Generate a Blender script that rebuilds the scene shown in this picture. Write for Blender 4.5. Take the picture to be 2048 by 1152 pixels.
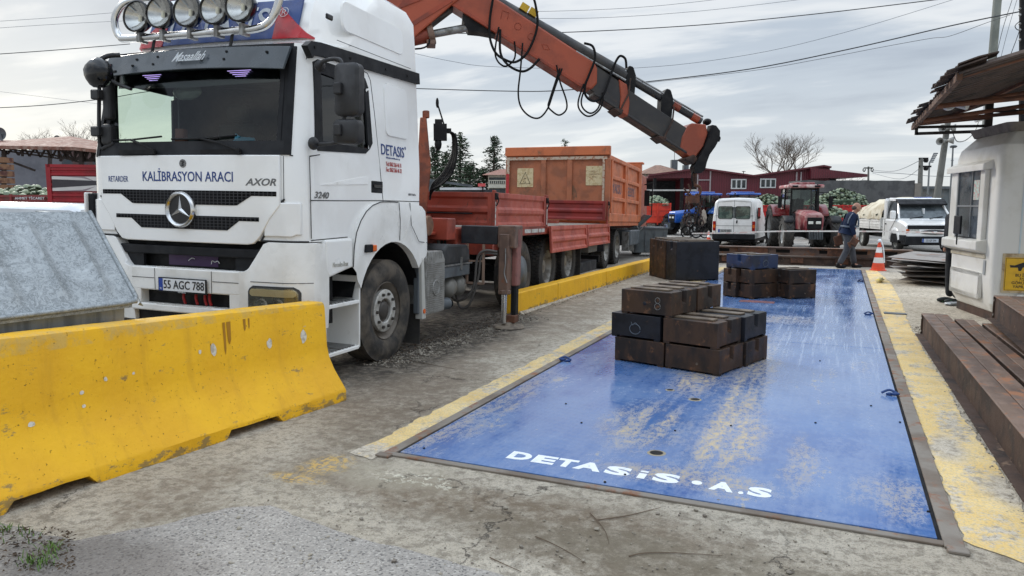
import bpy, bmesh, math, random
from mathutils import Vector, Matrix, noise as mnoise
random.seed(7)
rad = math.radians
SC = bpy.context.scene
for o in list(bpy.data.objects): bpy.data.objects.remove(o)
# ---------------------------------------------------------------- camera
CX, CY, FP = 1024.0, 576.0, 1465.0
YAW, PITCH = rad(24.117), rad(6.426)
cam_d = bpy.data.cameras.new("camera"); cam = bpy.data.objects.new("camera", cam_d)
SC.collection.objects.link(cam); SC.camera = cam
cam_d.sensor_width = 36.0; cam_d.lens = FP/2048*36.0
cam_d.clip_start = .05; cam_d.clip_end = 3000
cam.location = (0, 0, 1.6); cam.rotation_euler = (rad(90)-PITCH, 0, YAW)
# ---------------------------------------------------------------- sky, sun, exposure
SC.view_settings.view_transform = 'Standard'; SC.view_settings.look = 'None'
SC.view_settings.exposure = 0.30; SC.view_settings.gamma = 1.0
SUN_EL, SUN_AZ = rad(32), rad(62)     # the bright part of the sky is to the left of the truck
W = bpy.data.worlds.new("World"); SC.world = W; W.use_nodes = True
nt = W.node_tree; nt.nodes.clear()
def wn(t, **k):
    n = nt.nodes.new(t)
    for a, b in k.items(): setattr(n, a, b)
    return n
sky = wn('ShaderNodeTexSky', sky_type='NISHITA', sun_disc=False, sun_elevation=SUN_EL, sun_rotation=-SUN_AZ)
tc = wn('ShaderNodeTexCoord'); sep = wn('ShaderNodeSeparateXYZ'); nt.links.new(tc.outputs['Generated'], sep.inputs[0])
def wm(op, a, b=None, c=None, clamp=False):
    n = wn('ShaderNodeMath', operation=op, use_clamp=clamp)
    for i, v in enumerate((a, b, c)):
        if v is None: continue
        if isinstance(v, (int, float)): n.inputs[i].default_value = v
        else: nt.links.new(v, n.inputs[i])
    return n.outputs[0]
zz = wm('ADD', wm('MAXIMUM', sep.outputs[2], 0.0), 0.16)
cmb = wn('ShaderNodeCombineXYZ')
nt.links.new(wm('DIVIDE', sep.outputs[0], zz), cmb.inputs[0]); nt.links.new(wm('DIVIDE', sep.outputs[1], zz), cmb.inputs[1])
def wnoise(scale, det, rough, off, dist=0.0):
    mp = wn('ShaderNodeMapping'); mp.inputs['Location'].default_value = off
    mp.inputs['Rotation'].default_value = (0, 0, rad(24)); mp.inputs['Scale'].default_value = (.55, 1.15, 1)
    nt.links.new(cmb.outputs[0], mp.inputs[0])
    n = wn('ShaderNodeTexNoise'); n.inputs['Scale'].default_value = scale; n.inputs['Detail'].default_value = det
    n.inputs['Roughness'].default_value = rough; n.inputs['Distortion'].default_value = dist
    nt.links.new(mp.outputs[0], n.inputs['Vector']); return n.outputs[0]
def wramp(src, stops):
    r = wn('ShaderNodeValToRGB'); nt.links.new(src, r.inputs[0]); r.color_ramp.interpolation = 'EASE'
    while len(r.color_ramp.elements) < len(stops): r.color_ramp.elements.new(.5)
    for e, (p, c) in zip(r.color_ramp.elements, stops): e.position = p; e.color = (*c, 1)
    return r.outputs[0]
def wmix(f, a, b):
    n = wn('ShaderNodeMix', data_type='RGBA')
    nt.links.new(f, n.inputs[0]) if not isinstance(f, float) else setattr(n.inputs[0], 'default_value', f)
    for i, v in ((6, a), (7, b)):
        if isinstance(v, tuple): n.inputs[i].default_value = (*v, 1)
        else: nt.links.new(v, n.inputs[i])
    return n.outputs[2]
n1 = wnoise(.55, 8, .56, (3.2, 1.7, 0), .5)
n2 = wnoise(2.1, 6, .5, (7.1, 4.4, 0), .2)
body = wm('ADD', wm('MULTIPLY', n1, .78), wm('MULTIPLY', n2, .22))
clouds = wramp(body, [(.38, (.36, .42, .515)), (.46, (.48, .55, .64)), (.52, (.80, .83, .86)), (.57, (.56, .62, .70)), (.63, (.42, .48, .58)), (.72, (.66, .71, .77))])
# the cloud deck thins and brightens toward the horizon and toward the sun side (left)
hz = wm('POWER', wm('SUBTRACT', 1.0, wm('MAXIMUM', sep.outputs[2], 0.0)), 9.0)
clouds = wmix(wm('MULTIPLY', hz, .8, clamp=True), clouds, (.93, .95, .93))
sdir = (-math.sin(SUN_AZ+.15), math.cos(SUN_AZ+.15), .12)
dt = wn('ShaderNodeVectorMath', operation='DOT_PRODUCT'); nt.links.new(tc.outputs['Generated'], dt.inputs[0]); dt.inputs[1].default_value = sdir
glow = wm('POWER', wm('MAXIMUM', dt.outputs['Value'], 0.0), 7.0)
clouds = wmix(wm('MULTIPLY', glow, wm('ADD', wm('MULTIPLY', hz, .55), .25), clamp=True), clouds, (1.12, 1.06, .92))
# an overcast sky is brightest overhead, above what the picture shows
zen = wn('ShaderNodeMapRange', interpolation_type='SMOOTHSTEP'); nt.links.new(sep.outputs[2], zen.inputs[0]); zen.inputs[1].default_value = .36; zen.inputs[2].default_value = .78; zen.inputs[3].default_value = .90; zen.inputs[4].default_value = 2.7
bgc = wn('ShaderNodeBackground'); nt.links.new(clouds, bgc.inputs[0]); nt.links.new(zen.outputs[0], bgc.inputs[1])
bgs = wn('ShaderNodeBackground'); nt.links.new(sky.outputs[0], bgs.inputs[0]); bgs.inputs[1].default_value = .06
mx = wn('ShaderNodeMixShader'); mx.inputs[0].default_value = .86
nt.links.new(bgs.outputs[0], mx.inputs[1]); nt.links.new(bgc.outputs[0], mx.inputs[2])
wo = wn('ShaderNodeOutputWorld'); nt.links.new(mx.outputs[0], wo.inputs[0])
sd = bpy.data.lights.new("sun", 'SUN'); sd.energy = 1.6; sd.angle = rad(14); sd.color = (1, .95, .87)
so = bpy.data.objects.new("sun", sd); SC.collection.objects.link(so)
v = Vector((-math.sin(SUN_AZ)*math.cos(SUN_EL), math.cos(SUN_AZ)*math.cos(SUN_EL), math.sin(SUN_EL)))
so.rotation_euler = (-v).to_track_quat('-Z', 'Y').to_euler(); so.location = v*50
# ---------------------------------------------------------------- helpers
FW = Vector((-math.sin(YAW), math.cos(YAW), 0)); RT = Vector((math.cos(YAW), math.sin(YAW), 0)); CAMP = Vector((0, 0, 1.6))
def ray(px, py):
    f = FW*math.cos(PITCH)-Vector((0, 0, math.sin(PITCH))); u = FW*math.sin(PITCH)+Vector((0, 0, math.cos(PITCH)))
    return f+RT*((px-CX)/FP)+u*((CY-py)/FP)
def at(px, py, D):          # place seen in direction (px, py) at D metres along the view
    r = ray(px, py); return CAMP+r*(D/r.dot(FW))
def gp(px, py, z=0.0):      # place on the level z
    r = ray(px, py); return CAMP+r*((z-1.6)/r.z)
def S(r, g, b): return tuple(((c/255)/12.92 if c <= 10 else (((c/255)+.055)/1.055)**2.4) for c in (r, g, b))
def newobj(name, me, parent=None):
    o = bpy.data.objects.new(name, me); SC.collection.objects.link(o)
    if parent is not None: o.parent = parent
    return o
def tag(o, label=None, cat=None, group=None, kind=None):
    if label: o['label'] = label
    if cat: o['category'] = cat
    if group: o['group'] = group
    if kind: o['kind'] = kind
    return o
def thing(name, label, cat, loc=(0, 0, 0), rz=0.0, group=None):
    o = newobj(name, None); o.location = loc; o.rotation_euler = (0, 0, rz); o.empty_display_size = .2
    return tag(o, label, cat, group)
def copytree(o, parent=None):
    c = o.copy(); SC.collection.objects.link(c)
    if parent is not None: c.parent = parent
    for ch in list(o.children): copytree(ch, c)
    return c
def catmull(p, k=6, closed=False):
    p = [Vector(q) for q in p]; out = []; n = len(p)
    rng = range(n if closed else n-1)
    for i in rng:
        g = (lambda j: p[j % n]) if closed else (lambda j: p[max(0, min(n-1, j))])
        a, b, c, d = g(i-1), g(i), g(i+1), g(i+2)
        for s in range(k):
            t = s/k; out.append(.5*((2*b)+(c-a)*t+(2*a-5*b+4*c-d)*t*t+(-a+3*b-3*c+d)*t**3))
    if not closed: out.append(p[-1].copy())
    return out
class MB:
    def __init__(s): s.v = []; s.f = []; s.m = []; s.xf = None; s.mi = 0; s.b = []
    def add(s, vs, fs, mi=None):
        b = len(s.v); s.b.append((b, len(s.f)))
        for q in vs:
            q = Vector(q)
            if s.xf is not None: q = s.xf @ q
            s.v.append(q)
        for f in fs: s.f.append([b+i for i in f]); s.m.append(s.mi if mi is None else mi)
        return s
    def box(s, x0, x1, y0, y1, z0, z1, mi=None):
        return s.add([(x0, y0, z0), (x1, y0, z0), (x1, y1, z0), (x0, y1, z0), (x0, y0, z1), (x1, y0, z1), (x1, y1, z1), (x0, y1, z1)],
                     [(0, 3, 2, 1), (4, 5, 6, 7), (0, 1, 5, 4), (1, 2, 6, 5), (2, 3, 7, 6), (3, 0, 4, 7)], mi)
    def bar(s, a, b, w, h, mi=None, up=(0, 0, 1)):
        a, b = Vector(a), Vector(b); d = (b-a).normalized(); u = Vector(up)
        if abs(d.dot(u)) > .98: u = Vector((0, 1, 0))
        r = d.cross(u).normalized(); u = r.cross(d)
        vs = [p+r*(w/2*i)+u*(h/2*j) for p in (a, b) for i, j in ((-1, -1), (1, -1), (1, 1), (-1, 1))]
        return s.add(vs, [(0, 1, 2, 3), (7, 6, 5, 4), (0, 4, 5, 1), (1, 5, 6, 2), (2, 6, 7, 3), (3, 7, 4, 0)], mi)
    def prism(s, pts, a0, a1, axis='x', mi=None):   # outline pts extruded along axis
        n = len(pts)
        def V(p, a): return {'x': (a, p[0], p[1]), 'y': (p[0], a, p[1]), 'z': (p[0], p[1], a)}[axis]
        vs = [V(p, a0) for p in pts]+[V(p, a1) for p in pts]
        return s.add(vs, [list(range(n))[::-1], list(range(n, 2*n))]+[(i, (i+1) % n, n+(i+1) % n, n+i) for i in range(n)], mi)
    def cyl(s, a, b, r0, r1=None, n=12, mi=None, caps=True):
        r1 = r0 if r1 is None else r1
        a, b = Vector(a), Vector(b); d = (b-a).normalized(); u = Vector((0, 0, 1)) if abs(d.z) < .9 else Vector((1, 0, 0))
        p = d.cross(u).normalized(); q = d.cross(p)
        vs = [c+(p*math.cos(2*math.pi*i/n)+q*math.sin(2*math.pi*i/n))*r for c, r in ((a, r0), (b, r1)) for i in range(n)]
        fs = [(i, (i+1) % n, n+(i+1) % n, n+i) for i in range(n)]
        if caps: fs += [list(range(n))[::-1], list(range(n, 2*n))]
        return s.add(vs, fs, mi)
    def tube(s, pts, r, n=6, mi=None, smooth=0, closed=False):
        pts = catmull(pts, smooth, closed) if smooth else [Vector(p) for p in pts]
        m = len(pts); vs = []; fs = []; prev = None
        for i, p in enumerate(pts):
            if closed: d = pts[(i+1) % m]-pts[i-1]
            else: d = pts[min(m-1, i+1)]-pts[max(0, i-1)]
            d = d.normalized() if d.length > 1e-9 else Vector((0, 0, 1))
            if prev is None:
                u = Vector((0, 0, 1)) if abs(d.z) < .9 else Vector((1, 0, 0)); u = d.cross(u).normalized()
            else: u = (prev-d*prev.dot(d)); u = u.normalized() if u.length > 1e-6 else d.orthogonal().normalized()
            prev = u; w = d.cross(u); rr = r(i/(m-1)) if callable(r) else r
            vs += [p+(u*math.cos(2*math.pi*k/n)+w*math.sin(2*math.pi*k/n))*rr for k in range(n)]
        for i in range(m if closed else m-1):
            j = (i+1) % m
            fs += [(i*n+k, i*n+(k+1) % n, j*n+(k+1) % n, j*n+k) for k in range(n)]
        if not closed: fs += [list(range(n))[::-1], [(m-1)*n+k for k in range(n)]]
        return s.add(vs, fs, mi)
    def lathe(s, prof, c=(0, 0, 0), axis='z', n=24, mi=None, cap=True):   # prof: (radius, along axis)
        c = Vector(c); m = len(prof); vs = []
        for r, h in prof:
            for k in range(n):
                a = 2*math.pi*k/n; p, q = r*math.cos(a), r*math.sin(a)
                vs.append(c+Vector({'z': (p, q, h), 'x': (h, p, q), 'y': (q, h, p)}[axis]))
        fs = [(i*n+k, i*n+(k+1) % n, (i+1)*n+(k+1) % n, (i+1)*n+k) for i in range(m-1) for k in range(n)]
        if cap: fs += [list(range(n))[::-1], [(m-1)*n+k for k in range(n)]]
        return s.add(vs, fs, mi)
    def sph(s, c, r, n=10, m=6, mi=None, warp=0.0):
        c = Vector(c); r = Vector((r, r, r)) if isinstance(r, (int, float)) else Vector(r); vs = []
        for i in range(m+1):
            t = math.pi*i/m
            for k in range(n):
                a = 2*math.pi*k/n; q = Vector((math.sin(t)*math.cos(a), math.sin(t)*math.sin(a), math.cos(t)))
                w = 1+warp*(mnoise.noise(q*2.1+c*3)) if warp else 1
                vs.append(c+Vector((q.x*r.x, q.y*r.y, q.z*r.z))*w)
        return s.add(vs, [(i*n+k, (i+1)*n+k, (i+1)*n+(k+1) % n, i*n+(k+1) % n) for i in range(m) for k in range(n)], mi)
    def loft(s, rings, mi=None, closed=True, caps=True):
        n = len(rings[0]); vs = [p for r in rings for p in r]; m = len(rings)
        fs = [(i*n+k, i*n+(k+1) % n, (i+1)*n+(k+1) % n, (i+1)*n+k) for i in range(m-1) for k in range(n if closed else n-1)]
        if caps: fs += [list(range(n))[::-1], [(m-1)*n+k for k in range(n)]]
        return s.add(vs, fs, mi)
    def build(s, name, mats, parent=None, smooth=None, bevel=0, seg=1, loc=None):
        me = bpy.data.meshes.new(name); me.from_pydata([tuple(p) for p in s.v], [], s.f)
        if not isinstance(mats, (list, tuple)): mats = [mats]
        for m in mats: me.materials.append(m)
        if len(mats) > 1: me.polygons.foreach_set('material_index', s.m)
        bm = bmesh.new(); bm.from_mesh(me); bmesh.ops.remove_doubles(bm, verts=bm.verts, dist=1e-5)
        bmesh.ops.recalc_face_normals(bm, faces=bm.faces); bm.to_mesh(me); bm.free()
        if smooth is not None:
            me.polygons.foreach_set('use_smooth', [True]*len(me.polygons)); me.set_sharp_from_angle(angle=rad(smooth))
        me.update(); o = newobj(name, me, parent)
        if loc is not None: o.location = loc
        if bevel:
            b = o.modifiers.new('bevel', 'BEVEL'); b.width = bevel; b.segments = seg; b.limit_method = 'ANGLE'; b.angle_limit = rad(40); b.harden_normals = False
        return o
def each(s, name, mats, parent=None, smooth=None, **k):
    k["smooth"] = smooth      # one object for every piece added
    out = []; ends = s.b[1:]+[(len(s.v), len(s.f))]
    for (v0, f0), (v1, f1) in zip(s.b, ends):
        if v1 > v0:
            p = MB(); p.v = s.v[v0:v1]; p.f = [[i-v0 for i in f] for f in s.f[f0:f1]]; p.m = s.m[f0:f1]; out.append(p.build(name, mats, parent, **k))
    return out
MB.each = each
def frame(right, up, org):      # matrix: x = right, y = up (for text lying on a face)
    r = Vector(right).normalized(); u = Vector(up); u = (u-r*u.dot(r)).normalized(); n = r.cross(u)
    m = Matrix((r, u, n)).transposed().to_4x4(); m.translation = Vector(org); return m
def text(name, s, h, M4, mat, parent=None, depth=.002, sx=1.0, shear=0.0, bold=0.0, space=1.0, align='CENTER', bend=None):
    cu = bpy.data.curves.new('t', 'FONT'); cu.body = s; cu.size = h/.7; cu.extrude = depth; cu.offset = bold*h
    cu.align_x = align; cu.align_y = 'CENTER'; cu.shear = shear; cu.space_character = space; cu.resolution_u = 3
    ob = bpy.data.objects.new('t', cu); SC.collection.objects.link(ob); bpy.context.view_layer.update()
    me = bpy.data.meshes.new_from_object(ob.evaluated_get(bpy.context.evaluated_depsgraph_get()))
    bpy.data.objects.remove(ob); bpy.data.curves.remove(cu)
    for vv in me.vertices:
        p = Vector((vv.co.x*sx, vv.co.y, vv.co.z)); p = M4 @ p
        if bend: p = bend(p)
        vv.co = p
    me.materials.clear(); me.materials.append(mat); me.name = name
    return newobj(name, me, parent)
# ---------------------------------------------------------------- materials
class NB:
    def __init__(s, name):
        s.mat = bpy.data.materials.new(name); s.mat.use_nodes = True; s.t = s.mat.node_tree; s.t.nodes.clear()
        s.out = s.t.nodes.new('ShaderNodeOutputMaterial'); s.bs = s.t.nodes.new('ShaderNodeBsdfPrincipled')
        s.t.links.new(s.bs.outputs[0], s.out.inputs[0]); s.co = None
    def n(s, t, ins=None, **k):
        nd = s.t.nodes.new(t)
        for a, b in k.items(): setattr(nd, a, b)
        for i, v in (ins or {}).items(): s.set(nd, i, v)
        return nd
    def set(s, nd, i, v):
        if isinstance(v, bpy.types.NodeSocket): s.t.links.new(v, nd.inputs[i])
        elif isinstance(v, tuple) and len(v) == 3 and nd.inputs[i].type == 'RGBA': nd.inputs[i].default_value = (*v, 1)
        else: nd.inputs[i].default_value = v
    def coord(s, rnd=True):
        if s.co is None:
            c = s.n('ShaderNodeTexCoord').outputs['Object']
            if rnd:
                oi = s.n('ShaderNodeObjectInfo').outputs['Random']
                sc = s.n('ShaderNodeMath', {0: oi, 1: 37.0}, operation='MULTIPLY').outputs[0]
                c = s.n('ShaderNodeVectorMath', {0: c, 1: sc}, operation='ADD').outputs[0]
            s.co = c
        return s.co
    def mapv(s, v, scale=(1, 1, 1), rot=(0, 0, 0), loc=(0, 0, 0)):
        return s.n('ShaderNodeMapping', {0: v, 1: loc, 2: rot, 3: scale}).outputs[0]
    def noise(s, scale, det=5, rough=.55, v=None, dist=0.0, stretch=None, rot=(0, 0, 0)):
        v = s.coord() if v is None else v
        if stretch: v = s.mapv(v, stretch, rot)
        return s.n('ShaderNodeTexNoise', {'Vector': v, 'Scale': scale, 'Detail': det, 'Roughness': rough, 'Distortion': dist}).outputs[0]
    def ramp(s, f, lo, hi):
        return s.n('ShaderNodeMapRange', {0: f, 1: lo, 2: hi, 3: 0.0, 4: 1.0}, interpolation_type='SMOOTHSTEP').outputs[0]
    def math(s, op, a, b=0.0, clamp=False):
        return s.n('ShaderNodeMath', {0: a, 1: b}, operation=op, use_clamp=clamp).outputs[0]
    def mix(s, f, a, b):
        return s.n('ShaderNodeMix', {0: f, 6: a, 7: b}, data_type='RGBA').outputs[2]
    def mixf(s, f, a, b):
        return s.n('ShaderNodeMix', {0: f, 2: a, 3: b}, data_type='FLOAT').outputs[0]
    def bump(s, h, dist=.01, strength=1.0, prev=None):
        d = {'Height': h, 'Distance': dist, 'Strength': strength}
        if prev: d['Normal'] = prev
        return s.n('ShaderNodeBump', d).outputs[0]
    def fin(s, color=None, rough=None, metal=None, normal=None, **k):
        for i, v in (('Base Color', color), ('Roughness', rough), ('Metallic', metal), ('Normal', normal)):
            if v is not None: s.set(s.bs, i, v)
        for i, v in k.items(): s.set(s.bs, i.replace('_', ' '), v)
        return s.mat
def M(name, c, c2=None, s=4.0, lo=.45, hi=.62, rough=.5, metal=0.0, bump=0.0, bs=40.0, c3=None, s3=18.0, lo3=.6, hi3=.66, st=None, st3=None, r3=None, spec=.5, rv=.1, coat=0.0):
    b = NB(name); col = c
    if c2: col = b.mix(b.ramp(b.noise(s, 7, .6, stretch=st), lo, hi), c, c2)
    else: col = b.mix(b.ramp(b.noise(3.0, 6), .35, .7), tuple(x*.9 for x in c), tuple(min(1, x*1.06) for x in c))
    ro = b.mixf(b.ramp(b.noise(7.0, 5), .35, .65), max(0.03, rough-rv), min(1, rough+rv)); nrm = None; me = metal
    if c3:
        f = b.ramp(b.noise(s3, 8, .65, stretch=st3, dist=.3), lo3, hi3); col = b.mix(f, col, c3)
        if r3 is not None: ro = b.mixf(f, ro, r3)
        if metal: me = b.mixf(f, metal, 0.0)
    if bump: nrm = b.bump(b.noise(bs, 6, .6), bump)
    k = {'Specular IOR Level': spec}
    m = b.fin(col, ro, me, nrm); b.bs.inputs['Specular IOR Level'].default_value = spec; b.bs.inputs['Coat Weight'].default_value = coat
    b.bs.inputs['Coat Roughness'].default_value = .12
    return m
def glassmat(name, tint=(.55, .62, .6), refl=.9, rough=.02):
    b = NB(name); t = b.t; t.nodes.remove(b.bs)
    tr = b.n('ShaderNodeBsdfTransparent', {0: tint}); gl = b.n('ShaderNodeBsdfGlossy', {0: (refl, refl, refl), 1: rough})
    fa = b.n('ShaderNodeLayerWeight', {0: .5}).outputs['Facing']; fr = b.math('ADD', b.math('MULTIPLY', b.math('POWER', fa, 4.0), .85), .045); mx = b.n('ShaderNodeMixShader', {0: fr, 1: tr.outputs[0], 2: gl.outputs[0]})
    t.links.new(mx.outputs[0], b.out.inputs[0]); return b.mat
def emitmat(name, c, st):
    b = NB(name); b.bs.inputs['Base Color'].default_value = (*c, 1); b.bs.inputs['Emission Color'].default_value = (*c, 1); b.bs.inputs['Emission Strength'].default_value = st; return b.mat
WHITE = M('white_paint', S(238, 238, 236), S(230, 229, 226), s=1.2, rough=.18, c3=S(168, 162, 148), s3=7, lo3=.64, hi3=.98, st3=(1, 1, .22), coat=.6, rv=.04)
WHITED = M('dirty_white_paint', S(232, 231, 227), S(216, 214, 208), s=3, lo=.4, hi=.7, rough=.35, c3=S(140, 132, 116), s3=9, lo3=.66, hi3=1.05, st3=(1, 1, .5), rv=.08)
BLACKP = M('black_plastic', S(26, 27, 30), S(36, 37, 40), s=3, rough=.6, c3=S(60, 58, 55), s3=10, lo3=.66, hi3=.95, spec=.22)
BLACK = M('black_metal', S(20, 20, 22), S(34, 33, 33), s=5, rough=.6, bump=.0006, spec=.22)
GLOSSB = M('gloss_black', S(14, 14, 16), rough=.15, rv=.04)
CHROME = M('polished_steel', (.62, .62, .61), (.5, .5, .5), s=5, rough=.2, metal=1.0, rv=.08)
STEEL = M('dull_steel', S(150, 150, 148), S(110, 108, 104), s=8, rough=.45, metal=.7, c3=S(98, 66, 45), s3=14, lo3=.62, hi3=.75, r3=.8)
RUBBER = M('tyre_rubber', S(46, 45, 44), S(66, 63, 59), s=5, lo=.35, hi=.7, rough=.85, bump=.002, bs=60, c3=S(112, 101, 86), s3=7, lo3=.56, hi3=.82, rv=.05)
MUDRUB = M('muddy_rubber', S(48, 46, 44), S(92, 84, 74), s=4, lo=.4, hi=.65, rough=.9, bump=.004, bs=30)
RIM = M('wheel_rim', S(150, 147, 140), S(105, 99, 90), s=6, rough=.5, metal=.35, c3=S(84, 66, 52), s3=12, lo3=.58, hi3=.75, r3=.85)
REDP = M('faded_red_paint', S(148, 62, 44), S(120, 50, 38), s=2.5, rough=.55, c3=S(92, 62, 50), s3=11, lo3=.60, hi3=.72, st3=(1, 1, .6), r3=.85, bump=.0012, bs=50)
REDF = M('pink_red_paint', S(178, 86, 68), S(156, 70, 56), s=2.5, rough=.6, c3=S(88, 60, 48), s3=12, lo3=.62, hi3=.72, r3=.85, bump=.001)
ORANGE = M('crane_orange', S(158, 72, 45), S(136, 62, 40), s=2, rough=.45, c3=S(86, 52, 36), s3=8, lo3=.66, hi3=.76, r3=.85, bump=.001, bs=30)
DORANGE = M('tipper_orange', S(196, 108, 64), S(170, 94, 58), s=2.2, rough=.55, c3=S(122, 92, 70), s3=7, lo3=.58, hi3=.75, r3=.85, st3=(1, 1, .5))
DORANGE2 = M('weathered_tipper_orange', S(170, 104, 72), S(144, 90, 64), s=2.2, rough=.7, c3=S(112, 86, 66), s3=6, lo3=.56, hi3=.7, r3=.9, st3=(1, 1, .35))
RUST = M('rust', S(98, 64, 46), S(70, 48, 38), s=6, rough=.85, bump=.003, bs=50, c3=S(134, 88, 60), s3=15, lo3=.6, hi3=.75)
DRUST = M('dark_rust', S(70, 50, 40), S(46, 36, 32), s=5, rough=.8, bump=.003, bs=60, c3=S(104, 72, 54), s3=12, lo3=.62, hi3=.75)
CLEARG = glassmat('clear_glass', (.84, .92, .86)); CABG = glassmat('windscreen_glass', (.70, .79, .74)); DARKG = glassmat('dark_glass', (.13, .15, .15)); LENS = glassmat('lamp_glass', (.9, .9, .88))
DARK = M('dark_interior', S(44, 46, 50), S(58, 60, 64), rough=.8)
BLUEP = M('tractor_blue', S(42, 98, 186), S(34, 78, 156), s=2, rough=.3, c3=S(110, 110, 104), s3=8, lo3=.62, hi3=.85, coat=.4)
REDT = M('tractor_red', S(132, 38, 42), S(116, 46, 48), s=2, rough=.35, c3=S(150, 128, 118), s3=7, lo3=.55, hi3=.8, coat=.3)
BRED = M('bright_red_paint', S(190, 38, 34), S(160, 32, 32), s=2, rough=.45, c3=S(120, 70, 56), s3=10, lo3=.64, hi3=.78)
NAVY = M('navy_cloth', S(34, 44, 66), S(26, 34, 52), rough=.9, spec=.15); GREYC = M('grey_cloth', S(74, 76, 80), S(60, 62, 66), rough=.95); SKIN = M('skin', S(164, 120, 98), rough=.55)
TXTBLUE = M('lettering_blue', S(34, 62, 122), rough=.4); TXTRED = M('lettering_red', S(176, 52, 48), rough=.4); TXTWHITE = M('lettering_white', S(232, 235, 236), S(214, 220, 226), s=20, lo=.55, hi=.7, rough=.45)
TXTGREY = M('lettering_silver', S(112, 112, 112), rough=.3, metal=.6); TXTBLACK = M('lettering_black', S(20, 20, 22), rough=.5)
AMBER = M('amber_lens', S(214, 96, 24), rough=.2); REDL = M('red_lens', S(150, 26, 22), rough=.2)
GREYP = M('grey_paint', S(88, 94, 98), S(70, 74, 78), s=3, rough=.5, c3=S(130, 128, 120), s3=10, lo3=.6, hi3=.75)
# ================================================================ GROUND
def concrete(b, co):
    n1 = b.noise(1.3, 8, .6, v=co); n2 = b.noise(14, 6, .7, v=co); n3 = b.noise(110, 3, .6, v=co)
    col = b.mix(b.ramp(n1, .35, .66), S(190, 179, 160), S(210, 200, 182))
    col = b.mix(b.math('MULTIPLY', b.ramp(n2, .45, .62), .65), col, S(124, 114, 99))
    g_ = b.noise(38, 9, .85, v=co); col = b.mix(b.math('MULTIPLY', b.ramp(g_, .50, .60), .55), col, S(118, 107, 92)); col = b.mix(b.math('MULTIPLY', b.ramp(g_, .46, .38), .5), col, S(200, 192, 176))
    col = b.mix(b.math('MULTIPLY', b.ramp(n3, .54, .62), .45), col, S(108, 100, 90))
    col = b.mix(b.math('MULTIPLY', b.ramp(b.noise(70, 3, .6, v=co), .6, .68), .6), col, S(206, 200, 188))
    return col, n1, n2, n3
def blob(b, co, c, rx, ry, soft=.45, warp=.6, ws=2.2, rot=0.0):
    w = b.n('ShaderNodeTexNoise', {'Vector': co, 'Scale': ws, 'Detail': 7, 'Roughness': .65}).outputs['Color']
    w = b.n('ShaderNodeVectorMath', {0: w, 1: (.5, .5, .5)}, operation='SUBTRACT').outputs[0]
    w = b.n('ShaderNodeVectorMath', {0: w, 'Scale': warp}, operation='SCALE').outputs[0]
    p = b.n('ShaderNodeVectorMath', {0: co, 1: w}, operation='ADD').outputs[0]
    p = b.n('ShaderNodeVectorMath', {0: p, 1: (c[0], c[1], 0)}, operation='SUBTRACT').outputs[0]
    p = b.mapv(p, (1, 1, 0), (0, 0, rot))
    p = b.n('ShaderNodeVectorMath', {0: p, 1: (1/rx, 1/ry, 0)}, operation='MULTIPLY').outputs[0]
    l = b.n('ShaderNodeVectorMath', {0: p}, operation='LENGTH').outputs['Value']
    return b.n('ShaderNodeMapRange', {0: l, 1: 1+soft, 2: 1-soft, 3: 0.0, 4: 1.0}, interpolation_type='SMOOTHSTEP').outputs[0]
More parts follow.
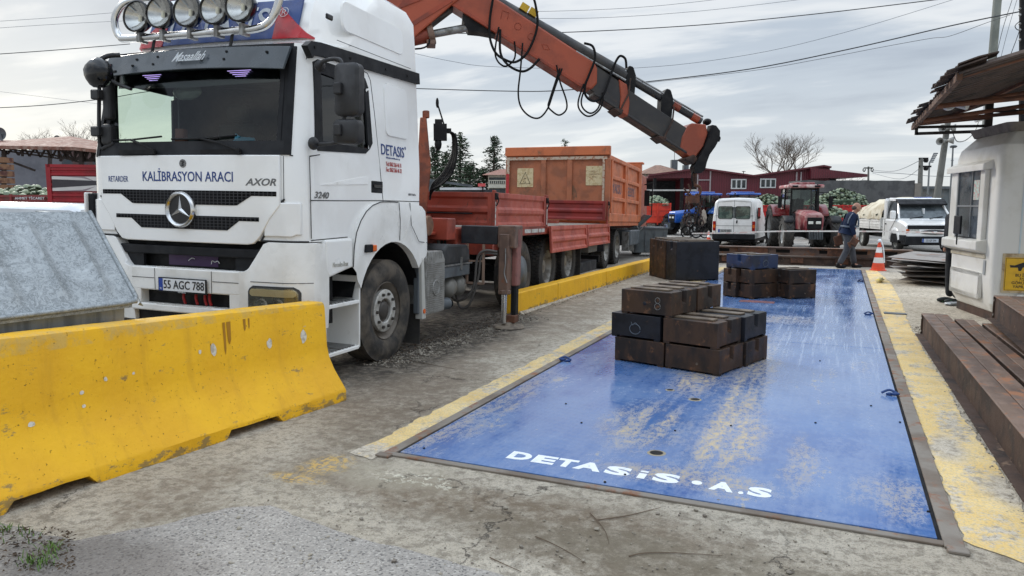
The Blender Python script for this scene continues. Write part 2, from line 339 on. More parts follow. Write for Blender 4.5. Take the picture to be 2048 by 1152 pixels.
def mat_ground():
    b = NB('ground_concrete'); co = b.coord(False); col, n1, n2, n3 = concrete(b, co)
    x = b.n('ShaderNodeSeparateXYZ', {0: co}); X, Y = x.outputs[0], x.outputs[1]
    wob = b.math('MULTIPLY', b.math('SUBTRACT', b.noise(.9, 7, .65, v=co), .5), 2.6)
    # the truck lane: brown dirt ground into the concrete
    lane = b.ramp(b.math('ADD', X, wob), -2.6, -3.5)
    lane = b.math('MULTIPLY', lane, b.ramp(b.math('ADD', Y, wob), 4.1, 5.6))
    lane = b.math('MULTIPLY', lane, b.mixf(b.ramp(b.noise(5, 8, .7, v=co), .38, .6), .3, .8))
    col = b.mix(lane, col, S(130, 116, 99))
    for (cx, cy, rx, ry, c, a) in ((-1.6, 3.40, 1.2, .26, S(124, 108, 88), .95), (-.9, 3.05, .8, .16, S(118, 104, 84), .8), (-2.9, 4.3, .4, .9, S(116, 103, 86), .7), (-2.75, 2.62, .5, .22, S(122, 110, 92), .6), (-.5, 3.2, 1.2, .2, S(128, 117, 98), .7),
                                    (-3.3, 5.2, .5, 1.1, S(120, 106, 90), .8), (-2.35, 3.55, .4, .2, S(206, 198, 176), .4), (-3.3, 2.8, .25, .5, S(128, 112, 92), .6),
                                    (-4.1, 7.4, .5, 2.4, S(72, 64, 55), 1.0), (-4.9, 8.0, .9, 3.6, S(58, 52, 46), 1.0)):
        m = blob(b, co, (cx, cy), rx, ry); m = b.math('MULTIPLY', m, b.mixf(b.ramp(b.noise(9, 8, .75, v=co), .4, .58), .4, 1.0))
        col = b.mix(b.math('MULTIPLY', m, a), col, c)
    for cx_, cy_, rx_, ry_ in ((-2.84, 3.55, .12, .16), (-2.86, 3.28, .16, .07)):
        yp = b.math('MULTIPLY', blob(b, co, (cx_, cy_), rx_, ry_, .5, .3), b.ramp(b.noise(26, 7, .75, v=co), .47, .54)); col = b.mix(b.math('MULTIPLY', yp, .85), col, S(222, 184, 104))
    # splashed white paint in front of the corner
    sp = b.math('MULTIPLY', blob(b, co, (-2.2, 3.56), .30, .09, .5, .3), b.ramp(b.noise(22, 6, .7, v=co), .52, .58))
    col = b.mix(sp, col, S(222, 216, 196))
    far = b.ramp(Y, 17, 26); fx = b.math('MAXIMUM', far, b.ramp(X, -5.0, -6.2))
    col = b.mix(fx, col, b.mix(b.ramp(n1, .4, .62), S(128, 125, 120), S(152, 148, 141)))
    # cracks
    v = b.n('ShaderNodeTexNoise', {'Vector': co, 'Scale': 3.0, 'Detail': 8, 'Roughness': .7}).outputs['Color']
    p = b.n('ShaderNodeVectorMath', {0: v, 'Scale': .55}, operation='SCALE').outputs[0]
    p = b.n('ShaderNodeVectorMath', {0: co, 1: p}, operation='ADD').outputs[0]
    vo = b.n('ShaderNodeTexVoronoi', {'Vector': p, 'Scale': .62}, feature='DISTANCE_TO_EDGE').outputs[0]
    ck = b.math('MULTIPLY', b.ramp(vo, .004, .0008), b.ramp(b.noise(1.1, 4, .6, v=co), .46, .58))
    col = b.mix(b.math('MULTIPLY', ck, .8), col, S(66, 60, 54))
    h = b.math('ADD', b.math('MULTIPLY', n2, .6), b.math('MULTIPLY', n3, .35)); h = b.math('SUBTRACT', h, b.math('MULTIPLY', ck, .8))
    return b.fin(col, .9, 0.0, b.bump(b.math('ADD', h, b.math('MULTIPLY', b.noise(38, 9, .85, v=co), .8)), .02, 1.0))
def mat_asphalt():
    b = NB('asphalt'); co = b.coord(False)
    vo = b.n('ShaderNodeTexVoronoi', {'Vector': co, 'Scale': 105.0}); g = b.n('ShaderNodeSeparateColor', {0: vo.outputs['Color']}).outputs[0]
    n1 = b.noise(1.6, 8, .65, v=co); n2 = b.noise(25, 5, .7, v=co)
    col = b.mix(b.ramp(n1, .35, .65), S(150, 145, 138), S(166, 160, 152))
    col = b.mix(b.math('MULTIPLY', b.ramp(b.noise(60, 8, .8, v=co), .44, .58), .5), col, S(112, 108, 104))
    col = b.mix(b.math('MULTIPLY', b.ramp(g, .88, .94), .5), col, S(190, 185, 176))
    col = b.mix(b.math('MULTIPLY', b.ramp(g, .16, .08), .7), col, S(76, 73, 72))
    m = blob(b, co, (-2.98, 2.06), .55, .28, .5, .5); col = b.mix(b.math('MULTIPLY', m, .6), col, S(86, 78, 72))
    h = b.math('ADD', b.math('MULTIPLY', vo.outputs[0], -.8), b.math('MULTIPLY', n2, .5))
    return b.fin(col, .87, 0.0, b.bump(h, .006, .9))
def mat_yellowstrip():
    b = NB('worn_yellow_paint'); co = b.coord(False); col, n1, n2, n3 = concrete(b, co)
    col = b.mix(.15, col, S(128, 118, 104))
    ye = b.mix(b.ramp(b.noise(2.5, 6, v=co), .35, .65), S(214, 182, 112), S(224, 198, 138)); ye = b.mix(b.math('MULTIPLY', b.ramp(n3, .5, .64), .35), ye, S(168, 140, 90))
    m = b.math('ADD', b.math('MULTIPLY', b.noise(3.0, 8, .65, v=b.mapv(co, (1.4, .8, 1))), .62), b.math('MULTIPLY', b.noise(16, 7, .75, v=co), .38))
    sx = b.n('ShaderNodeSeparateXYZ', {0: co}); nr_ = b.math('MULTIPLY', b.ramp(sx.outputs[0], -1.5, -2.0), b.ramp(sx.outputs[1], 4.2, 3.8)); m = b.math('SUBTRACT', m, b.math('MULTIPLY', nr_, .11)); m = b.math('MULTIPLY', b.ramp(m, .43, .50), b.mixf(b.ramp(b.noise(60, 6, .7, v=co), .40, .55), .45, 1.0))
    for (cx, cy, rx, ry) in ((.95, 4.75, .16, .25), (.72, 5.5, .10, .3)):
        m = b.math('MULTIPLY', m, b.math('SUBTRACT', 1.0, blob(b, co, (cx, cy), rx, ry, .5, .3)))
    return b.fin(b.mix(m, col, ye), .82, 0.0, b.bump(b.math('ADD', n2, b.math('MULTIPLY', n3, .6)), .008, .8))
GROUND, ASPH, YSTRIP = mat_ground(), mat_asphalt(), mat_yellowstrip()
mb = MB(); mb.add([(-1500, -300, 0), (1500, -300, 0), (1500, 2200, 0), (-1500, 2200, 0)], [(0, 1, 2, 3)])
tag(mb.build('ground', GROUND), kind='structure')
def sheet(name, pts, z, m, jitter=0.0, sub=.06):
    out = []
    for i, p in enumerate(pts):
        q = pts[(i+1) % len(pts)]; a, c = Vector((*p, z)), Vector((*q, z)); k = max(1, int((c-a).length/sub))
        for s in range(k):
            r = a.lerp(c, s/k)
            if jitter and s: r += Vector((mnoise.noise(r*9), mnoise.noise(r*9+Vector((5, 5, 5))), 0))*jitter+Vector((mnoise.noise(r*31), mnoise.noise(r*31+Vector((3, 5, 5))), 0))*jitter*.5
            r.z = z; out.append(r)
    mb = MB(); mb.add(out, [list(range(len(out)))]); return mb.build(name, m)
# asphalt in front (edge read off the photograph, then laid on the ground)
e = [gp(*p) for p in ((-40, 1035), (60, 1062), (150, 1083), (230, 1068), (350, 1045), (450, 1018), (540, 1012), (640, 1050), (720, 1078), (830, 1105), (1000, 1150), (1180, 1215))]
tag(sheet('asphalt_road', [(p.x, p.y) for p in e]+[(1.5, -3), (-8, -3), (-6, 1.9)], .004, ASPH, .022), kind='structure')
tag(sheet('yellow_ground_stripe', [(-2.64, 3.72), (-2.64, 20.1), (-2.83, 20.1), (-2.86, 12), (-2.87, 9), (-2.84, 6.5), (-2.84, 4.9), (-2.82, 4.1), (-2.85, 3.78)], .004, YSTRIP, .03), kind='structure')
tag(sheet('yellow_ground_stripe', [(.60, 3.95), (.60, 20.1), (.86, 20.1), (1.0, 17), (.98, 14), (.90, 11), (.90, 9.2), (.93, 7.6), (.90, 6.4), (.95, 5.2), (.95, 4.2), (.93, 3.7)], .004, YSTRIP, .03), kind='structure')
# ---------------------------------------------------------------- weighbridge
def mat_deck():
    b = NB('blue_deck_steel'); co = b.coord(False)
    sx = b.n('ShaderNodeSeparateXYZ', {0: co}); X, Y = sx.outputs[0], sx.outputs[1]
    blue = b.mix(b.ramp(b.noise(1.1, 6, .6, v=co), .35, .65), S(60, 98, 156), S(80, 116, 168))
    # faint tread plate lattice
    ch = b.n('ShaderNodeTexVoronoi', {'Vector': b.mapv(co, (26, 14, 1), (0, 0, rad(8))), 'Scale': 1.0, 'Randomness': .12}, feature='F1').outputs[0]
    lat = b.ramp(ch, .42, .18)
    streak = b.noise(1.0, 8, .62, v=b.mapv(co, (5.5, .42, 1), (0, 0, rad(1))), dist=.25)
    fine = b.noise(26, 8, .78, v=b.mapv(co, (1, .55, 1)))
    patch = b.noise(1.25, 8, .66, v=b.mapv(co, (1.2, .8, 1)), dist=.5)
    lanes = None
    for cx, w in ((-2.25, .22), (-.78, .36), (-.05, .16), (-1.35, .10)):
        l = b.ramp(b.math('ABSOLUTE', b.math('SUBTRACT', b.math('ADD', X, b.math('MULTIPLY', b.math('SUBTRACT', patch, .5), .45)), cx)), w, w*.25)
        lanes = l if lanes is None else b.math('MAXIMUM', lanes, l)
    near = b.ramp(Y, 13, 7)
    d = b.math('ADD', b.math('MULTIPLY', patch, .42), b.math('ADD', b.math('MULTIPLY', streak, .24), b.math('MULTIPLY', fine, .34)))
    d = b.math('ADD', d, b.math('MULTIPLY', b.math('MULTIPLY', lanes, near), .035))
    f2 = b.noise(85, 7, .8, v=b.mapv(co, (1, .6, 1))); d2 = b.math('ADD', d, b.math('MULTIPLY', b.math('SUBTRACT', f2, .5), .16)); dust = b.ramp(d2, .575, .62); film = b.ramp(d, .44, .56)
    col = b.mix(b.math('MULTIPLY', film, .38), blue, S(140, 156, 184))
    col = b.mix(b.math('MULTIPLY', dust, .8), col, S(178, 168, 148))
    for px_, py_, rx, ry, a_ in ((1455, 880, .20, .75, .9), (1290, 850, .26, .55, .7), (1400, 760, .20, .6, .75), (1370, 960, .45, .14, .6), (1500, 770, .16, 1.3, .7), (1460, 700, .5, 1.2, .5), (960, 830, .16, 1.3, .65), (1600, 930, .08, .5, .5), (1790, 1000, .22, .3, .4), (1560, 640, .5, .35, .5)):
        q_ = gp(px_, py_); mk = b.math('MULTIPLY', blob(b, co, (q_.x, q_.y), rx, ry, .55, .35, 3.0), b.ramp(b.math('ADD', b.math('MULTIPLY', fine, .5), b.math('MULTIPLY', f2, .5)), .43, .58)); mk = b.math('MULTIPLY', b.math('MULTIPLY', mk, b.ramp(streak, .32, .55)), a_*1.5, True)
        col = b.mix(mk, col, S(186, 168, 134)); dust = b.math('MAXIMUM', dust, mk)
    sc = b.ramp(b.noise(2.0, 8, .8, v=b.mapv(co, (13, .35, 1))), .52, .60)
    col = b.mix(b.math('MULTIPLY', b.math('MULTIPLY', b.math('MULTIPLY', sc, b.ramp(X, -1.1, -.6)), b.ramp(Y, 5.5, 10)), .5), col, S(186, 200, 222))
    ro = b.mixf(film, .09, .26); ro = b.mixf(dust, ro, .85); ro = b.mixf(b.math('MULTIPLY', lat, .3), ro, .3)
    h = b.math('ADD', b.math('MULTIPLY', lat, .35), b.math('MULTIPLY', fine, .12)); h = b.math('ADD', h, b.math('MULTIPLY', dust, .3))
    nr = b.bump(h, .0012, .8); nr = b.bump(b.noise(1.6, 3, .4, v=co), .018, .35, nr)
    return b.fin(col, ro, 0.0, nr, Coat_Weight=.3, Coat_Roughness=.12)
DECK = mat_deck()
WB = thing('weighbridge', 'blue steel weighbridge deck set flush in the concrete, painted with white lettering', 'weighbridge', (0, 0, 0))
ys = [3.90, 9.02, 14.3, 20.15]
for i in range(3):
    MB().box(-2.545, .492, ys[i]+.008, ys[i+1]-.008, -.02, .012).build('deck_plate', DECK, WB, bevel=.003)
FR = M('frame_steel', S(132, 124, 114), S(112, 100, 88), s=2.2, rough=.6, metal=.25, c3=S(128, 84, 56), s3=5, lo3=.52, hi3=.66, r3=.8, bump=.001)
MB().box(-2.57, .52, 3.874, 20.2, -.03, .001).build('gap', M('dark_gap', S(12, 12, 13), rough=.9), WB)
for nm, bx in (('edge_frame', (-2.64, -2.565, 3.82, 20.25)), ('edge_frame', (.512, .60, 3.82, 20.25)), ('edge_frame', (-2.565, .512, 3.835, 3.885))):
    MB().box(bx[0], bx[1], bx[2], bx[3], 0, .014).build(nm, FR, WB, bevel=.003)
MB().box(.52, .61, 3.77, 3.835, 0, .018).build('corner_plate', FR, WB, bevel=.004)
MB().box(-2.66, -2.56, 3.79, 3.85, 0, .018).build('corner_plate', FR, WB, bevel=.004)
a_, b_ = gp(1001, 918, .012), gp(1545, 1003, .012)
for s_, px0, px1, yb in (('D', 1002, 1046, 0), ('E', 1052, 1096, 0), ('T', 1098, 1138, 0), ('A', 1136, 1192, 0), ('S', 1198, 1250, 0), ('İ', 1266, 1282, 0), ('S', 1296, 1350, 0), ('•', 1374, 1396, 0), ('A', 1412, 1462, 0), ('.', 1472, 1483, 0), ('S', 1490, 1540, 0)):
    p0, p1 = gp(px0, 921+(px0-1000)*.156, .0165), gp(px1, 921+(px1-1000)*.156, .0165)
    o = text('lettering', s_, .125 if s_ != 'İ' else .11, frame((1, 0, 0), (0, 1, 0), ((p0.x+p1.x)/2, 4.14, .0132)), TXTWHITE, WB, .0008, 1.0, 0, .07) if s_ != 'İ' else MB().box(-.028, .028, 4.08, 4.165, .0132, .014).box(-.028, .028, 4.185, 4.21, .0132, .014).build('lettering', TXTWHITE, WB)
    xs = [vv.co.x for vv in o.data.vertices]; w_ = max(xs)-min(xs); c_ = (max(xs)+min(xs))/2; k = (p1.x-p0.x)/w_
    for vv in o.data.vertices: vv.co.x = (p0.x+p1.x)/2+(vv.co.x-c_)*k
HOLE = M('deck_hole', S(20, 18, 16), rough=.95); DUSTR = M('dusty_rim', S(150, 140, 120), rough=.9)
for px, py, r in ((1313, 906, .045), (1390, 799, .04), (1340, 780, .03)):
    p = gp(px, py, .0125); MB().lathe([(r*1.35, .0125), (r, .0150), (r*.96, .0135)], (p.x, p.y, 0), n=20).build('hole_rim', DUSTR, WB, 40)
    MB().lathe([(r*.93, .0132), (r*.93, .0150)], (p.x, p.y, 0), n=20).build('drain_hole', HOLE, WB)
bo = MB()
for px, py in ((848, 897), (1132, 808), (1163, 846), (1250, 950), (1462, 852), (1631, 846), (1800, 845), (1857, 1024), (1210, 965), (1640, 722), (1350, 862), (1742, 812)):
    p = gp(px, py, .012); bo.cyl((p.x, p.y, .012), (p.x, p.y, .019), .009, .007, 8)
bo.each('bolt_head', BLACK, WB)
BR = M('blue_rag', S(36, 66, 118), S(24, 44, 84), rough=.7)
for px, py, lb in ((1779, 789, 'crumpled blue lifting eye at the right deck edge, nearest the camera'), (1737, 629, 'small blue lifting eye on the right deck edge beside the black weights'), (1129, 721, 'blue lifting eye on the left deck edge by the yellow stripe'), (1721, 563, 'small blue lifting eye at the far right deck corner')):
    p = gp(px, py, .02); m = MB(); rr = random.Random(px)
    for k in range(3):
        c = (rr.uniform(-.04, .04), rr.uniform(-.02, .02), .018+.006*k); m.sph(c, (rr.uniform(.02, .035), rr.uniform(.015, .028), .014), 8, 5, warp=.6)
    m.tube([(-.06, 0, .03), (0, .02, .055), (.07, 0, .03)], .010, 6, smooth=4)
    o = m.build('lifting_eye', BR, None, 40, loc=(p.x, p.y, 0)); tag(o, lb, 'lifting eye', 'lifting eyes along the weighbridge deck edges')
p = gp(1510, 604, .013); o = MB().box(-.25, .3, -.12, .12, 0, .004).build('hatch_plate', M('red_hatch', S(128, 78, 76), S(98, 70, 78), s=6, rough=.6), WB); o.location = (p.x, p.y+.05, .0125)
# ---------------------------------------------------------------- barrier, kerb
def mat_yconc():
    b = NB('yellow_concrete_paint'); co = b.coord()
    col = b.mix(b.ramp(b.noise(1.8, 8, .62), .35, .66), S(238, 182, 12), S(228, 170, 14))
    sx = b.n('ShaderNodeSeparateXYZ', {0: b.n('ShaderNodeTexCoord').outputs['Object']}); Z = sx.outputs[2]
    st = b.noise(4.0, 7, .65, stretch=(1, 2.2, .28)); col = b.mix(b.math('MULTIPLY', b.ramp(st, .5, .72), .3), col, S(186, 134, 26))
    fl = b.noise(30, 6, .7); chips = b.ramp(b.noise(7.5, 8, .72), .685, .70)
    low = b.math('ADD', b.ramp(Z, .13, .02), 0.0)
    lowd = b.ramp(b.math('ADD', b.noise(6, 8, .75, stretch=(1, 1, 2)), b.math('MULTIPLY', low, .14)), .60, .68)
    col = b.mix(b.math('MULTIPLY', lowd, .8), col, S(126, 108, 74)); col = b.mix(chips, col, S(196, 188, 168))
    pit = b.ramp(b.noise(48, 4, .6), .665, .70); col = b.mix(b.math('MULTIPLY', pit, .7), col, S(96, 72, 26))
    topd = b.math('MULTIPLY', b.ramp(Z, .775, .785), b.ramp(b.noise(9, 8, .7), .42, .6)); col = b.mix(b.math('MULTIPLY', topd, .55), col, S(186, 160, 100))
    return b.fin(col, .66, 0.0, b.bump(b.math('SUBTRACT', b.math('ADD', b.noise(9, 6, .6), b.math('MULTIPLY', fl, .35)), b.math('MULTIPLY', pit, .8)), .009, .8))
YC = mat_yconc()
BAR = thing('concrete_barrier', 'yellow painted concrete traffic barrier with flared foot and white chips, in front of the truck', 'barrier', (-3.663, 4.849, 0), rad(-5.43))
# local: y along (0 .. -4.6), x = 0 at the near foot, growing negative away from us
CH = .006
def bprof(z0): return [(0, z0), (0, .082), (-.012, .10), (-.125, .25), (-.178, .345), (-.198, .44), (-.212, .765), (-.222, .798), (-.24, .806), (-.39, .806), (-.405, .785), (-.42, .44), (-.46, .345), (-.60, .10), (-.61, z0)]
ycuts = [(0, 0), (-.02, 0), (-.70, 0), (-.74, .055), (-1.16, .06), (-1.20, 0), (-2.10, 0), (-2.15, .06), (-2.55, .06), (-2.6, 0), (-4.6, 0)]
m = MB(); rings = []
fin = []
for i in range(len(ycuts)-1):
    (a, z0), (c, z1) = ycuts[i], ycuts[i+1]; k = max(1, int(abs(c-a)/.1))
    for s in range(k): fin.append((a+(c-a)*s/k, z0+(z1-z0)*s/k))
fin.append(ycuts[-1])
for y, z0 in fin:
    ins = .012 if y == 0 else 0; r = []
    for j, (x, z) in enumerate(bprof(z0)):
        z = z*(1+.042*min(2.8, -y)*(1 if z > .2 else 0)); q = Vector((x+(ins if x < -.3 else -ins), y, z-ins if z > .5 else z))
        w = .007 if (z < .12) else .003
        r.append(q+Vector((mnoise.noise(q*7)*w, 0, mnoise.noise(q*7+Vector((9, 0, 0)))*w)))
    rings.append(r)
m.loft(rings).build('barrier_block', YC, BAR, 35)
def facept(y, z):     # point on the near face of the barrier, local
    pr = [(a, c*(1+.042*min(2.8, -y)*(1 if c > .2 else 0))) for a, c in bprof(0)]
    for (x0, z0), (x1, z1) in zip(pr, pr[1:]):
        if z0 <= z <= z1: return Vector((x0+(x1-x0)*(z-z0)/max(1e-6, z1-z0)+.0022, y, z))
CHIP = M('bare_plaster_chip', S(214, 208, 194), S(178, 168, 150), s=25, rough=.8)
for y, z, w, h in ((-.27, .56, .034, .062), (-.62, .555, .03, .045), (-1.12, .60, .026, .055), (-1.23, .60, .012, .018), (-2.35, .39, .022, .016), (-1.9, .55, .012, .016), (-2.05, .50, .014, .012), (-2.66, .46, .016, .02), (-2.76, .40, .012, .018), (-1.72, .55, .01, .01), (-2.05, .42, .012, .01)):
    mm = MB(); n = 12; rr = random.Random(int(y*1000)); vs = []
    for k in range(n):
        a = 2*math.pi*k/n; f = rr.uniform(.72, 1.1); vs.append(facept(y+math.cos(a)*w*f, z+math.sin(a)*h*f))
    mm.add(vs, [list(range(n))]).build('paint_chip', CHIP, BAR)
STN = M('paint_run_stain', S(168, 118, 22), rough=.4)
for y, z, w, h in ((-.98, .70, .018, .09), (-1.02, .66, .011, .12), (-.84, .735, .012, .05), (-.80, .74, .008, .045)):
    vs = [facept(y-w, .775), facept(y+w, .775), facept(y+w*.8, z-h*.6), facept(y, z-h), facept(y-w*.7, z-h*.7)]
    MB().add(vs, [(0, 1, 2, 3, 4)]).build('paint_run', STN, BAR)
KB = thing('kerb_wall', 'long low yellow painted concrete kerb wall beside the truck lane', 'kerb', (-4.29, 9.81, 0))
yk = [0, 1.62, 1.64, 4.3, 4.32, 7.1, 7.12, 10.4]
for i in (0, 2, 4, 6):
    a, c = yk[i], yk[i+1]; h0, h1 = .325-.006*a, .325-.006*c; m = MB(); rings = []
    for s in range(int((c-a)/.2)+2):
        y = min(c, a+.2*s); h = .325-.006*y; r = []
        for x, z in ((0, 0), (-.004, h-.015), (-.02, h), (-.19, h), (-.20, h-.02), (-.2, 0)):
            q = Vector((x+.01*y, y, z)); r.append(q+Vector((mnoise.noise(q*4)*.006, 0, mnoise.noise(q*5)*.006 if z > 0 else 0)))
        rings.append(r)
    m.loft(rings).build('kerb_section', YC, KB, 35)
MB().prism([(0.0, 0), (.05, 0), (.0, .035)], 9.85, 20, 'y').build('mortar_fillet', GROUND, None); bpy.data.objects['mortar_fillet'].location = (-4.29, 0, 0); tag(bpy.data.objects['mortar_fillet'], kind='structure')
# ---------------------------------------------------------------- weights
WBR = M('brown_weight_paint', S(72, 53, 40), S(44, 37, 33), s=4, lo=.4, hi=.6, rough=.55, spec=.3, c3=S(112, 78, 54), s3=9, lo3=.56, hi3=.68, r3=.75, bump=.0015, bs=70, st=(1, 1, .4))
WBK = M('black_weight_paint', S(36, 37, 42), S(27, 28, 32), s=4, rough=.45, spec=.3, c3=S(72, 56, 46), s3=8, lo3=.62, hi3=.74, r3=.7, bump=.0012, bs=70)
WBL = M('dark_blue_weight_paint', S(30, 50, 84), S(26, 36, 54), s=4, rough=.45, c3=S(78, 66, 58), s3=10, lo3=.6, hi3=.72, r3=.7, bump=.0012, bs=70)
PLT = M('worn_plate', S(110, 96, 80), S(78, 66, 56), s=7, rough=.6, c3=S(124, 106, 86), s3=12, lo3=.55, hi3=.7, bump=.001)
def weight(loc, rz, mt, lab, w=.565, d=.53, h=.246, grp='test weights stacked on the weighbridge', mark=None, plates=2, upright=False):
    t = thing('test_weight', lab, 'test weight', loc, rz, grp)
    m = MB(); f = .018; nw, nd, nh = .045, .05, h*.42   # lifting recess: half width, depth, height
    # body outline seen from above has a recess at the middle of each end; built as layers
    def ring(z, cut):
        c = d/2; p = [(0, 0), (w, 0)]
        if cut: p += [(w, c-nw), (w-nd, c-nw*.6), (w-nd, c+nw*.6), (w, c+nw)]
        else: p += [(w, c-nw), (w, c-.001), (w, c+.001), (w, c+nw)]
        p += [(w, d), (0, d)]
        if cut: p += [(0, c+nw), (nd, c+nw*.6), (nd, c-nw*.6), (0, c-nw)]
        else: p += [(0, c+nw), (0, c+.001), (0, c-.001), (0, c-nw)]
        return [(x, y, z) for x, y in p]
    m.loft([ring(f, 0), ring(h-nh-.03, 0)]).loft([ring(h-nh-.03, 0), ring(h-nh, 1)], caps=False).loft([ring(h-nh, 1), ring(h, 1)])
    m.build('weight_body', mt, t, bevel=.004)
    m = MB()
    for x0, x1 in ((.0, .07), (w-.07, w)):
        for y0, y1 in ((.0, .07), (d-.07, d)): m.box(x0+.003, x1-.003, y0+.003, y1-.003, 0, f+.002)
    m.each('foot_pad', mt, t)
    for k in range(plates):
        y = (.09, d-.20)[k]; MB().box(.05, w-.09, y, y+.11, h+.0005, h+.017).build('top_plate', PLT, t, bevel=.003)
    if mark == '8':
        for r_, zc in ((.028, .16), (.032, .10)):
            MB().tube([(w*.74+math.cos(a*.5)*r_, -.003, zc+math.sin(a*.5)*r_) for a in range(13)], .0035, 5).build('chalk_mark', M('chalk', S(120, 118, 112), rough=.9), t)
        MB().sph((w*.48, -.001, .12), (.02, .008, .018), 10, 6).build('plug', WBK, t)
    if mark == 'o':
        MB().tube([(w*.5+math.cos(a*.4)*.062, -.003, .10+math.sin(a*.4)*.052) for a in range(16)], .004, 5, closed=False).build('chalk_mark', M('chalk', S(96, 104, 112), rough=.9), t)
        MB().tube([(w*.42, -.003, .17), (w*.45, -.003, .135), (w*.5, -.003, .165), (w*.54, -.003, .15)], .003, 5, smooth=3).build('chalk_mark', M('chalk', S(96, 104, 112), rough=.9), t)
    if mark == '.': MB().cyl((w*.6, -.004, .09), (w*.6, .002, .09), .012, n=12).build('plug', PLT, t)
    return t
R1 = math.atan2(-.333, 1.102); ux, uy = Vector((math.cos(R1), math.sin(R1), 0)), Vector((-math.sin(R1), math.cos(R1), 0)); B1 = Vector((-2.076, 7.236, .012))
H = .262
def w1(i, j, k, mt, lab, mark=None, dx=0, dy=0, plates=2): weight(B1+ux*(i*.585+dx)+uy*(j*.555+dy)+Vector((0, 0, k*.250)), R1, mt, lab, mark=mark, plates=plates)
w1(0, 0, 0, WBR, 'brown weight at bottom left of the nearest stack, below the chalk circle', plates=0)
w1(1, 0, 0, WBR, 'brown weight at the bottom front corner of the nearest stack', mark='.', plates=0)
w1(1, 1, 0, WBR, 'brown weight at the bottom back right of the nearest stack', plates=0, dx=.02)
w1(0, 1, 0, WBK, 'black weight at the bottom back left, inside the nearest stack', plates=0)
w1(0, 0, 1, WBK, 'blue-black weight with a chalk circle, middle row left of the nearest stack', mark='o', dx=-.045, plates=0)
w1(1, 0, 1, WBR, 'brown weight with two top plates, middle row front right of the nearest stack', dx=-.03)
w1(1, 1, 1, WBK, 'blue-black weight with two top plates, middle row back right of the nearest stack', dx=.0)
w1(0, 1, 1, WBK, 'black weight in the middle row back left of the nearest stack', dx=-.04, plates=0)
w1(0, 0, 2, WBR, 'brown weight with chalked figure eight on top of the nearest stack', mark='8', dx=.07)
w1(0, 1, 2, WBR, 'brown weight with two top plates behind the chalked one, top of the nearest stack', dx=.08, dy=-.01)
# second pile: corner at (-1.334, 12.966)
def pile(base, right, stack, d_=.5, w_=.5):
    rz = math.atan2(right[1], right[0])
    for k, (mt, lab, pl, mk) in enumerate(stack):
        weight(Vector((base[0], base[1], .012+k*.25)), rz, mt, lab, w=w_, d=d_, plates=pl, mark=mk)
# recess faces look to the left front, plain faces to the right front
def turned(base, ang, stack, w_=.56, d_=.56):
    for k, (mt, lab, pl, mk) in enumerate(stack): weight(Vector((base[0], base[1], .012+k*.25)), ang, mt, lab, w=w_, d=d_, plates=pl, mark=mk)
AN = rad(52)
turned((-1.334-.0, 12.966), AN, [(WBR, 'brown weight at the bottom of the three-high stack behind the nearest stack', 0, '.'), (WBR, 'brown weight in the middle of the three-high stack behind the nearest stack', 0, None), (WBL, 'dark blue weight on top of the three-high stack', 2, 'o')], .60, .62)
turned((-.758, 13.224), rad(40), [(WBR, 'brown weight at the bottom of the two-high stack farthest right on the deck', 0, '.'), (WBR, 'brown weight on top of the two-high stack farthest right on the deck', 2, None)], .54, .54)
turned((-1.62, 13.1), rad(52), [(WBR, 'brown weight half hidden behind the nearest stack, lower of two', 0, None), (WBR, 'brown weight half hidden behind the nearest stack, upper of two', 0, None)], .36, .3)
# tall weights standing on end by the kerb
def tall(base, rz, w, d, h, mt, lab):
    t = thing('test_weight', lab, 'test weight', base, rz, 'tall test weights standing on end')
    c = d/2; m = MB(); f = .03
    def ring(z, cut):
        q = .09 if cut else 0
        return [(0, 0, z), (w, 0, z), (w, d, z), (0, d, z), (0, c+.06, z), (q, c+.04, z), (q, c-.04, z), (0, c-.06, z)]
    m.loft([ring(f, 0), ring(h-.17, 0), ring(h-.12, 1), ring(h, 1)]).build('weight_body', mt, t, bevel=.008)
    m = MB()
    for x0, x1 in ((.0, .07), (w-.07, w)): m.box(x0+.003, x1-.003, .003, d-.003, 0, f+.002)
    m.each('foot_pad', mt, t)
    MB().box(.10, w-.1, .06, .20, h+.001, h+.032).build('top_plate', PLT, t); MB().box(.10, w-.1, d-.20, d-.06, h+.001, h+.032).build('top_plate', PLT, t)
    MB().cyl((w*.5, -.004, .22), (w*.5, .004, .22), .02, n=10).build('plug', DRUST, t)
tr_ = rad(36)
uu, vv_ = Vector((math.cos(tr_), math.sin(tr_), 0)), Vector((-math.sin(tr_), math.cos(tr_), 0))
c0 = Vector((-3.13, 15.45, 0))
tall(c0, tr_, .98, .52, .84, WBK, 'tall black weight standing on end, front one with the broad plain face')
tall(c0+vv_*.535+uu*-.02, tr_, .96, .46, .84, WBR, 'tall brown weight standing on end, middle one behind the black face')
tall(c0+vv_*1.01, tr_, .96, .44, .85, WBR, 'tall brown weight standing on end, rearmost and nearest the kerb')
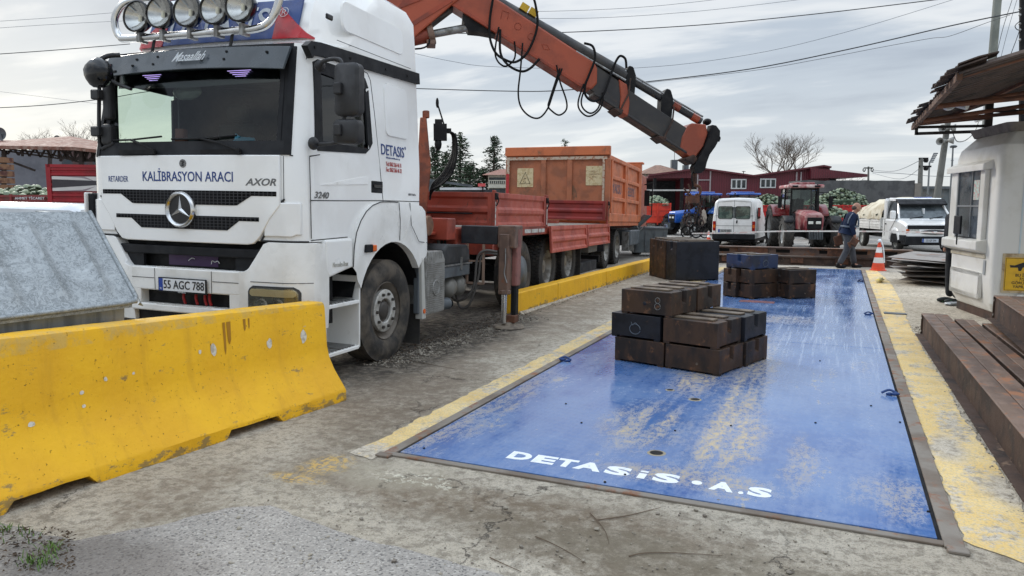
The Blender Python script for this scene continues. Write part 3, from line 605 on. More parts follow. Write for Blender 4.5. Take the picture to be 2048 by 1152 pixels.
# ---------------------------------------------------------------- small ground things
STONE = M('stone', S(150, 142, 128), S(112, 104, 94), s=8, rough=.9)
m = MB(); rr = random.Random(3)
def peb(x, y, r): m.sph((x, y, .003+r*.35), (r*rr.uniform(.8, 1.3), r*rr.uniform(.7, 1.1), r*.6), 6, 4, warp=.5)
for k in range(420):
    p = gp(rr.uniform(380, 1750), rr.uniform(1000, 1150)); peb(p.x, p.y, rr.uniform(.002, .006) if k % 14 else rr.uniform(.008, .014))
for k in range(1500):      # loose grit along the truck's wheels
    y = rr.uniform(6.0, 9.7); x = -4.15+.10*(y-6)*.3+rr.gauss(0, .13); peb(x, y, rr.uniform(.004, .013))
for k in range(500):
    y = rr.uniform(4.2, 11); peb(.97+rr.gauss(0, .035)+.0*y, y, rr.uniform(.003, .008))
for k in range(300):
    y = rr.uniform(9.9, 20); peb(-4.22+rr.uniform(0, .12), y, rr.uniform(.005, .012))
tag(m.build('gravel', STONE, None, 60), 'loose grit and pebbles scattered on the concrete and along the truck wheels', 'gravel', kind='stuff')
LIT = M('dead_leaf', S(82, 66, 50), S(58, 50, 42), s=9, rough=.9); m = MB()
for k in range(1600):
    y = rr.uniform(6.1, 9.8); x = -4.3+rr.gauss(0, .16); s = rr.uniform(.008, .022); a = rr.uniform(0, 6.3); z = rr.uniform(.004, .03)
    m.add([(x+math.cos(a)*s, y+math.sin(a)*s, z), (x-math.sin(a)*s*.5, y+math.cos(a)*s*.5, z+rr.uniform(0, .012)), (x-math.cos(a)*s, y-math.sin(a)*s, z)], [(0, 1, 2)])
for k in range(260):
    p = gp(rr.uniform(0, 150), rr.uniform(1060, 1150)); s = rr.uniform(.006, .016); a = rr.uniform(0, 6.3); z = rr.uniform(.006, .02)
    m.add([(p.x+math.cos(a)*s, p.y+math.sin(a)*s, z), (p.x-math.sin(a)*s*.5, p.y+math.cos(a)*s*.5, z+.008), (p.x-math.cos(a)*s, p.y-math.sin(a)*s, z)], [(0, 1, 2)])
tag(m.build('leaf_litter', LIT), 'dead leaves and dirt drifted beside the truck and in the near left corner', 'leaf litter', kind='stuff')
m = MB()
for cx, cy, n, sp in ((82, 1126, 80, 20), (105, 1100, 40, 16), (8, 1062, 34, 12), (50, 1072, 22, 16)):
    for k in range(n):
        p = gp(cx+rr.gauss(0, sp), cy+rr.gauss(0, sp*.45)); h = rr.uniform(.015, .045); a = rr.uniform(0, 6.3); l = rr.uniform(.01, .045); w = .0028; q = Vector((-math.sin(a), math.cos(a), 0))*w; dd = Vector((math.cos(a), math.sin(a), 0))
        p.z = .003; t1, t2 = p+dd*l*.4+Vector((0, 0, h*.65)), p+dd*l+Vector((0, 0, h)); m.add([p-q, p+q, t1+q*.8, t1-q*.8, t2], [(0, 1, 2, 3), (3, 2, 4)])
tag(m.build('grass', M('grass_blade', S(96, 124, 52), S(70, 96, 40), s=30, rough=.7)), 'sparse green grass tufts at the edge of the asphalt', 'grass', kind='stuff')
TW = M('twig_bark', S(104, 88, 72), rough=.9)
for i, (pts, lb) in enumerate((([(1071, 1073), (1100, 1085), (1140, 1105), (1172, 1127)], 'long thin dry twig lying on the concrete, centre front'),
        ([(1193, 1040), (1250, 1032), (1300, 1020), (1322, 1015)], 'forked dry twig on the concrete just before the deck frame'),
        ([(1180, 1026), (1198, 1045), (1212, 1065), (1218, 1088)], 'short dry twig crossing the forked one before the deck frame'),
        ([(1258, 1112), (1290, 1106), (1350, 1105), (1445, 1112)], 'nearly straight dry twig on the concrete at the lower right'),
        ([(980, 1115), (1005, 1127), (1043, 1143)], 'dark dry twig near the bottom edge of the photo'),
        ([(820, 721), (850, 727), (912, 738)], 'thin dry twig beside the truck front wheel'))):
    q = [gp(*p, .006) for p in pts]; c = q[0].copy(); c.z = 0
    o = MB().tube([p-c+Vector((0, 0, .004*math.sin(3*k))) for k, p in enumerate(q)], lambda t: .0032-.002*t, 5, smooth=5).build('twig', TW, None, 60, loc=c); tag(o, lb, 'twig', 'dry twigs on the concrete')
# ================================================================ CRANE TRUCK
tY = ray(1557, 435).normalized(); tX = -ray(-3068, 330).normalized(); tX = (tX-tY*tX.dot(tY)).normalized(); tZ = tX.cross(tY); TO = gp(760, 725)
TM = Matrix((tX, tY, tZ)).transposed().to_4x4(); TM.translation = TO; TMI = TM.inverted()
def tl(px, py, axis, val):     # photo direction -> truck coordinates on the truck's own plane axis = val
    o = TMI @ CAMP; d = TMI.to_3x3() @ ray(px, py); t = (val-o[axis])/d[axis]; return o+d*t
TRK = thing('crane_truck', 'white cab crane truck with red dropside bed, five roof lamps and orange loader crane', 'truck'); TRK.matrix_world = TM
XC = -1.2
def kz(z):
    if z < 2.0: return 1.0
    if z < 3.55: return 1.0-.065*(z-2.0)/1.5
    return {3.55: .932, 3.66: .90, 3.74: .80, 3.78: .6}.get(round(z, 2), .9)
def rake(z, u=0.0):
    if z < 2: return 0
    if z <= 2.95: return .158*(z-2)/.95
    R = ((2.95, 0), (3.0, .16), (3.04, .27), (3.3, .36), (3.55, .48), (3.80, .66)); h = .66
    for (a, x), (b, y) in zip(R, R[1:]):
        if a <= z <= b: h = x+(y-x)*(z-a)/(b-a); break
    return .158+h*(1 if abs(u) < .98 else 1+.9*(abs(u)-.98)/.2)
def yF(u, z):
    u = abs(u); y = -1.345+.045*min(u/.99, 1)**2
    if u > .99: y += .10*((u-.99)/.205)**2.2
    return y+rake(z, u)
def fP(u, z, off=0.0): return Vector((XC+u*kz(z), yF(u, z)-off, z))
def sP(y, z, off=0.0): return Vector((XC+HW*kz(z)+off, y, z))
HW = 1.21; RU = [0, .25, .5, .75, .99, 1.06, 1.12, 1.165, 1.195]
SY = [-1.13, -1.0, -.24, .1, .45, .82]
def cabring(z, ins=0.0):
    k = kz(z); rear = .85 if z < 3.5 else .85-(z-3.5)*.9
    r = [(u*k, yF(u, z)+ins) for u in RU]+[(HW*k-ins, y) for y in SY]+[(1.17*k, rear), (0.6*k, rear)]
    e_ = yF(1.195, z)+.03; r = [(x, min(max(y, e_) if i >= len(RU) else y, rear)) for i, (x, y) in enumerate(r)]
    return [(XC+x, y, z) for x, y in r]+[(XC-x, y, z) for x, y in reversed(r[1:])]
ZL = [1.27, 1.64, 2.0, 2.12, 2.76, 2.95, 3.0, 3.04, 3.3, 3.55, 3.66, 3.74, 3.78]
rings = [cabring(z) for z in ZL]; n = len(rings[0]); NF = 4; nr = len(RU)-1
m = MB(); m.v = [Vector(p) for r in rings for p in r]
for i in range(len(ZL)-1):
    for k in range(n):
        kk = k if k < n/2 else n-1-k     # mirrored segment number
        z0 = ZL[i]
        front = kk < NF; win = kk == nr+2-0  # side segment between y -.95 and -.25
        if z0 == 2.12 and (front or win): continue
        mi = 1 if (kk < NF+1 and 2.0 <= z0 < 2.95) else 0
        m.f.append([i*n+k, i*n+(k+1) % n, (i+1)*n+(k+1) % n, (i+1)*n+k]); m.m.append(mi)
m.f.append([(len(ZL)-1)*n+k for k in range(n)]); m.m.append(0)
CAB = m.build('cab', [WHITE, BLACKP], TRK, 35)
# inner lining, floor, dash, seats
m = MB(); k_ = 1.10
m.box(XC-k_, XC+k_, .74, .80, 1.5, 2.9); m.box(XC-k_, XC+k_, -1.2, .8, 1.48, 1.52); m.box(XC-1.08, XC+1.08, -1.1, .8, 2.88, 2.91)
for s in (-1, 1):
    x = XC+s*1.105; m.box(x-.01, x+.01, -1.1, -1.02, 1.5, 2.9); m.box(x-.01, x+.01, -.25, .8, 1.5, 2.9); m.box(x-.01, x+.01, -1.1, .8, 1.5, 2.1)
m.build('interior_lining', DARK, CAB)
m = MB(); m.prism([(-1.18, 1.7), (-1.16, 2.08), (-.95, 2.12), (-.80, 2.0), (-.80, 1.6)], XC-1.12, XC+1.12).build('dashboard', DARK, CAB, bevel=.02)
for sx in (-.62, .62):
    m = MB(); m.box(XC+sx-.25, XC+sx+.25, -.45, .1, 1.75, 1.93).box(XC+sx-.25, XC+sx+.25, .05, .2, 1.8, 2.45); m.box(XC+sx-.14, XC+sx+.14, .05, .17, 2.47, 2.66); m.build('seat', DARK, CAB, bevel=.04, seg=2)
MB().tube([(XC+.62+math.cos(a)*.22, -.72+math.sin(a)*.10, 2.12+math.sin(a)*.19) for a in [i*math.pi/10 for i in range(20)]], .015, 6, closed=True).build('steering_wheel', BLACK, CAB, 60)
for sx in (-.3, .35): MB().sph((XC+sx, -.98, 2.13), (.10, .09, .07), 10, 6, warp=.8).build('blue_bag' if sx > 0 else 'clutter', M('blue_bag', S(96, 160, 196), rough=.5) if sx > 0 else DARK, CAB, 50)
MB().cyl((XC-.30, -1.05, 2.12), (XC-.30, -1.05, 2.26), .06, .055, 12).build('cup', M('brown_cup', S(96, 46, 34), rough=.5), CAB, 50)
MB().sph((XC-.22, -1.05, 2.60), (.17, .03, .08), 12, 8).build('interior_mirror', M('mirror_shell', S(90, 96, 94), rough=.2), CAB, 60)
LED = emitmat('purple_led', (.5, .38, .85), .9); GLED = emitmat('green_led', (.2, .9, .3), 1.5)
for px_, py_, w_ in ((304, 155, .13), (478, 146, .15)):
    p = tl(px_, py_, 1, -1.20)
    for k in range(4): MB().box(-w_*(.8-.12*k), w_*(.85-.18*k), 0, .006, -.002, .002).build('led_row', LED, CAB).location = (p.x+.01*k, yF(p.x-XC, p.z)+.008, p.z-.016*k+.02)
for px_, py_ in ((350, 135), (441, 126)): p = tl(px_, py_, 1, -1.20); MB().box(-.02, .02, 0, .006, -.004, .004).build('green_lamp', GLED, CAB).location = (p.x, yF(p.x-XC, p.z)+.008, p.z)
# glass
m = MB(); us = [-.99+.198*i for i in range(11)]
m.loft([[fP(u, z, -.012) for u in us] for z in (2.10, 2.4, 2.76)], closed=False, caps=False).build('windscreen', CABG, CAB, 60)
for s in (-1, 1):
    m = MB(); vs = []
    for y, z in ((-1.02, 2.10), (-.23, 2.10), (-.23, 2.76), (-1.02, 2.76)):
        p = sP(y, z, -.012); vs.append((p.x if s > 0 else 2*XC-p.x, p.y, p.z))
    m.add(vs, [(0, 1, 2, 3)]).build('side_window', CLEARG if s < 0 else DARKG, CAB)
    # black window rubber
    m = MB()
    def SQ(y, z, o): p = sP(y, z, o); return Vector((p.x if s > 0 else 2*XC-p.x, p.y, p.z))
    def quad(pts, o=.006):
        a = [SQ(y, z, o) for y, z in pts]; c = [SQ(y, z, -.02) for y, z in pts]; nn = len(pts)
        m.add(a+c, [list(range(nn)), list(range(nn, 2*nn))[::-1]]+[(i, (i+1) % nn, nn+(i+1) % nn, nn+i) for i in range(nn)])
    quad([(-1.12, 2.10), (-1.0, 2.14), (-.98, 2.72), (-1.07, 2.80)]); quad([(-1.12, 2.10), (-1.08, 2.05), (-.30, 2.09), (-.22, 2.14), (-1.0, 2.14)])
    quad([(-.22, 2.14), (-.165, 2.2), (-.20, 2.70), (-.27, 2.66), (-.25, 2.2)]); quad([(-1.07, 2.80), (-.98, 2.72), (-.27, 2.70), (-.20, 2.72), (-.25, 2.80), (-.32, 2.83), (-1.02, 2.83)])
    m.build('window_rubber', BLACKP, CAB)
# black inner rim round the windscreen, top dark band, light reflections are left to the sky
m = MB()
def fstrip(m, us, top, bot, off, th, mi=None):
    def f(p, u): 
        if callable(p): return p(u)
        for (a, za), (c, zc) in zip(p, p[1:]):
            if a <= u <= c: return za+(zc-za)*(u-a)/max(1e-9, c-a)
        return p[0][1] if u < p[0][0] else p[-1][1]
    r = []
    for u in us:
        t, b = f(top, u), f(bot, u); t = max(t, b+1e-4); r.append([fP(u, b, off), fP(u, t, off), fP(u, t, off-th), fP(u, b, off-th)])
    m.loft(r, mi)
def lin(a, b, k=14): return [a+(b-a)*i/k for i in range(k+1)]
fstrip(m, lin(-1.08, 1.08), lambda u: 2.12, lambda u: 2.0, .010, .03)
fstrip(m, lin(-.99, -.95, 2), lambda u: 2.76, lambda u: 2.1, .006, .03); fstrip(m, lin(.95, .99, 2), lambda u: 2.76, lambda u: 2.1, .006, .03)
m.build('windscreen_surround', BLACKP, CAB, 40)
m = MB(); fstrip(m, lin(-.93, .92), lambda u: 2.75, lambda u: 2.60+.03*abs(u), -.02, .004); m.build('sun_band', GLOSSB, CAB, 40)
# A pillar flank and roof gutter: black band
m = MB()
def sband(m, pts, w, o=.012, th=.04):   # band on the side following pts (y,z)
    r = []
    for i, (y, z) in enumerate(pts):
        a = Vector(pts[max(0, i-1)]); b = Vector(pts[min(len(pts)-1, i+1)]); d = (b-a).normalized(); q = Vector((-d.y, d.x))*w/2
        r.append([sP(y+q.x, z+q.y, o), sP(y-q.x, z-q.y, o), sP(y-q.x, z-q.y, o-th), sP(y+q.x, z+q.y, o-th)])
    m.loft(r)
sband(m, [(-1.17, 2.86), (-1.12, 2.90), (-1.0, 2.915), (-.4, 2.94), (.3, 2.965), (.84, 2.985)], .115, .035, .06)
for s in (-1, 1):
    for u0, u1 in ((1.03, 1.085),):
        r = [[fP(s*u0, z, .012), fP(s*u1, z, .012), fP(s*u1, z, -.03), fP(s*u0, z, -.03)] for z in lin(2.0, 2.92, 8)]; m.loft(r)
m.each('gutter_trim', BLACKP, CAB, smooth=40)
m = MB()
for y in (-1.1, -.55, .1, .55): p = sP(y, 2.915+.033*(y+1), .036); m.cyl(p, p+Vector((.008, 0, 0)), .013, n=8)
m.each('trim_bolt', BLACK, CAB)
# seams (dark panel gaps), small raised tubes sunk into the skin
SEAM = M('panel_gap', S(48, 48, 48), rough=.8); m = MB()
def sline(pts, r=.0045, o=.0): m.tube([sP(y, z, o) for y, z in pts], r, 4)
sline([(-1.2, 1.99), (-1.19, 1.7), (-1.18, 1.3)]); sline([(-.20, 2.86), (-.15, 2.8), (-.10, 2.5), (-.03, 1.95), (.03, 1.64)]); sline([(-1.18, 1.625), (-.6, 1.635), (.03, 1.65), (.82, 1.655)])
sline([(-1.18, 2.80), (-1.1, 2.87), (-.3, 2.87), (-.20, 2.86)]); sline([(-1.18, 1.285), (-.62, 1.30)])
m.tube([fP(1.02, z, -.001) for z in (1.99, 1.8, 1.6)], .003, 4)
for u in (-1.02, ): m.tube([fP(u, z, .001) for z in (1.99, 1.8, 1.6)], .0045, 4)
m.tube([fP(u, 1.995, .002) for u in lin(-1.1, 1.1)], .005, 4)
sline([(-1.05, 2.02), (-1.2, 1.995)]); sline([(-.70, 3.06), (.7, 3.07)], .003)
m.build('panel_gaps', SEAM, CAB, 60)
m = MB()      # raised pressings of the side wall and roof side
def spanel(m, pts, o=.012):
    c = Vector((sum(p[0] for p in pts)/len(pts), sum(p[1] for p in pts)/len(pts)))
    out = []; 
    for t, oo in ((1.0, -.004), (.97, o)): out.append([sP(c.x+(y-c.x)*t, c.y+(z-c.y)*t, oo) for y, z in pts])
    m.loft(out)
def rrect(y0, y1, z0, z1, r=.06, k=4):
    o = []
    for cy, cz, a0 in ((y1-r, z1-r, 0), (y0+r, z1-r, 90), (y0+r, z0+r, 180), (y1-r, z0+r, 270)):
        for i in range(k+1): a = rad(a0+90*i/k); o.append((cy+math.cos(a)*r, cz+math.sin(a)*r))
    return o
spanel(m, rrect(.09, .58, 2.30, 2.83, .07)); spanel(m, rrect(-.62, .55, 3.17, 3.44, .08), .009)
spanel(m, [(-1.05, 1.76), (-.32, 1.87), (-.25, 1.87), (-.26, 1.80)], .006)
m.each('side_pressing', WHITE, CAB, smooth=30)
MB().box(-.022+.0, .004, -1.0, -.9, 3.22, 3.27).build('roof_marker_lamp', GLOSSB, CAB, bevel=.01).location = (-.07, .18, 0)
# door handle
p = sP(-.17, 1.76, .0); m = MB(); m.box(p.x-.01, p.x+.006, -.20, .02, 1.72, 1.84); h = m.build('door_handle', BLACKP, CAB, bevel=.01); MB().box(p.x+.006, p.x+.02, -.17, -.02, 1.775, 1.80).build('grip', GLOSSB, h, bevel=.004)
# ---------------- front face
m = MB()
top = [(-1.0, 1.998), (1.0, 1.998)]; bot = [(-1.0, 1.58), (-.985, 1.56), (-.90, 1.46), (-.80, 1.30), (-.74, 1.245), (-.68, 1.235), (.68, 1.235), (.74, 1.245), (.80, 1.30), (.90, 1.46), (.985, 1.56), (1.0, 1.58)]
us = sorted(set([round(x, 4) for x in lin(-1.0, 1.0, 24)]+[b[0] for b in bot]))
fstrip(m, us, top, bot, .028, .03); HOOD = m.build('front_panel', WHITE, CAB, 30, bevel=.008, seg=2)
def mat_mesh():
    b = NB('grille_mesh'); co = b.coord(False); v = b.n('ShaderNodeTexVoronoi', {'Vector': b.mapv(co, (24, 1, 38)), 'Scale': 1.0, 'Randomness': .0}, feature='DISTANCE_TO_EDGE').outputs[0]
    f = b.ramp(v, .05, .16); b.bs.inputs['Specular IOR Level'].default_value = .1; return b.fin(b.mix(f, S(64, 64, 66), S(3, 3, 4)), .9, 0.0)
GR = mat_mesh(); GRL = MB()
def trap(z1, zs, z0, ue, ut, ub, nm):     # slot along the full width plus the deeper mesh field
    m = MB(); fstrip(m, lin(-ue, ue, 24), lambda u: z1, lambda u: zs, .031, .006); m.build('grille_slot', GR, CAB)
    m = MB(); fstrip(m, lin(-ut, ut, 30), lambda u: z1-.001, lambda u: z0 if abs(u) < ub else z0+(z1-.01-z0)*min(1, (abs(u)-ub)/(ut-ub))**1.0*.75, .033, .006); m.build(nm, GR, CAB)
trap(1.692, 1.652, 1.568, .97, .73, .58, 'grille_mesh_panel'); trap(1.472, 1.436, 1.352, .80, .60, .48, 'grille_mesh_panel')
m = MB()
for z0, z1, ub in ():   # sculpted white lips under the slots
    fstrip(m, lin(-ub-.08, ub+.08, 20), lambda u: z1 if abs(u) < ub else z1-.02, lambda u: z0, .042, .03)
m.each('grille_lip', WHITE, CAB, smooth=30, bevel=.01, seg=2)
# round star badge
pc = fP(0, 1.522, .05); m = MB(); m.lathe([(.120, 0), (.126, .018), (.142, .028), (.156, .018), (.160, -.03), (.12, -.03)], (0, 0, 0), 'y', 40, cap=False)
m.xf = None; BADGE = m.build('star_badge', CHROME, CAB, 60); BADGE.location = pc; BADGE.rotation_euler = (0, 0, math.pi)
MB().lathe([(.125, 0), (.125, .004)], (0, 0, 0), 'y', 32).build('badge_backing', M('badge_black', S(16, 16, 18), rough=.3), BADGE)
m = MB()
for k in range(3):
    a = math.pi/2+k*2*math.pi/3; d = Vector((math.cos(a), 0, math.sin(a))); q = Vector((-d.z, 0, d.x)); tip = d*.122; n_ = Vector((0, .022, 0)); b0 = Vector((0, .006, 0))
    i1, i2 = (d*.012+q*.020), (d*.012-q*.020)
    m.add([b0+tip, b0+i1, b0+i2, n_*1.0, b0+tip+n_*.15], [(0, 1, 3), (0, 3, 2), (1, 2, 3)])
m.build('badge_star', CHROME, BADGE)
o = MB().lathe([(.0, .0), (.036, .003), (.038, -.006)], (0, 0, 0), 'y', 20).build('round_emblem', TXTGREY, CAB, 40); o.location = fP(0.02, 1.925, .03); o.rotation_euler = (0, 0, math.pi)
o = MB().tube([(-.012, 0, .016), (-.002, 0, .02), (.012, 0, .012), (-.006, 0, -.002), (.01, 0, -.012), (-.004, 0, -.02), (-.014, 0, -.014)], .003, 5, smooth=3).build('emblem_swirl', TXTBLACK, CAB, 60); o.location = fP(0.02, 1.925, .036)
def fbend(off): return lambda p: Vector((p.x, yF((p.x-XC), p.z)-off-(p.y), p.z))
def ftext(s, h, px, py, mt, **k):
    p = tl(px, py, 1, -1.375); text('lettering', s, h, Matrix(((1, 0, 0, p.x), (0, 0, -1, 0), (0, 1, 0, p.z), (0, 0, 0, 1))), mt, CAB, .0012, bend=lambda q: Vector((q.x, yF(q.x-XC, q.z)-.0295+q.y, q.z)), **k); return p
ftext('KALİBRASYON ARACI', .085, 371, 354, TXTBLUE, sx=.84, bold=.012); ftext('RETARDER', .052, 231, 358, TXTBLUE, sx=.72); ftext('AXOR', .058, 516, 364.5, TXTGREY, sx=1.25, shear=.3, bold=.03)
# number plate
q0, q1 = tl(317, 554, 1, -1.40), tl(415, 589, 1, -1.40); PL = MB().box(-.272, .272, -.012, 0, -.066, .068).build('number_plate', BLACKP, CAB, bevel=.004); PL.location = ((q0.x+q1.x)/2, -1.398, (q0.z+q1.z)/2-.002)
MB().box(-.258, .258, -.016, -.012, -.050, .058).build('plate_face', M('plate_white', S(226, 228, 230), rough=.3), PL); MB().box(-.258, -.212, -.018, -.0165, -.050, .058).build('plate_blue_end', M('plate_blue', S(20, 60, 150), rough=.3), PL)
FX = Matrix(((1, 0, 0, 0), (0, 0, -1, 0), (0, 1, 0, 0), (0, 0, 0, 1)))
def FT(x, y, z): m_ = FX.copy(); m_.translation = (x, y, z); return m_
text('plate_characters', '55 AGC 788', .074, FT(.024, -.018, .003), TXTBLACK, PL, .001, sx=.84, bold=.012); text('plate_characters', 'TR', .016, FT(-.235, -.0195, -.033), TXTWHITE, PL, .0005, sx=.8); text('plate_characters', 'DETASIS A.S.', .011, FT(0, -.0135, -.059), TXTWHITE, PL, .0005)
# ---------------- bumper
m = MB(); us = lin(.60, 1.24, 14)
def bend_u(u, z, off): 
    p = fP(u, min(z, 1.9), off); return p
for s in (-1, 1):
    r = []
    for u in us+[1.245]:
        tz = 1.262; lo = .50
        inner_top = 1.262 if u > .84 else 1.0+(.262)*max(0, (u-.66))/.18
        r.append([bend_u(s*u, lo, .02), bend_u(s*u, .70, .045), bend_u(s*u, min(inner_top, 1.02), .045), bend_u(s*u, inner_top, .015), bend_u(s*u, inner_top, -.10), bend_u(s*u, lo, -.10)])
    # side return of the bumper corner
    for yy in (-1.08, -.98):
        x = XC+s*1.245; r.append([(x, yy, lo), (x+s*.01, yy, .70), (x+s*.01, yy, 1.02), (x, yy, 1.262), (x-s*.05, yy, 1.262), (x-s*.05, yy, lo)])
    m.loft(r)
m2 = MB(); fstrip(m2, lin(-.62, .62, 16), lambda u: 1.0, lambda u: .79, .045, .1); fstrip(m2, lin(-.62, .62, 16), lambda u: .665, lambda u: .60, .050, .12)
for s in (-1, 1): fstrip(m, sorted([s*.62, s*.50]), lambda u: .80, lambda u: .60, .044, .1)
BMP = m.each('bumper', WHITED, CAB, smooth=35, bevel=.008, seg=2)[0]; m2.build('bumper_centre', WHITED, BMP, 35, bevel=.012, seg=2)
m = MB()
for i in range(24): u = -.30+.6*i/23; p = fP(u, 1.0, .02); m.box(p.x-.008, p.x+.008, p.y-.02, p.y+.03, 1.0, 1.006); m.box(p.x-.008, p.x+.008, p.y-.03, p.y+.02, .665, .671)
m.each('step_rib', WHITED, BMP)
m = MB(); fstrip(m, lin(-.86, .86, 16), lambda u: 1.262, lambda u: 1.0, -.10, .02); fstrip(m, lin(-.6, .6, 12), lambda u: .80, lambda u: .64, -.05, .02); fstrip(m, lin(-.7, .7, 12), lambda u: .60, lambda u: .46, -.02, .02)
m.box(XC-1.1, XC+1.1, -1.2, -.7, .5, 1.26); m.build('bumper_backing', BLACK, BMP)
m = MB(); fstrip(m, lin(-.80, .80, 20), lambda u: 1.195, lambda u: 1.115, .0, .09); m.build('bumper_bar', BLACKP, BMP, 40, bevel=.01, seg=2)
m = MB()
for s in (-1, 1): fstrip(m, lin(s*.52, s*.86, 6) if s > 0 else lin(-.86, -.52, 6), lambda u: 1.12, lambda u: 1.0, -.02, .03)
m.each('bumper_cheek', BLACKP, BMP, 40)
o = MB().box(-.34, .22, -.02, .02, -.045, .06).build('purple_panel', M('purple_case', S(66, 32, 84), rough=.4), BMP); o.location = (XC+.05, -1.225, 1.06)
m = MB(); m.tube([(-.02, 0, -.01), (.02, 0, .015), (.05, 0, .01)], .004, 5, smooth=3); m.tube([(.24, 0, -.03), (.25, 0, 0), (.28, 0, -.01), (.31, 0, .0), (.33, 0, -.02)], .004, 5, smooth=3); o = m.build('white_scribble', TXTWHITE, BMP, 60); o.location = (XC-.04, -1.25, 1.07)
m = MB()
for x in (-.12, .02, .12, .17): m.tube([(x, 0, .06), (x+.01, -.02, 0), (x+.02, -.01, -.06)], .012, 6, smooth=3)

for o in m.each('air_line', M('red_hose', S(150, 28, 30), rough=.5), BMP, 60): o.location = (XC+.08, -1.33, .74)
m = MB()
for s in (-1, 1):
    m.tube([bend_u(s*u, .92, .047) for u in lin(.72, 1.24, 8)], .003, 4)
m.tube([bend_u(u, .9, .0465) for u in lin(.33, .60, 5)], .003, 4); m.tube([bend_u(u, .9, .0465) for u in lin(-.60, -.33, 5)], .003, 4)
for u in (.32, -.32): m.tube([bend_u(u, z, .047) for z in (.99, .9, .8)], .003, 4)
m.build('panel_gaps', SEAM, BMP, 60)
# corner panels with their dark seam
for s in (-1, 1):
    m = MB(); us_ = sorted(s*u for u in lin(.84, 1.16, 10))
    def tp(u): a = abs(u); return 1.40+.17*min(1, (a-.84)/.12) if a < .96 else 1.60
    def bt(u): a = abs(u); return 1.312 if a < 1.1 else 1.33
    fstrip(m, us_, tp, bt, .020, .03); m.build('corner_panel', WHITE, CAB, 35, bevel=.008, seg=2)
    m = MB(); m.tube([fP(s*a, b_, .006) for a, b_ in ((1.03, 1.63), (.99, 1.60), (.93, 1.52), (.87, 1.40), (.83, 1.315), (.80, 1.27))], .009, 5)
    m.tube([fP(s*a, 1.272, .006) for a in lin(.80, 1.2, 6)], .008, 5); m.build('corner_seam', SEAM, CAB, 60)
# left front corner vane (dark slot by the headlamp side)
MB().box(XC-1.28, XC-1.21, -1.24, -1.02, 1.30, 1.66).build('side_vane', BLACKP, CAB, bevel=.02, seg=2); MB().box(XC-1.29, XC-1.27, -1.27, -1.10, 1.30, 1.66).build('vane_rim', WHITE, CAB, bevel=.015, seg=2)
# headlamps
for s in (-1, 1):
    def fr_(a, b, z0, z1, off, th, c=.03):
        m = MB(); uu2 = sorted(s*x for x in [a, a+c*.3, a+c]+lin(a+c, b-c, 8)[1:-1]+[b-c, b-c*.3, b]); e_ = lambda u: c*(1-min(1, max(0, (min(abs(u)-a, b-abs(u)))/c))**.5)
        fstrip(m, uu2, lambda u: z1-e_(u), lambda u: z0+e_(u), off, th); return m
    HL = fr_(.70, 1.17, .62, .888, .053, .03, .05).build('headlight', M('lamp_bezel', S(60, 60, 62), rough=.4), CAB, 40)
    fr_(.715, 1.155, .635, .872, .072, .004, .04).build('lamp_lens', LENS, HL, 40)
    m = fr_(.715, 1.155, .635, .872, .056, .004, .04); m.build('reflector', M('reflector', S(150, 150, 140), S(112, 110, 100), s=9, rough=.25, metal=.7), HL, 40)
    m = MB()
    for uu_, rr_ in ((.84, .062), (1.0, .062)): c = fP(s*uu_, .72, .060); m.lathe([(rr_, 0), (rr_*.6, .006), (.015, .003)], c, 'y', 20, cap=False)
    m.each('lamp_bowl', CHROME, HL, smooth=50); m = fr_(.725, 1.145, .80, .862, .064, .006, .02); m.build('indicator_strip', M('amber_clear', S(206, 190, 150), rough=.25), HL, 40)
# sun visor
m = MB(); r = []
for u in lin(-1.02, 1.06, 20):
    dz = -.018*abs(u)**2; r.append([fP(u, 2.93, .02)+Vector((0, 0, dz)), fP(u, 2.93, .06)+Vector((0, 0, dz)), fP(u, 2.735, .13)+Vector((0, .0, dz*1.5)), fP(u, 2.73, .115)+Vector((0, 0, dz*1.5))])
m.loft(r); VIS = m.build('sun_visor', M('visor_grey', S(46, 54, 60), rough=.3), CAB, 35, bevel=.004)
m = MB()
for u, z in ((-.94, 2.83), (-.60, 2.86), (-.62, 2.80), (-.34, 2.87), (-.36, 2.80), (.2, 2.88), (.2, 2.81), (.44, 2.88), (.44, 2.81), (.86, 2.86)):
    p = fP(u, z, .095+(2.83-z)*.35); m.cyl(p+Vector((0, .02, 0)), p+Vector((0, -.008, 0)), .013, .010, 8)
m.each('visor_bolt', BLACK, VIS)
p = tl(375, 113, 1, -1.33); text('lettering', 'Masaallah', .085, FT(p.x, 0, p.z), TXTWHITE, VIS, .001, sx=.74, shear=.5, bold=.025, bend=lambda q: Vector((q.x, yF(q.x-XC, q.z)-.124+(q.z-2.83)*.36, q.z)))
for u in (-.5, .38):
    m = MB(); m.bar((XC+u, -1.17, 2.94), (XC+u, -1.14, 3.06), .03, .008, up=(0, -1, 0)); m.build('bracket', BLACK, CAB)
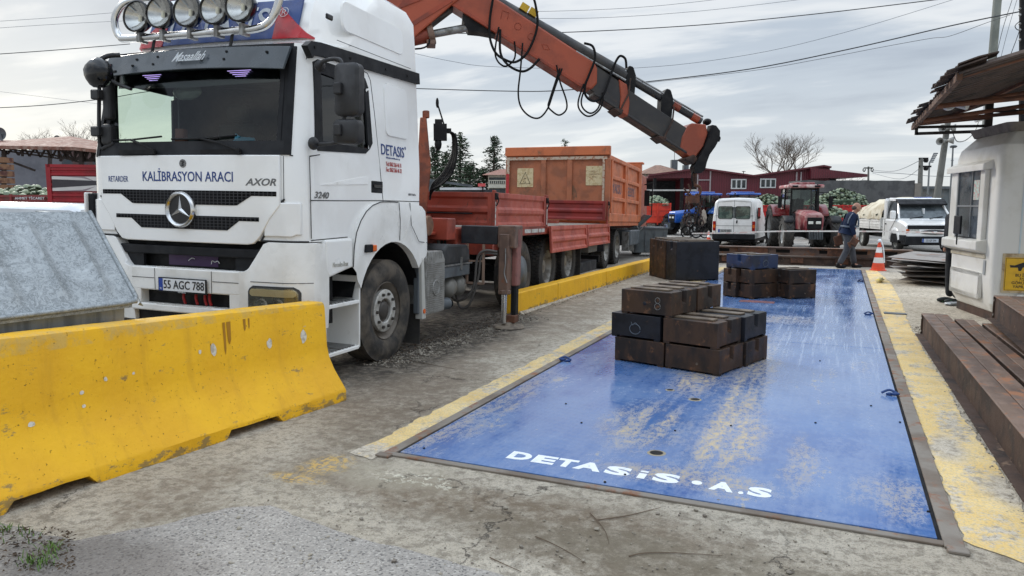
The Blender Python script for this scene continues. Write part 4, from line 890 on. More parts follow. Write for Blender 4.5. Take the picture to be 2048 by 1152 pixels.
# roof sign and light bar
m = MB(); r = []
def rP(u, z, off): return Vector((XC+u*kz(z), yF(u, z)-off, z))
def rstrip(m, us, t, b, off, th):
    m.loft([[rP(u, b(u), off), rP(u, t(u), off), rP(u, t(u), off-th), rP(u, b(u), off-th)] for u in us])
rstrip(m, lin(-.9, .9, 16), lambda u: 3.42, lambda u: 3.055, .03, .02); m.build('sign_panel', M('sign_blue', S(26, 62, 124), S(20, 50, 108), rough=.35), CAB, 40)
for s in (-1, 1):
    m = MB(); us_ = sorted(s*u for u in lin(.66, 1.04, 8)); rstrip(m, us_, lambda u: 3.06+.32*max(0.01, (1.04-abs(u)))/.38, lambda u: 3.05, .036, .02); m.build('sign_corner', M('sign_red', S(176, 24, 36), S(150, 22, 34), rough=.35), CAB, 40)
text('sign_lettering', 'DETASİS', .22, FT(XC-.02, 0, 3.225), TXTWHITE, CAB, .002, sx=.95, bold=.02, bend=lambda q: Vector((q.x, yF((q.x-XC), q.z)-.0325, q.z)))
text('sign_lettering', '®', .09, FT(XC+.70, 0, 3.29), TXTWHITE, CAB, .002, bend=lambda q: Vector((q.x, yF((q.x-XC), q.z)-.042, q.z)))
m = MB(); fy = -1.13
m.tube([(XC+.0, -1.0, 3.46), (XC-.70, fy+.1, 3.46), (XC-.88, fy+.03, 3.42), (XC-.97, fy, 3.30), (XC-.97, fy, 3.18), (XC-.92, fy, 3.11), (XC-.82, fy-.01, 3.085), (XC-.3, fy-.02, 3.08), (XC+.3, fy-.02, 3.08), (XC+.60, fy-.01, 3.085), (XC+.74, fy, 3.12), (XC+.82, fy+.01, 3.22), (XC+.87, fy+.03, 3.42), (XC+.80, fy+.08, 3.5), (XC+.5, -1.0, 3.5)], .034, 12, smooth=5)
LB = m.build('light_bar', CHROME, CAB, 60); 
LPX = ((277, 36), (323, 28), (378, 25), (432, 20), (483, 14)); m = MB()
for k, (px, py) in enumerate(LPX):
    p = tl(px, py, 1, fy-.05); m.box(p.x-.018, p.x+.018, fy-.065, fy+.035, 3.035, 3.13)
m.each('bar_clamp', STEEL, LB)
for px, py in LPX:
    p = tl(px, py, 1, fy-.05); m = MB(); m.lathe([(.02, .11), (.07, .10), (.115, .04), (.128, -.01), (.130, -.035), (.118, -.042), (.113, -.02)], (0, 0, 0), 'y', 28, cap=False)
    L = m.build('roof_lamp', GLOSSB, CAB, 50); L.location = (p.x, p.y, p.z+.008); L.scale = (1.12, 1, 1.12); L.rotation_euler = (rad(-4), 0, rad(4))
    MB().lathe([(.02, .05), (.06, .03), (.10, -.008), (.114, -.026)], (0, 0, 0), 'y', 28, cap=False).build('lamp_bowl', CHROME, L, 60)
    MB().lathe([(.0, -.034), (.06, -.033), (.114, -.026)], (0, 0, 0), 'y', 28, cap=False).build('lamp_lens', LENS, L, 60); MB().bar((0, .02, -.03), (0, .02, .02), .02, .02).build('bulb', M('bulb', S(220, 216, 196), rough=.3), L)
    MB().bar((0, .03, -.09), (0, .03, -.13), .03, .006).build('lamp_foot', BLACK, L)
# wipers
for x0, x1, w0 in ((-.30, -.62, 1), (.62, .20, 1)):
    m = MB(); a = fP(x0, 2.03, .035); b_ = fP(x1, 2.14, .03); m.tube([a, fP((x0+x1)/2, 2.10, .05), b_], .011, 6); m.cyl(a, a+Vector((0, -.03, 0)), .024, n=10)
    c = fP(x1-.34, 2.155-.015, .012); d = fP(x1+.36, 2.165, .012); m.tube([c, b_+Vector((0, .01, .0)), d], .009, 5); m.box(a.x-.42, a.x+.0, a.y+.0, a.y+.02, 2.005, 2.045); m.build('wiper', BLACK, CAB, 60)
# mirrors on our side
MX = M('mirror_housing', S(32, 32, 34), S(44, 44, 46), s=6, rough=.55)
my = -1.22; P = lambda px, py, y=my: tl(px, py, 1, y)
m = MB(); m.tube([P(640, 132, -1.16), P(648, 122, -1.2), P(672, 118), P(684, 128), P(686, 180), P(689, 262), P(684, 278), P(668, 286), P(632, 289, -1.18)], .017, 8, smooth=5)
MR = m.build('mirror_arm', MX, TRK, 60); m = MB()
def mbox(px0, py0, px1, py1, y0, y1, name, tp=0):
    a, b_ = P(px0, py0), P(px1, py1); x0, x1, z0, z1 = a.x, b_.x, b_.z, a.z; m = MB()
    m.loft([[(x, y, z) for x, z in rrect(x0+i, x1-i, z0+i, z1-i, min(.05, (x1-x0)/3))] for y, i in ((y0, .02), (y0+.02, .0), (y1-.015, .0), (y1, .006))])
    o = m.build(name, MX, MR, 45); MB().box(x0+.02, x1-.02, y1, y1+.002, z0+.02, z1-.02).build('mirror_glass', CHROME, o)
mbox(673, 128, 722, 232, my-.05, my+.06, 'mirror_head'); mbox(671, 240, 722, 288, my-.06, my+.06, 'wide_mirror_head')
for py in (180, 262): a = P(686, py); MB().box(a.x-.04, a.x+.03, my-.09, my-.0, a.z-.045, a.z+.05).build('mirror_clamp', MX, MR, bevel=.012, seg=2)
a = P(640, 132, -1.13); MB().sph(a, (.045, .05, .05), 10, 6).build('arm_mount', MX, MR, 60); a = P(627, 287, -1.2); MB().sph(a, (.04, .06, .055), 12, 8).build('arm_mount', MX, MR, 60)
# mirrors on the far side
m = MB(); Q = lambda px, py, y=-1.30: tl(px, py, 1, y)
m.tube([Q(240, 110, -1.34), Q(215, 112, -1.42), Q(193, 125, -1.5), Q(186, 145, -1.5)], .022, 8, smooth=4); m.tube([Q(232, 143), Q(198, 143)], .012, 6); m.tube([Q(262, 178, -1.34), Q(235, 168), Q(210, 152)], .016, 6)
m.tube([Q(199, 150), Q(199, 285), Q(215, 292), Q(228, 285)], .017, 8, smooth=4); ML = m.build('mirror_arm', MX, TRK, 60)
a = Q(197, 146, -1.5); MB().sph(a, (.14, .10, .13), 14, 9, warp=.12).build('kerb_mirror', GLOSSB, ML, 60)
for px0, py0, px1, py1 in ((206, 150, 224, 240), (204, 248, 226, 290)):
    a, b_ = Q(px0, py0), Q(px1, py1); MB().box(a.x, b_.x, -1.33, -1.24, b_.z, a.z).build('mirror_head', MX, ML, bevel=.03, seg=3)
for py in (192, 265): a = Q(201, py); MB().box(a.x-.04, a.x+.06, -1.38, -1.26, a.z-.04, a.z+.05).build('mirror_clamp', MX, ML, bevel=.01)
# ---------------- fender, steps, lower side
def arc(cy, cz, r, a0, a1, k): return [(cy+math.cos(rad(a0+(a1-a0)*i/k))*r, cz+math.sin(rad(a0+(a1-a0)*i/k))*r) for i in range(k+1)]
WY = .155
inner = arc(WY, .56, .675, 158, 33, 14); outer = [(-.60, 1.02), (-.585, 1.20), (-.545, 1.34), (-.47, 1.45), (-.37, 1.54), (-.25, 1.60), (-.10, 1.635), (.05, 1.64), (.25, 1.64), (.45, 1.64), (.65, 1.63), (.80, 1.60), (.88, 1.55), (.93, 1.30), (.935, 1.10)]
XS = .045
m = MB(); r = [[(XS+.012, o_[0], o_[1]) for o_ in outer], [(XS+.03, o_[0]*.75+i_[0]*.25, o_[1]*.75+i_[1]*.25) for o_, i_ in zip(outer, inner)], [(XS+.012, o_[0]*.4+i_[0]*.6, o_[1]*.4+i_[1]*.6) for o_, i_ in zip(outer, inner)], [(XS+.02, *i_) for i_ in inner], [(XS-.06, *i_) for i_ in inner]]
m.loft(r, closed=False, caps=False); m.loft([[(XS+.012, *o_) for o_ in outer], [(XS-.05, *o_) for o_ in outer]], closed=False, caps=False)
FEN = m.build('front_fender', WHITED, TRK, 40)
m = MB(); m.tube([(XS+.016, *o_) for o_ in outer[:9]], .005, 5); m.tube([(XS+.026, .25, 1.64), (XS+.033, .27, 1.45), (XS+.022, .28, 1.245)], .004, 4); m.tube([(XS+.02, .50, 1.64), (XS+.03, .52, 1.40), (XS+.03, .70, 1.22), (XS+.02, .93, 1.20)], .004, 4)
m.build('panel_gaps', SEAM, FEN, 60)
m = MB(); m.loft([[(x, *q) for q in arc(WY, .54, .70, 165, 15, 16)] for x in (.0, -.9)], closed=False, caps=False); m.box(-.9, -.88, -.7, 1.1, .3, 1.3); m.build('wheel_arch_liner', BLACK, FEN, 40)
m = MB(); m.box(XS-.09, XS-.02, .80, .90, .40, 1.14); m.build('arch_rear_panel', GREYP, FEN, bevel=.01)
a = tl(740, 496, 0, .06); MB().box(.05, .085, a.y-.10, a.y+.02, a.z-.04, a.z+.035).build('side_marker', BLACKP, TRK, bevel=.006); MB().box(.06, .092, a.y+.02, a.y+.085, a.z-.035, a.z+.03).build('side_indicator', AMBER, TRK, bevel=.008)
m = MB(); m.prism([(-1.03, 1.285), (-.60, 1.29), (-.60, 1.02), (-.72, 1.0), (-.98, .95), (-1.03, 1.0)], -.1, XS+.012); m.build('step_cover', WHITED, TRK, bevel=.02, seg=2)
text('embossed_name', 'Mercedes-Benz', .045, Matrix(((0, 0, 1, XS+.013), (1, 0, 0, -.81), (0, 1, 0, 1.06), (0, 0, 0, 1))), M('emboss', S(182, 180, 172), rough=.5), TRK, .004, sx=.62)
m = MB(); x0, x1 = -.36, .04
m.box(x0, x0+.02, -1.04, -.44, .24, 1.1); m.box(x0, x1, -.46, -.44, .24, .93); m.box(x0, x1, -1.05, -1.03, .24, 1.0); m.box(x0, x1, -1.03, -.46, .665, .70); m.box(x0, x1, -1.03, -.46, .225, .26); m.box(x1-.02, x1, -1.05, -1.0, .24, .7)
ST = m.build('cab_steps', WHITED, TRK, bevel=.006); m = MB()
for z in (.70, .26):
    for i in range(9): m.box(x0+.04, x1-.02, -1.0+.058*i, -.975+.058*i, z+.0005, z+.012)
m.each('tread_strip', STEEL, ST); MB().cyl((x0+.02, -.62, .87), (x0+.03, -.62, .87), .02, n=10).build('step_hole', BLACK, ST)
# lettering on the cab side
def stext(s, h, px, py, mt, **k):
    p = tl(px, py, 0, .03); return text('lettering', s, h, Matrix(((0, 0, 1, 0), (1, 0, 0, p.y), (0, 1, 0, p.z), (0, 0, 0, 1))), mt, CAB, .0010, bend=lambda q: Vector((sP(q.y, q.z).x+.004+q.x, q.y, q.z)), **k)
stext('DETASIS', .105, 790, 303, TXTBLUE, sx=.88, bold=.01); stext('®', .03, 815, 297, TXTBLUE); stext('kalibrasyon ve servis hizm. san. tic. a.ş.', .018, 790, 317, TXTBLUE, sx=.72); stext('Tel: 0362 266 46 31', .042, 791, 330, TXTRED, sx=.66, bold=.01); stext('Fax: 0362 266 46 32', .042, 791, 341, TXTRED, sx=.66, bold=.01)
stext('3240', .055, 646, 391, TXTGREY, sx=1.35, shear=.25, bold=.03); stext('EURO 5  BlueTec', .022, 827, 389.5, TXTGREY, sx=.75, bold=.02)
# ---------------- wheels
def tyre(r=.53, w=.30, lugs=False, n=48):
    m = MB(); h = w/2; rr_ = .30
    pr = [(rr_, -h+.03), (rr_+.03, -h+.01), (r*.80, -h-.006), (r-.05, -h+.012), (r-.018, -h+.03)]
    if not lugs:
        for k in range(5):
            c = -h+.05+(w-.1)*k/4; pr += [(r, c-.022), (r, c+.022)]
            if k < 4: pr += [(r-.012, c+.024), (r-.012, c+(w-.1)/4-.024)]
    else: pr += [(r-.02, -h+.035), (r-.02, h-.035)]
    pr += [(r-.018, h-.03), (r-.05, h-.012), (r*.80, h+.006), (rr_+.03, h-.01), (rr_, h-.03)]
    m.lathe(pr, (0, 0, 0), 'x', n, cap=False)
    if lugs:
        for k in range(n):
            a = 2*math.pi*k/n
            for row, (x0, x1) in enumerate(((-h+.01, -h*.5), (-h*.44, -.008), (.008, h*.44), (h*.5, h-.01))):
                b_ = a+(row % 2)*math.pi/n; da = math.pi/n*.68
                vs = [(x, R_*math.cos(b_+t), R_*math.sin(b_+t)) for R_ in (r-.025, r) for x, t in ((x0, -da), (x1, -da), (x1, da), (x0, da))]
                m.add(vs, [(4, 5, 6, 7), (0, 1, 5, 4), (1, 2, 6, 5), (2, 3, 7, 6), (3, 0, 4, 7)])
    return m
RIMB = M('rim_bright', S(186, 184, 178), S(150, 146, 138), s=9, rough=.45, metal=.2); RIMD = M('rim_dark', S(112, 104, 94), S(84, 76, 68), s=6, rough=.6)
NUT = M('nut_steel', S(74, 70, 66), rough=.5, metal=.4)
def wheel(parent, y, x, sgn=1, front=True, lugs=False, r=.53, w=.30, name='wheel', mt=None, z=None):
    W_ = tyre(r, w, lugs).build(name, mt or (MUDRUB if not lugs else RUBBER), parent, 40); W_.location = (x, y, 0)
    # set on the ground: the wheel centre sits r above z = 0 in the world
    wp = TM @ Vector((x, y, 0)); W_.location.z = (r-.012-wp.z)/tZ.z if z is None else z
    h = w/2*sgn; s = sgn
    if front: pr = [(.295, h-s*.02), (.305, h-s*.035), (.285, h-s*.05), (.27, h-s*.09), (.235, h-s*.12), (.215, h-s*.07), (.12, h-s*.07), (.11, h-s*.075), (.0, h-s*.075)]
    else: pr = [(.295, h-s*.02), (.305, h-s*.035), (.28, h-s*.06), (.265, h-s*.14), (.24, h-s*.17), (.18, h-s*.19), (.13, h-s*.15), (.11, h-s*.09), (.0, h-s*.085)]
    R_ = MB().lathe(pr, (0, 0, 0), 'x', 36, cap=False).build('rim', RIMD if front else RIM, W_, 40); m = MB(); nb = 10; br = .175
    for k in range(nb):
        a = 2*math.pi*k/nb; x0 = h-s*(.04 if front else .19); m.cyl((x0, br*math.cos(a), br*math.sin(a)), (x0+s*.03, br*math.cos(a), br*math.sin(a)), .019, .015, 6)
    m.each('wheel_nut', NUT, W_)
    if front:
        MB().lathe([(.222, h-s*.075), (.222, h-s*.040), (.212, h-s*.034), (.132, h-s*.034), (.124, h-s*.042), (.124, h-s*.075)], (0, 0, 0), 'x', 32, cap=False).build('rim_flange', RIMB, W_, 40)
        MB().lathe([(.10, h-s*.074), (.095, h-s*.05), (.07, h-s*.036), (.0, h-s*.034)], (0, 0, 0), 'x', 20, cap=False).build('hub_cap', NUT, W_, 50)
    return W_
FWH = wheel(TRK, WY, -.145, 1, True); wheel(TRK, WY, 2*XC+.145, -1, True)
wheel(TRK, 4.45, -.17, 1, True, False); wheel(TRK, 4.45, 2*XC+.17, -1, True)
for y in (5.95, 7.35):
    wheel(TRK, y, -.19, 1, False, True); wheel(TRK, y, -.50, 1, False, True); wheel(TRK, y, 2*XC+.19, -1, False, True)
DISC = MB().lathe([(.29, 0), (.27, .02), (.12, .03), (.10, .045), (.0, .05)], (0, 0, 0), 'x', 32, cap=False).build('wheel_disc', GREYP, TRK, 50); DISC.location = (-.04, 4.45, bpy.data.objects['wheel.002'].location.z)
# chassis
m = MB()
for x in (-.80, -1.60): m.box(x-.04, x+.04, -.9, 10.2, .80, 1.06)
for y in (1.2, 3.4, 5.3, 6.6, 8.4, 10.0): m.box(-1.6, -.8, y-.05, y+.05, .84, 1.02)
m.box(-1.9, -.5, .0, .3, .42, .58); m.box(-2.1, -.3, 4.4, 4.5, .45, .6); m.box(-2.1, -.3, 5.9, 6.0, .45, .6); m.box(-2.1, -.3, 7.3, 7.4, .45, .6); m.box(-1.5, -.9, .9, 2.1, .5, 1.2)
m.build('chassis', BLACK, TRK, bevel=.005)
MB().box(-.35, -.30, 3.2, 5.2, .95, 1.26).box(-.5, .0, 3.1, 3.16, .95, 1.3).build('side_rail_plate', REDP, TRK)
# silencer guard, battery cover, air tanks
m = MB(); m.box(-.42, .02, .98, 1.50, .36, .98); m.prism([(.98, .98), (1.50, .98), (1.42, 1.09), (1.06, 1.09)], -.42, .02); EX = m.build('silencer_guard', M('guard_grey', S(152, 151, 147), S(120, 118, 112), s=5, rough=.55, metal=.3), TRK, bevel=.015, seg=2)
m = MB()
for i in range(24): m.box(.02, .027, 1.01, 1.47, .39+.024*i, .401+.024*i)
for i in range(8): m.prism([(1.02+.05*i, 1.0), (1.04+.05*i, 1.0), (1.05+.05*i, 1.085), (1.035+.05*i, 1.085)], -.3, .024)
m.build('guard_ribs', EX.data.materials[0], EX); MB().lathe([(.095, .026), (.09, .034), (.08, .034), (.078, .026)], (0, 1.24, .66), 'x', 24).build('guard_emblem', EX.data.materials[0], EX)
MB().tube([(-.15, 1.5, .42), (-.08, 1.62, .42), (-.04, 1.72, .42)], .075, 14).build('exhaust_pipe', GREYP, TRK, 50); MB().lathe([(.06, 0), (.06, .002)], (-.032, 1.735, .42), 'y', 16).build('exhaust_mouth', HOLE, TRK)
m = MB(); m.prism([(.92, .34), (.86, 1.04), (.80, 1.04), (.83, .34)], -.03, .06); m.build('mudguard_edge', M('mudguard_white', S(188, 187, 180), rough=.5), TRK, bevel=.006); MB().box(-.35, .0, .88, .89, .05, .50).build('mud_flap', RUBBER, TRK)
MB().cyl((.06, .87, .43), (.068, .87, .43), .028, n=12).build('round_reflector', AMBER, TRK)
m = MB(); m.prism([(1.5, .90), (1.5, 1.10), (1.62, 1.16), (2.22, 1.13), (2.30, 1.06), (2.32, .90)], -.75, .0); BT = m.build('battery_cover', M('cover_black', S(52, 53, 54), S(40, 41, 42), s=3, rough=.55), TRK, bevel=.03, seg=2)
m = MB(); m.box(-.75, .015, 1.5, 2.34, .885, .905).box(0, .02, 1.98, 2.02, .82, .98); m.build('cover_strap', STEEL, BT); MB().box(-.75, .0, 1.5, 2.3, .74, .885).build('battery_box', GREYP, BT, bevel=.01)
for y in (1.78, 2.08): MB().lathe([(.0, .03), (.08, .02), (.135, -.04), (.14, -.6), (.0, -.62)], (-.06, y+.14, .60), 'x', 20, cap=False).build('air_tank', M('tank_grey', S(136, 134, 128), rough=.5, metal=.3), TRK, 50)
# ---------------- load bed
zf = 1.335
m = MB()
for i in range(12): m.box(-2.43+.2*i, -2.24+.2*i, 3.12, 10.25, zf-.03, zf)
FLR = m.build('bed_floor', M('bed_floor', S(112, 104, 96), S(78, 72, 66), s=3, rough=.8, bump=.003), TRK); m = MB()
m.box(-2.44, .0, 3.08, 10.3, zf-.12, zf-.035); m.box(-.03, .02, 3.05, 10.32, 1.20, 1.33); m.box(-2.46, -2.42, 3.05, 10.32, 1.20, 1.33); BF = m.build('bed_frame', REDP, TRK, bevel=.004)
m = MB()
for a, c in ((3.92, 4.22), (4.42, 4.72), (4.76, 5.10), (5.14, 5.46)): m.box(.0205, .024, a, c, 1.235, 1.295)
m.each('reflective_tape', M('white_tape', S(200, 198, 192), S(160, 156, 148), s=9, rough=.4), BF)
def board(name, y0, y1, x, z0, z1, mt, outward=1, ang=0.0, axis='y', along=None):
    # ribbed dropside board: a frame with two pressed channels
    m = MB(); L = y1-y0; Hh = z1-z0; t = .03
    prof = [(0, 0), (t, 0), (t, Hh*.10), (t*.2, Hh*.16), (t*.2, Hh*.34), (t*1.25, Hh*.42), (t*1.25, Hh*.52), (t*.2, Hh*.60), (t*.2, Hh*.80), (t, Hh*.86), (t, Hh), (0, Hh)]
    b0, b1 = .06, L-.06
    m.prism([(p, q) for p, q in prof], b0, b1, 'y') if False else m.add([(p, b0, q) for p, q in prof]+[(p, b1, q) for p, q in prof], [list(range(len(prof)))[::-1], list(range(len(prof), 2*len(prof)))]+[(i, (i+1) % len(prof), len(prof)+(i+1) % len(prof), len(prof)+i) for i in range(len(prof))])
    m.box(-.005, t*1.2, 0, .065, 0, Hh); m.box(-.005, t*1.2, L-.065, L, 0, Hh)
    o = m.build(name, mt, TRK, bevel=.004); o.location = (x, y0, z0)
    return o
board('side_board', 3.13, 5.44, .0, zf, 1.83, REDF)
b1_ = board('hanging_side_board', 5.60, 8.12, .055, .87, 1.335, REDF); b1_.rotation_euler = (0, rad(-4), 0)
b2_ = board('hanging_side_board', 8.22, 10.28, .055, .89, 1.335, REDF); b2_.rotation_euler = (0, rad(-3), 0); b1_.location.x = .09; b2_.location.x = .08
board('side_board', 3.13, 10.25, -2.46, zf, 1.82, REDP)
hb = board('headboard', 0, 2.42, 0, 0, .47, REDP); hb.rotation_euler = (0, 0, rad(90)); hb.location = (0, 3.08, 1.36); hb.rotation_euler = (0, 0, rad(-90)); hb.location = (-2.43, 3.10, 1.36)
tb = board('tailgate', 0, 2.42, 0, 0, .45, M('dark_red_paint', S(146, 44, 36), S(120, 38, 34), s=2, rough=.5, c3=S(78, 50, 44), s3=10, lo3=.64, hi3=.74)); tb.rotation_euler = (0, 0, rad(-90)); tb.location = (-2.43, 10.25, 1.41)
m = MB()
for y in (3.07, 5.47, 5.545, 10.30): m.box(-.01, .035, y, y+.05, 1.30, 1.86 if y < 10 else 1.88)
m.each('bed_post', REDP, TRK, bevel=.004)
m = MB()
for y in (3.095, 5.52): m.box(.036, .039, y-.015, y+.02, 1.36, 1.70)
m.each('post_reflector', M('post_tape', S(196, 196, 190), S(170, 120, 110), s=30, rough=.4), TRK)
m = MB()
for y, z in ((3.10, 1.80), (5.50, 1.79), (10.33, 1.83)): m.box(.03, .06, y-.03, y+.04, z-.07, z+.02); m.tube([(.05, y, z), (.07, y+.02, z-.08), (.05, y-.01, z-.16)], .01, 5, smooth=3)
m.build('post_latch', BLACK, TRK); MB().tube([(-1.9, 3.06, 1.53), (-.3, 3.06, 1.53)], .012, 6).build('latch_rod', BLACK, TRK)
MB().bar((-2.0, 8.9, 1.37), (-.7, 8.7, 1.37), .12, .06).build('loose_beam', REDP, TRK); MB().box(-.45, -.05, 8.9, 9.7, .72, 1.12).build('tool_box', M('toolbox_grey', S(116, 116, 112), rough=.6), TRK, bevel=.01)
MB().box(-.5, -.1, 8.3, 9.9, .30, .52).build('rear_guard', DARK, TRK, bevel=.01); MB().box(-.3, -.02, 8.1, 8.13, .25, .9).build('mud_flap', RUBBER, TRK); MB().box(-2.3, -.1, 10.1, 10.2, .45, .6).build('rear_bumper', BLACK, TRK)
# behind the cab: crane base, oil tank, outrigger
m = MB(); m.box(-2.2, -.2, 2.30, 2.72, .98, 1.34); m.box(-1.5, -.9, 2.0, 3.0, 1.0, 1.5); CRB = m.build('crane_base', REDP, TRK, bevel=.015, seg=2)
m = MB(); m.cyl((-.75, 1.35, 1.38), (-.12, 1.35, 1.38), .12, n=18); m.build('oil_tank', M('brown_tank', S(120, 84, 60), S(90, 62, 48), s=5, rough=.6), TRK, 50, bevel=.01)
MB().box(-.75, -.2, 1.05, 2.3, 1.26, 1.30).box(-.6, -.05, 1.7, 1.95, 1.2, 1.47).build('tank_bracket', REDP, TRK, bevel=.01)
OY = 2.50
m = MB(); m.box(-.15, .36, OY-.16, OY+.14, 1.14, 1.375); OR = m.build('outrigger_beam', M('outrigger_black', S(40, 43, 47), S(30, 32, 36), s=4, rough=.45, c3=S(86, 70, 60), s3=9, lo3=.66, hi3=.78), TRK, bevel=.008)
OB = M('outrigger_brown', S(112, 88, 74), S(88, 68, 58), s=5, rough=.6, c3=S(128, 82, 58), s3=9, lo3=.58, hi3=.7)
m = MB(); m.box(.36, .60, OY-.15, OY+.15, 1.10, 1.39); m.box(.40, .53, OY-.20, OY-.07, .50, 1.28); m.cyl((.465, OY-.13, .50), (.465, OY-.13, .56), .085, n=14); m.build('outrigger_leg', OB, OR, bevel=.01)
MB().box(.52, .60, OY-.05, OY+.12, .60, 1.36).build('leg_sleeve', M('sleeve_red', S(136, 88, 80), S(112, 72, 66), s=5, rough=.6), OR, bevel=.02, seg=2); MB().cyl((.465, OY-.13, .12), (.465, OY-.13, .56), .036, n=16).build('piston_rod', CHROME, OR, 60)
MB().box(.515, .585, OY-.04, OY+.1, .16, .62).build('inner_sleeve', BLACK, OR, bevel=.02); m = MB(); m.box(.48, .60, OY-.1, OY+.08, .12, .22); m.sph((.50, OY-.06, .10), (.06, .06, .07), 10, 6); m.build('foot_joint', RUST, OR, bevel=.01)
fz = (0.012-(TM @ Vector((.5, OY, 0))).z)/tZ.z; MB().lathe([(.0, .075), (.07, .07), (.10, .03), (.20, .022), (.215, .0), (.0, 0)], (.50, OY-.05, fz), 'z', 28, cap=False).build('foot_plate', M('foot_plate_grey', S(128, 116, 100), S(98, 88, 78), s=7, rough=.7, bump=.002), OR, 40)
m = MB()
for x in (-.03, .20): m.bar((x, OY-.22, .62), (x, OY-.22, 1.14), .028, .028)
m.bar((-.03, OY-.22, .63), (.20, OY-.22, .63), .028, .028); m.bar((-.03, OY-.22, .92), (.20, OY-.22, .92), .022, .022); m.build('folding_ladder', M('ladder_brown', S(132, 108, 92), rough=.6), TRK)
m = MB()
m.tube([(.38, OY-.2, 1.05), (.22, OY-.24, 1.06), (.12, OY-.24, .95), (.08, OY-.24, .6), (-.05, OY-.24, .42), (-.22, OY-.22, .40), (-.30, OY-.2, .6), (-.33, OY-.1, .75)], .017, 7, smooth=5)
m.tube([(.38, OY-.2, 1.02), (.18, OY-.22, 1.0), (.13, OY-.22, .7), (.02, OY-.22, .36), (-.12, OY-.22, .30), (-.2, OY-.2, .5), (-.30, OY-.1, .78)], .017, 7, smooth=5)
for k in range(7): m.tube([(-.35, OY-.1+.02*k, .9), (-.28+.03*k, OY-.2, .62-.02*k), (-.45-.04*k, OY-.3, .50+.02*k), (-.6, OY-.5, .55+.03*k)], .009, 5, smooth=4)
m.tube([(-.5, OY-.25, 1.38), (-.42, OY-.25, 1.1), (-.38, OY-.2, .8), (-.4, OY-.1, .7)], .02, 7, smooth=4); m.tube([(-.62, OY-.5, 1.35), (-.5, OY-.75, 1.2), (-.3, OY-.95, 1.1)], .018, 6, smooth=4)
m.build('hydraulic_hose', M('grey_hose', S(84, 80, 76), rough=.6), TRK, 60); MB().tube([(.50, OY-.22, 1.1), (.505, OY-.225, .9), (.49, OY-.22, .78), (.53, OY-.22, .66)], .008, 5, smooth=4).build('leg_pipe', STEEL, OR, 60)
for k in (0, 1): MB().bar((-.42+.05*k, OY-.2, .70), (-.40+.05*k, OY-.2, 1.34), .03, .03).build('hose_guide', BLACK, TRK)
# ================================================================ crane boom (sub-parts of the crane column)
colw = TO+tX*-1.2+tY*2.5; cd = Vector((.86012, .51009, 0)); cn = Vector((-.51009, .86012, 0))
CM = Matrix((cd, cn, Vector((0, 0, 1)))).transposed().to_4x4(); CM.translation = colw
m = MB(); m.cyl((0, 0, 1.3), (0, 0, 3.6), .20, .17, 16); m.prism([(-.28, 3.4), (.2, 3.4), (.28, 3.9), (-.1, 4.1)], -.2, .2, 'y')
COL = m.build('crane_column', ORANGE, TRK, 40, bevel=.01); COL.matrix_world = CM; COL.matrix_parent_inverse = Matrix.Identity(4); COL.matrix_local = TMI @ CM
OD = M('crane_orange_dark', S(150, 62, 36), S(120, 52, 34), s=2, rough=.5, c3=S(70, 46, 36), s3=8, lo3=.6, hi3=.72)
HB = .17
bb = MB()
m = MB(); m.prism([(-.28, 3.62), (.20, 3.72), (.84, 4.27), (1.02, 4.40), (1.10, 4.75), (.9, 4.98), (.55, 4.74), (-.30, 4.10)], -HB-.03, HB+.03, 'y'); m.build('inner_boom', ORANGE, COL, bevel=.02, seg=2)
m = MB(); m.prism([(.08, 4.16), (.42, 4.3), (.62, 4.55), (.35, 4.5)], -HB-.045, -HB-.029, 'y'); m.prism([(.25, 3.93), (.84, 4.30), (.80, 4.34), (.22, 3.97)], -HB-.04, -HB-.03, 'y'); m.each('boom_stiffener', OD, COL)
m = MB(); m.cyl((.05, -.06, 3.78), (.56, -.06, 3.90), .10, n=18); m.build('boom_cylinder', OD, COL, 40); m = MB(); m.cyl((.50, -.06, 3.885), (.58, -.06, 3.905), .135, n=18); m.box(.48, .60, -.2, .08, 3.74, 3.80); m.build('cylinder_gland', OB, COL, 40, bevel=.008)
MB().cyl((.56, -.06, 3.90), (1.05, -.06, 4.0), .052, n=18).build('piston_rod', STEEL, COL, 60); MB().tube([(.1, -.2, 3.66), (.4, -.2, 3.68), (.5, -.2, 3.73), (.52, -.2, 3.8)], .012, 6, smooth=3).build('cylinder_pipe', BLACK, COL, 60)
m = MB(); m.prism([(.98, 4.28), (.96, 4.08), (1.04, 3.94), (1.20, 3.93), (1.40, 3.90), (1.36, 3.96), (1.1, 4.14)], -.13, .13, 'y'); m.prism([(.78, 4.20), (.84, 4.24), (.60, 4.06), (.55, 4.02)], -.16, .16, 'y'); m.build('linkage_bracket', BLACK, COL, bevel=.01)
# outer boom box, from elbow down to the right; nested sections
def bl(d, off=0.0): return 4.25+(d-.83)*(2.29-4.25)/(4.18-.83)+off      # underside line
m = MB(); m.prism([(.75, bl(.75)+.02), (2.60, bl(2.60)), (2.72, bl(2.72)+.05), (2.80, bl(2.80)+.18), (2.80, bl(2.8)+.38), (2.76, bl(2.76)+.44), (.75, bl(.75)+.46)], -HB, HB, 'y')
OBM = m.build('outer_boom', ORANGE, COL, bevel=.025, seg=2)
m = MB(); m.add([], []); m.prism([(.8, bl(.8)-.005), (2.60, bl(2.6)-.008), (2.60, bl(2.6)+.045), (.8, bl(.8)+.05)], -HB-.006, HB+.006, 'y'); m.build('boom_flange', OD, COL, bevel=.006)
m = MB()
def dz(d, t): return (d, bl(d)+t*.46)
def outl(pts): m.tube([(d, -HB-.002, z) for d, z in pts], .0045, 4)
c30 = math.cos(rad(30.3)); s30 = math.sin(rad(30.3))
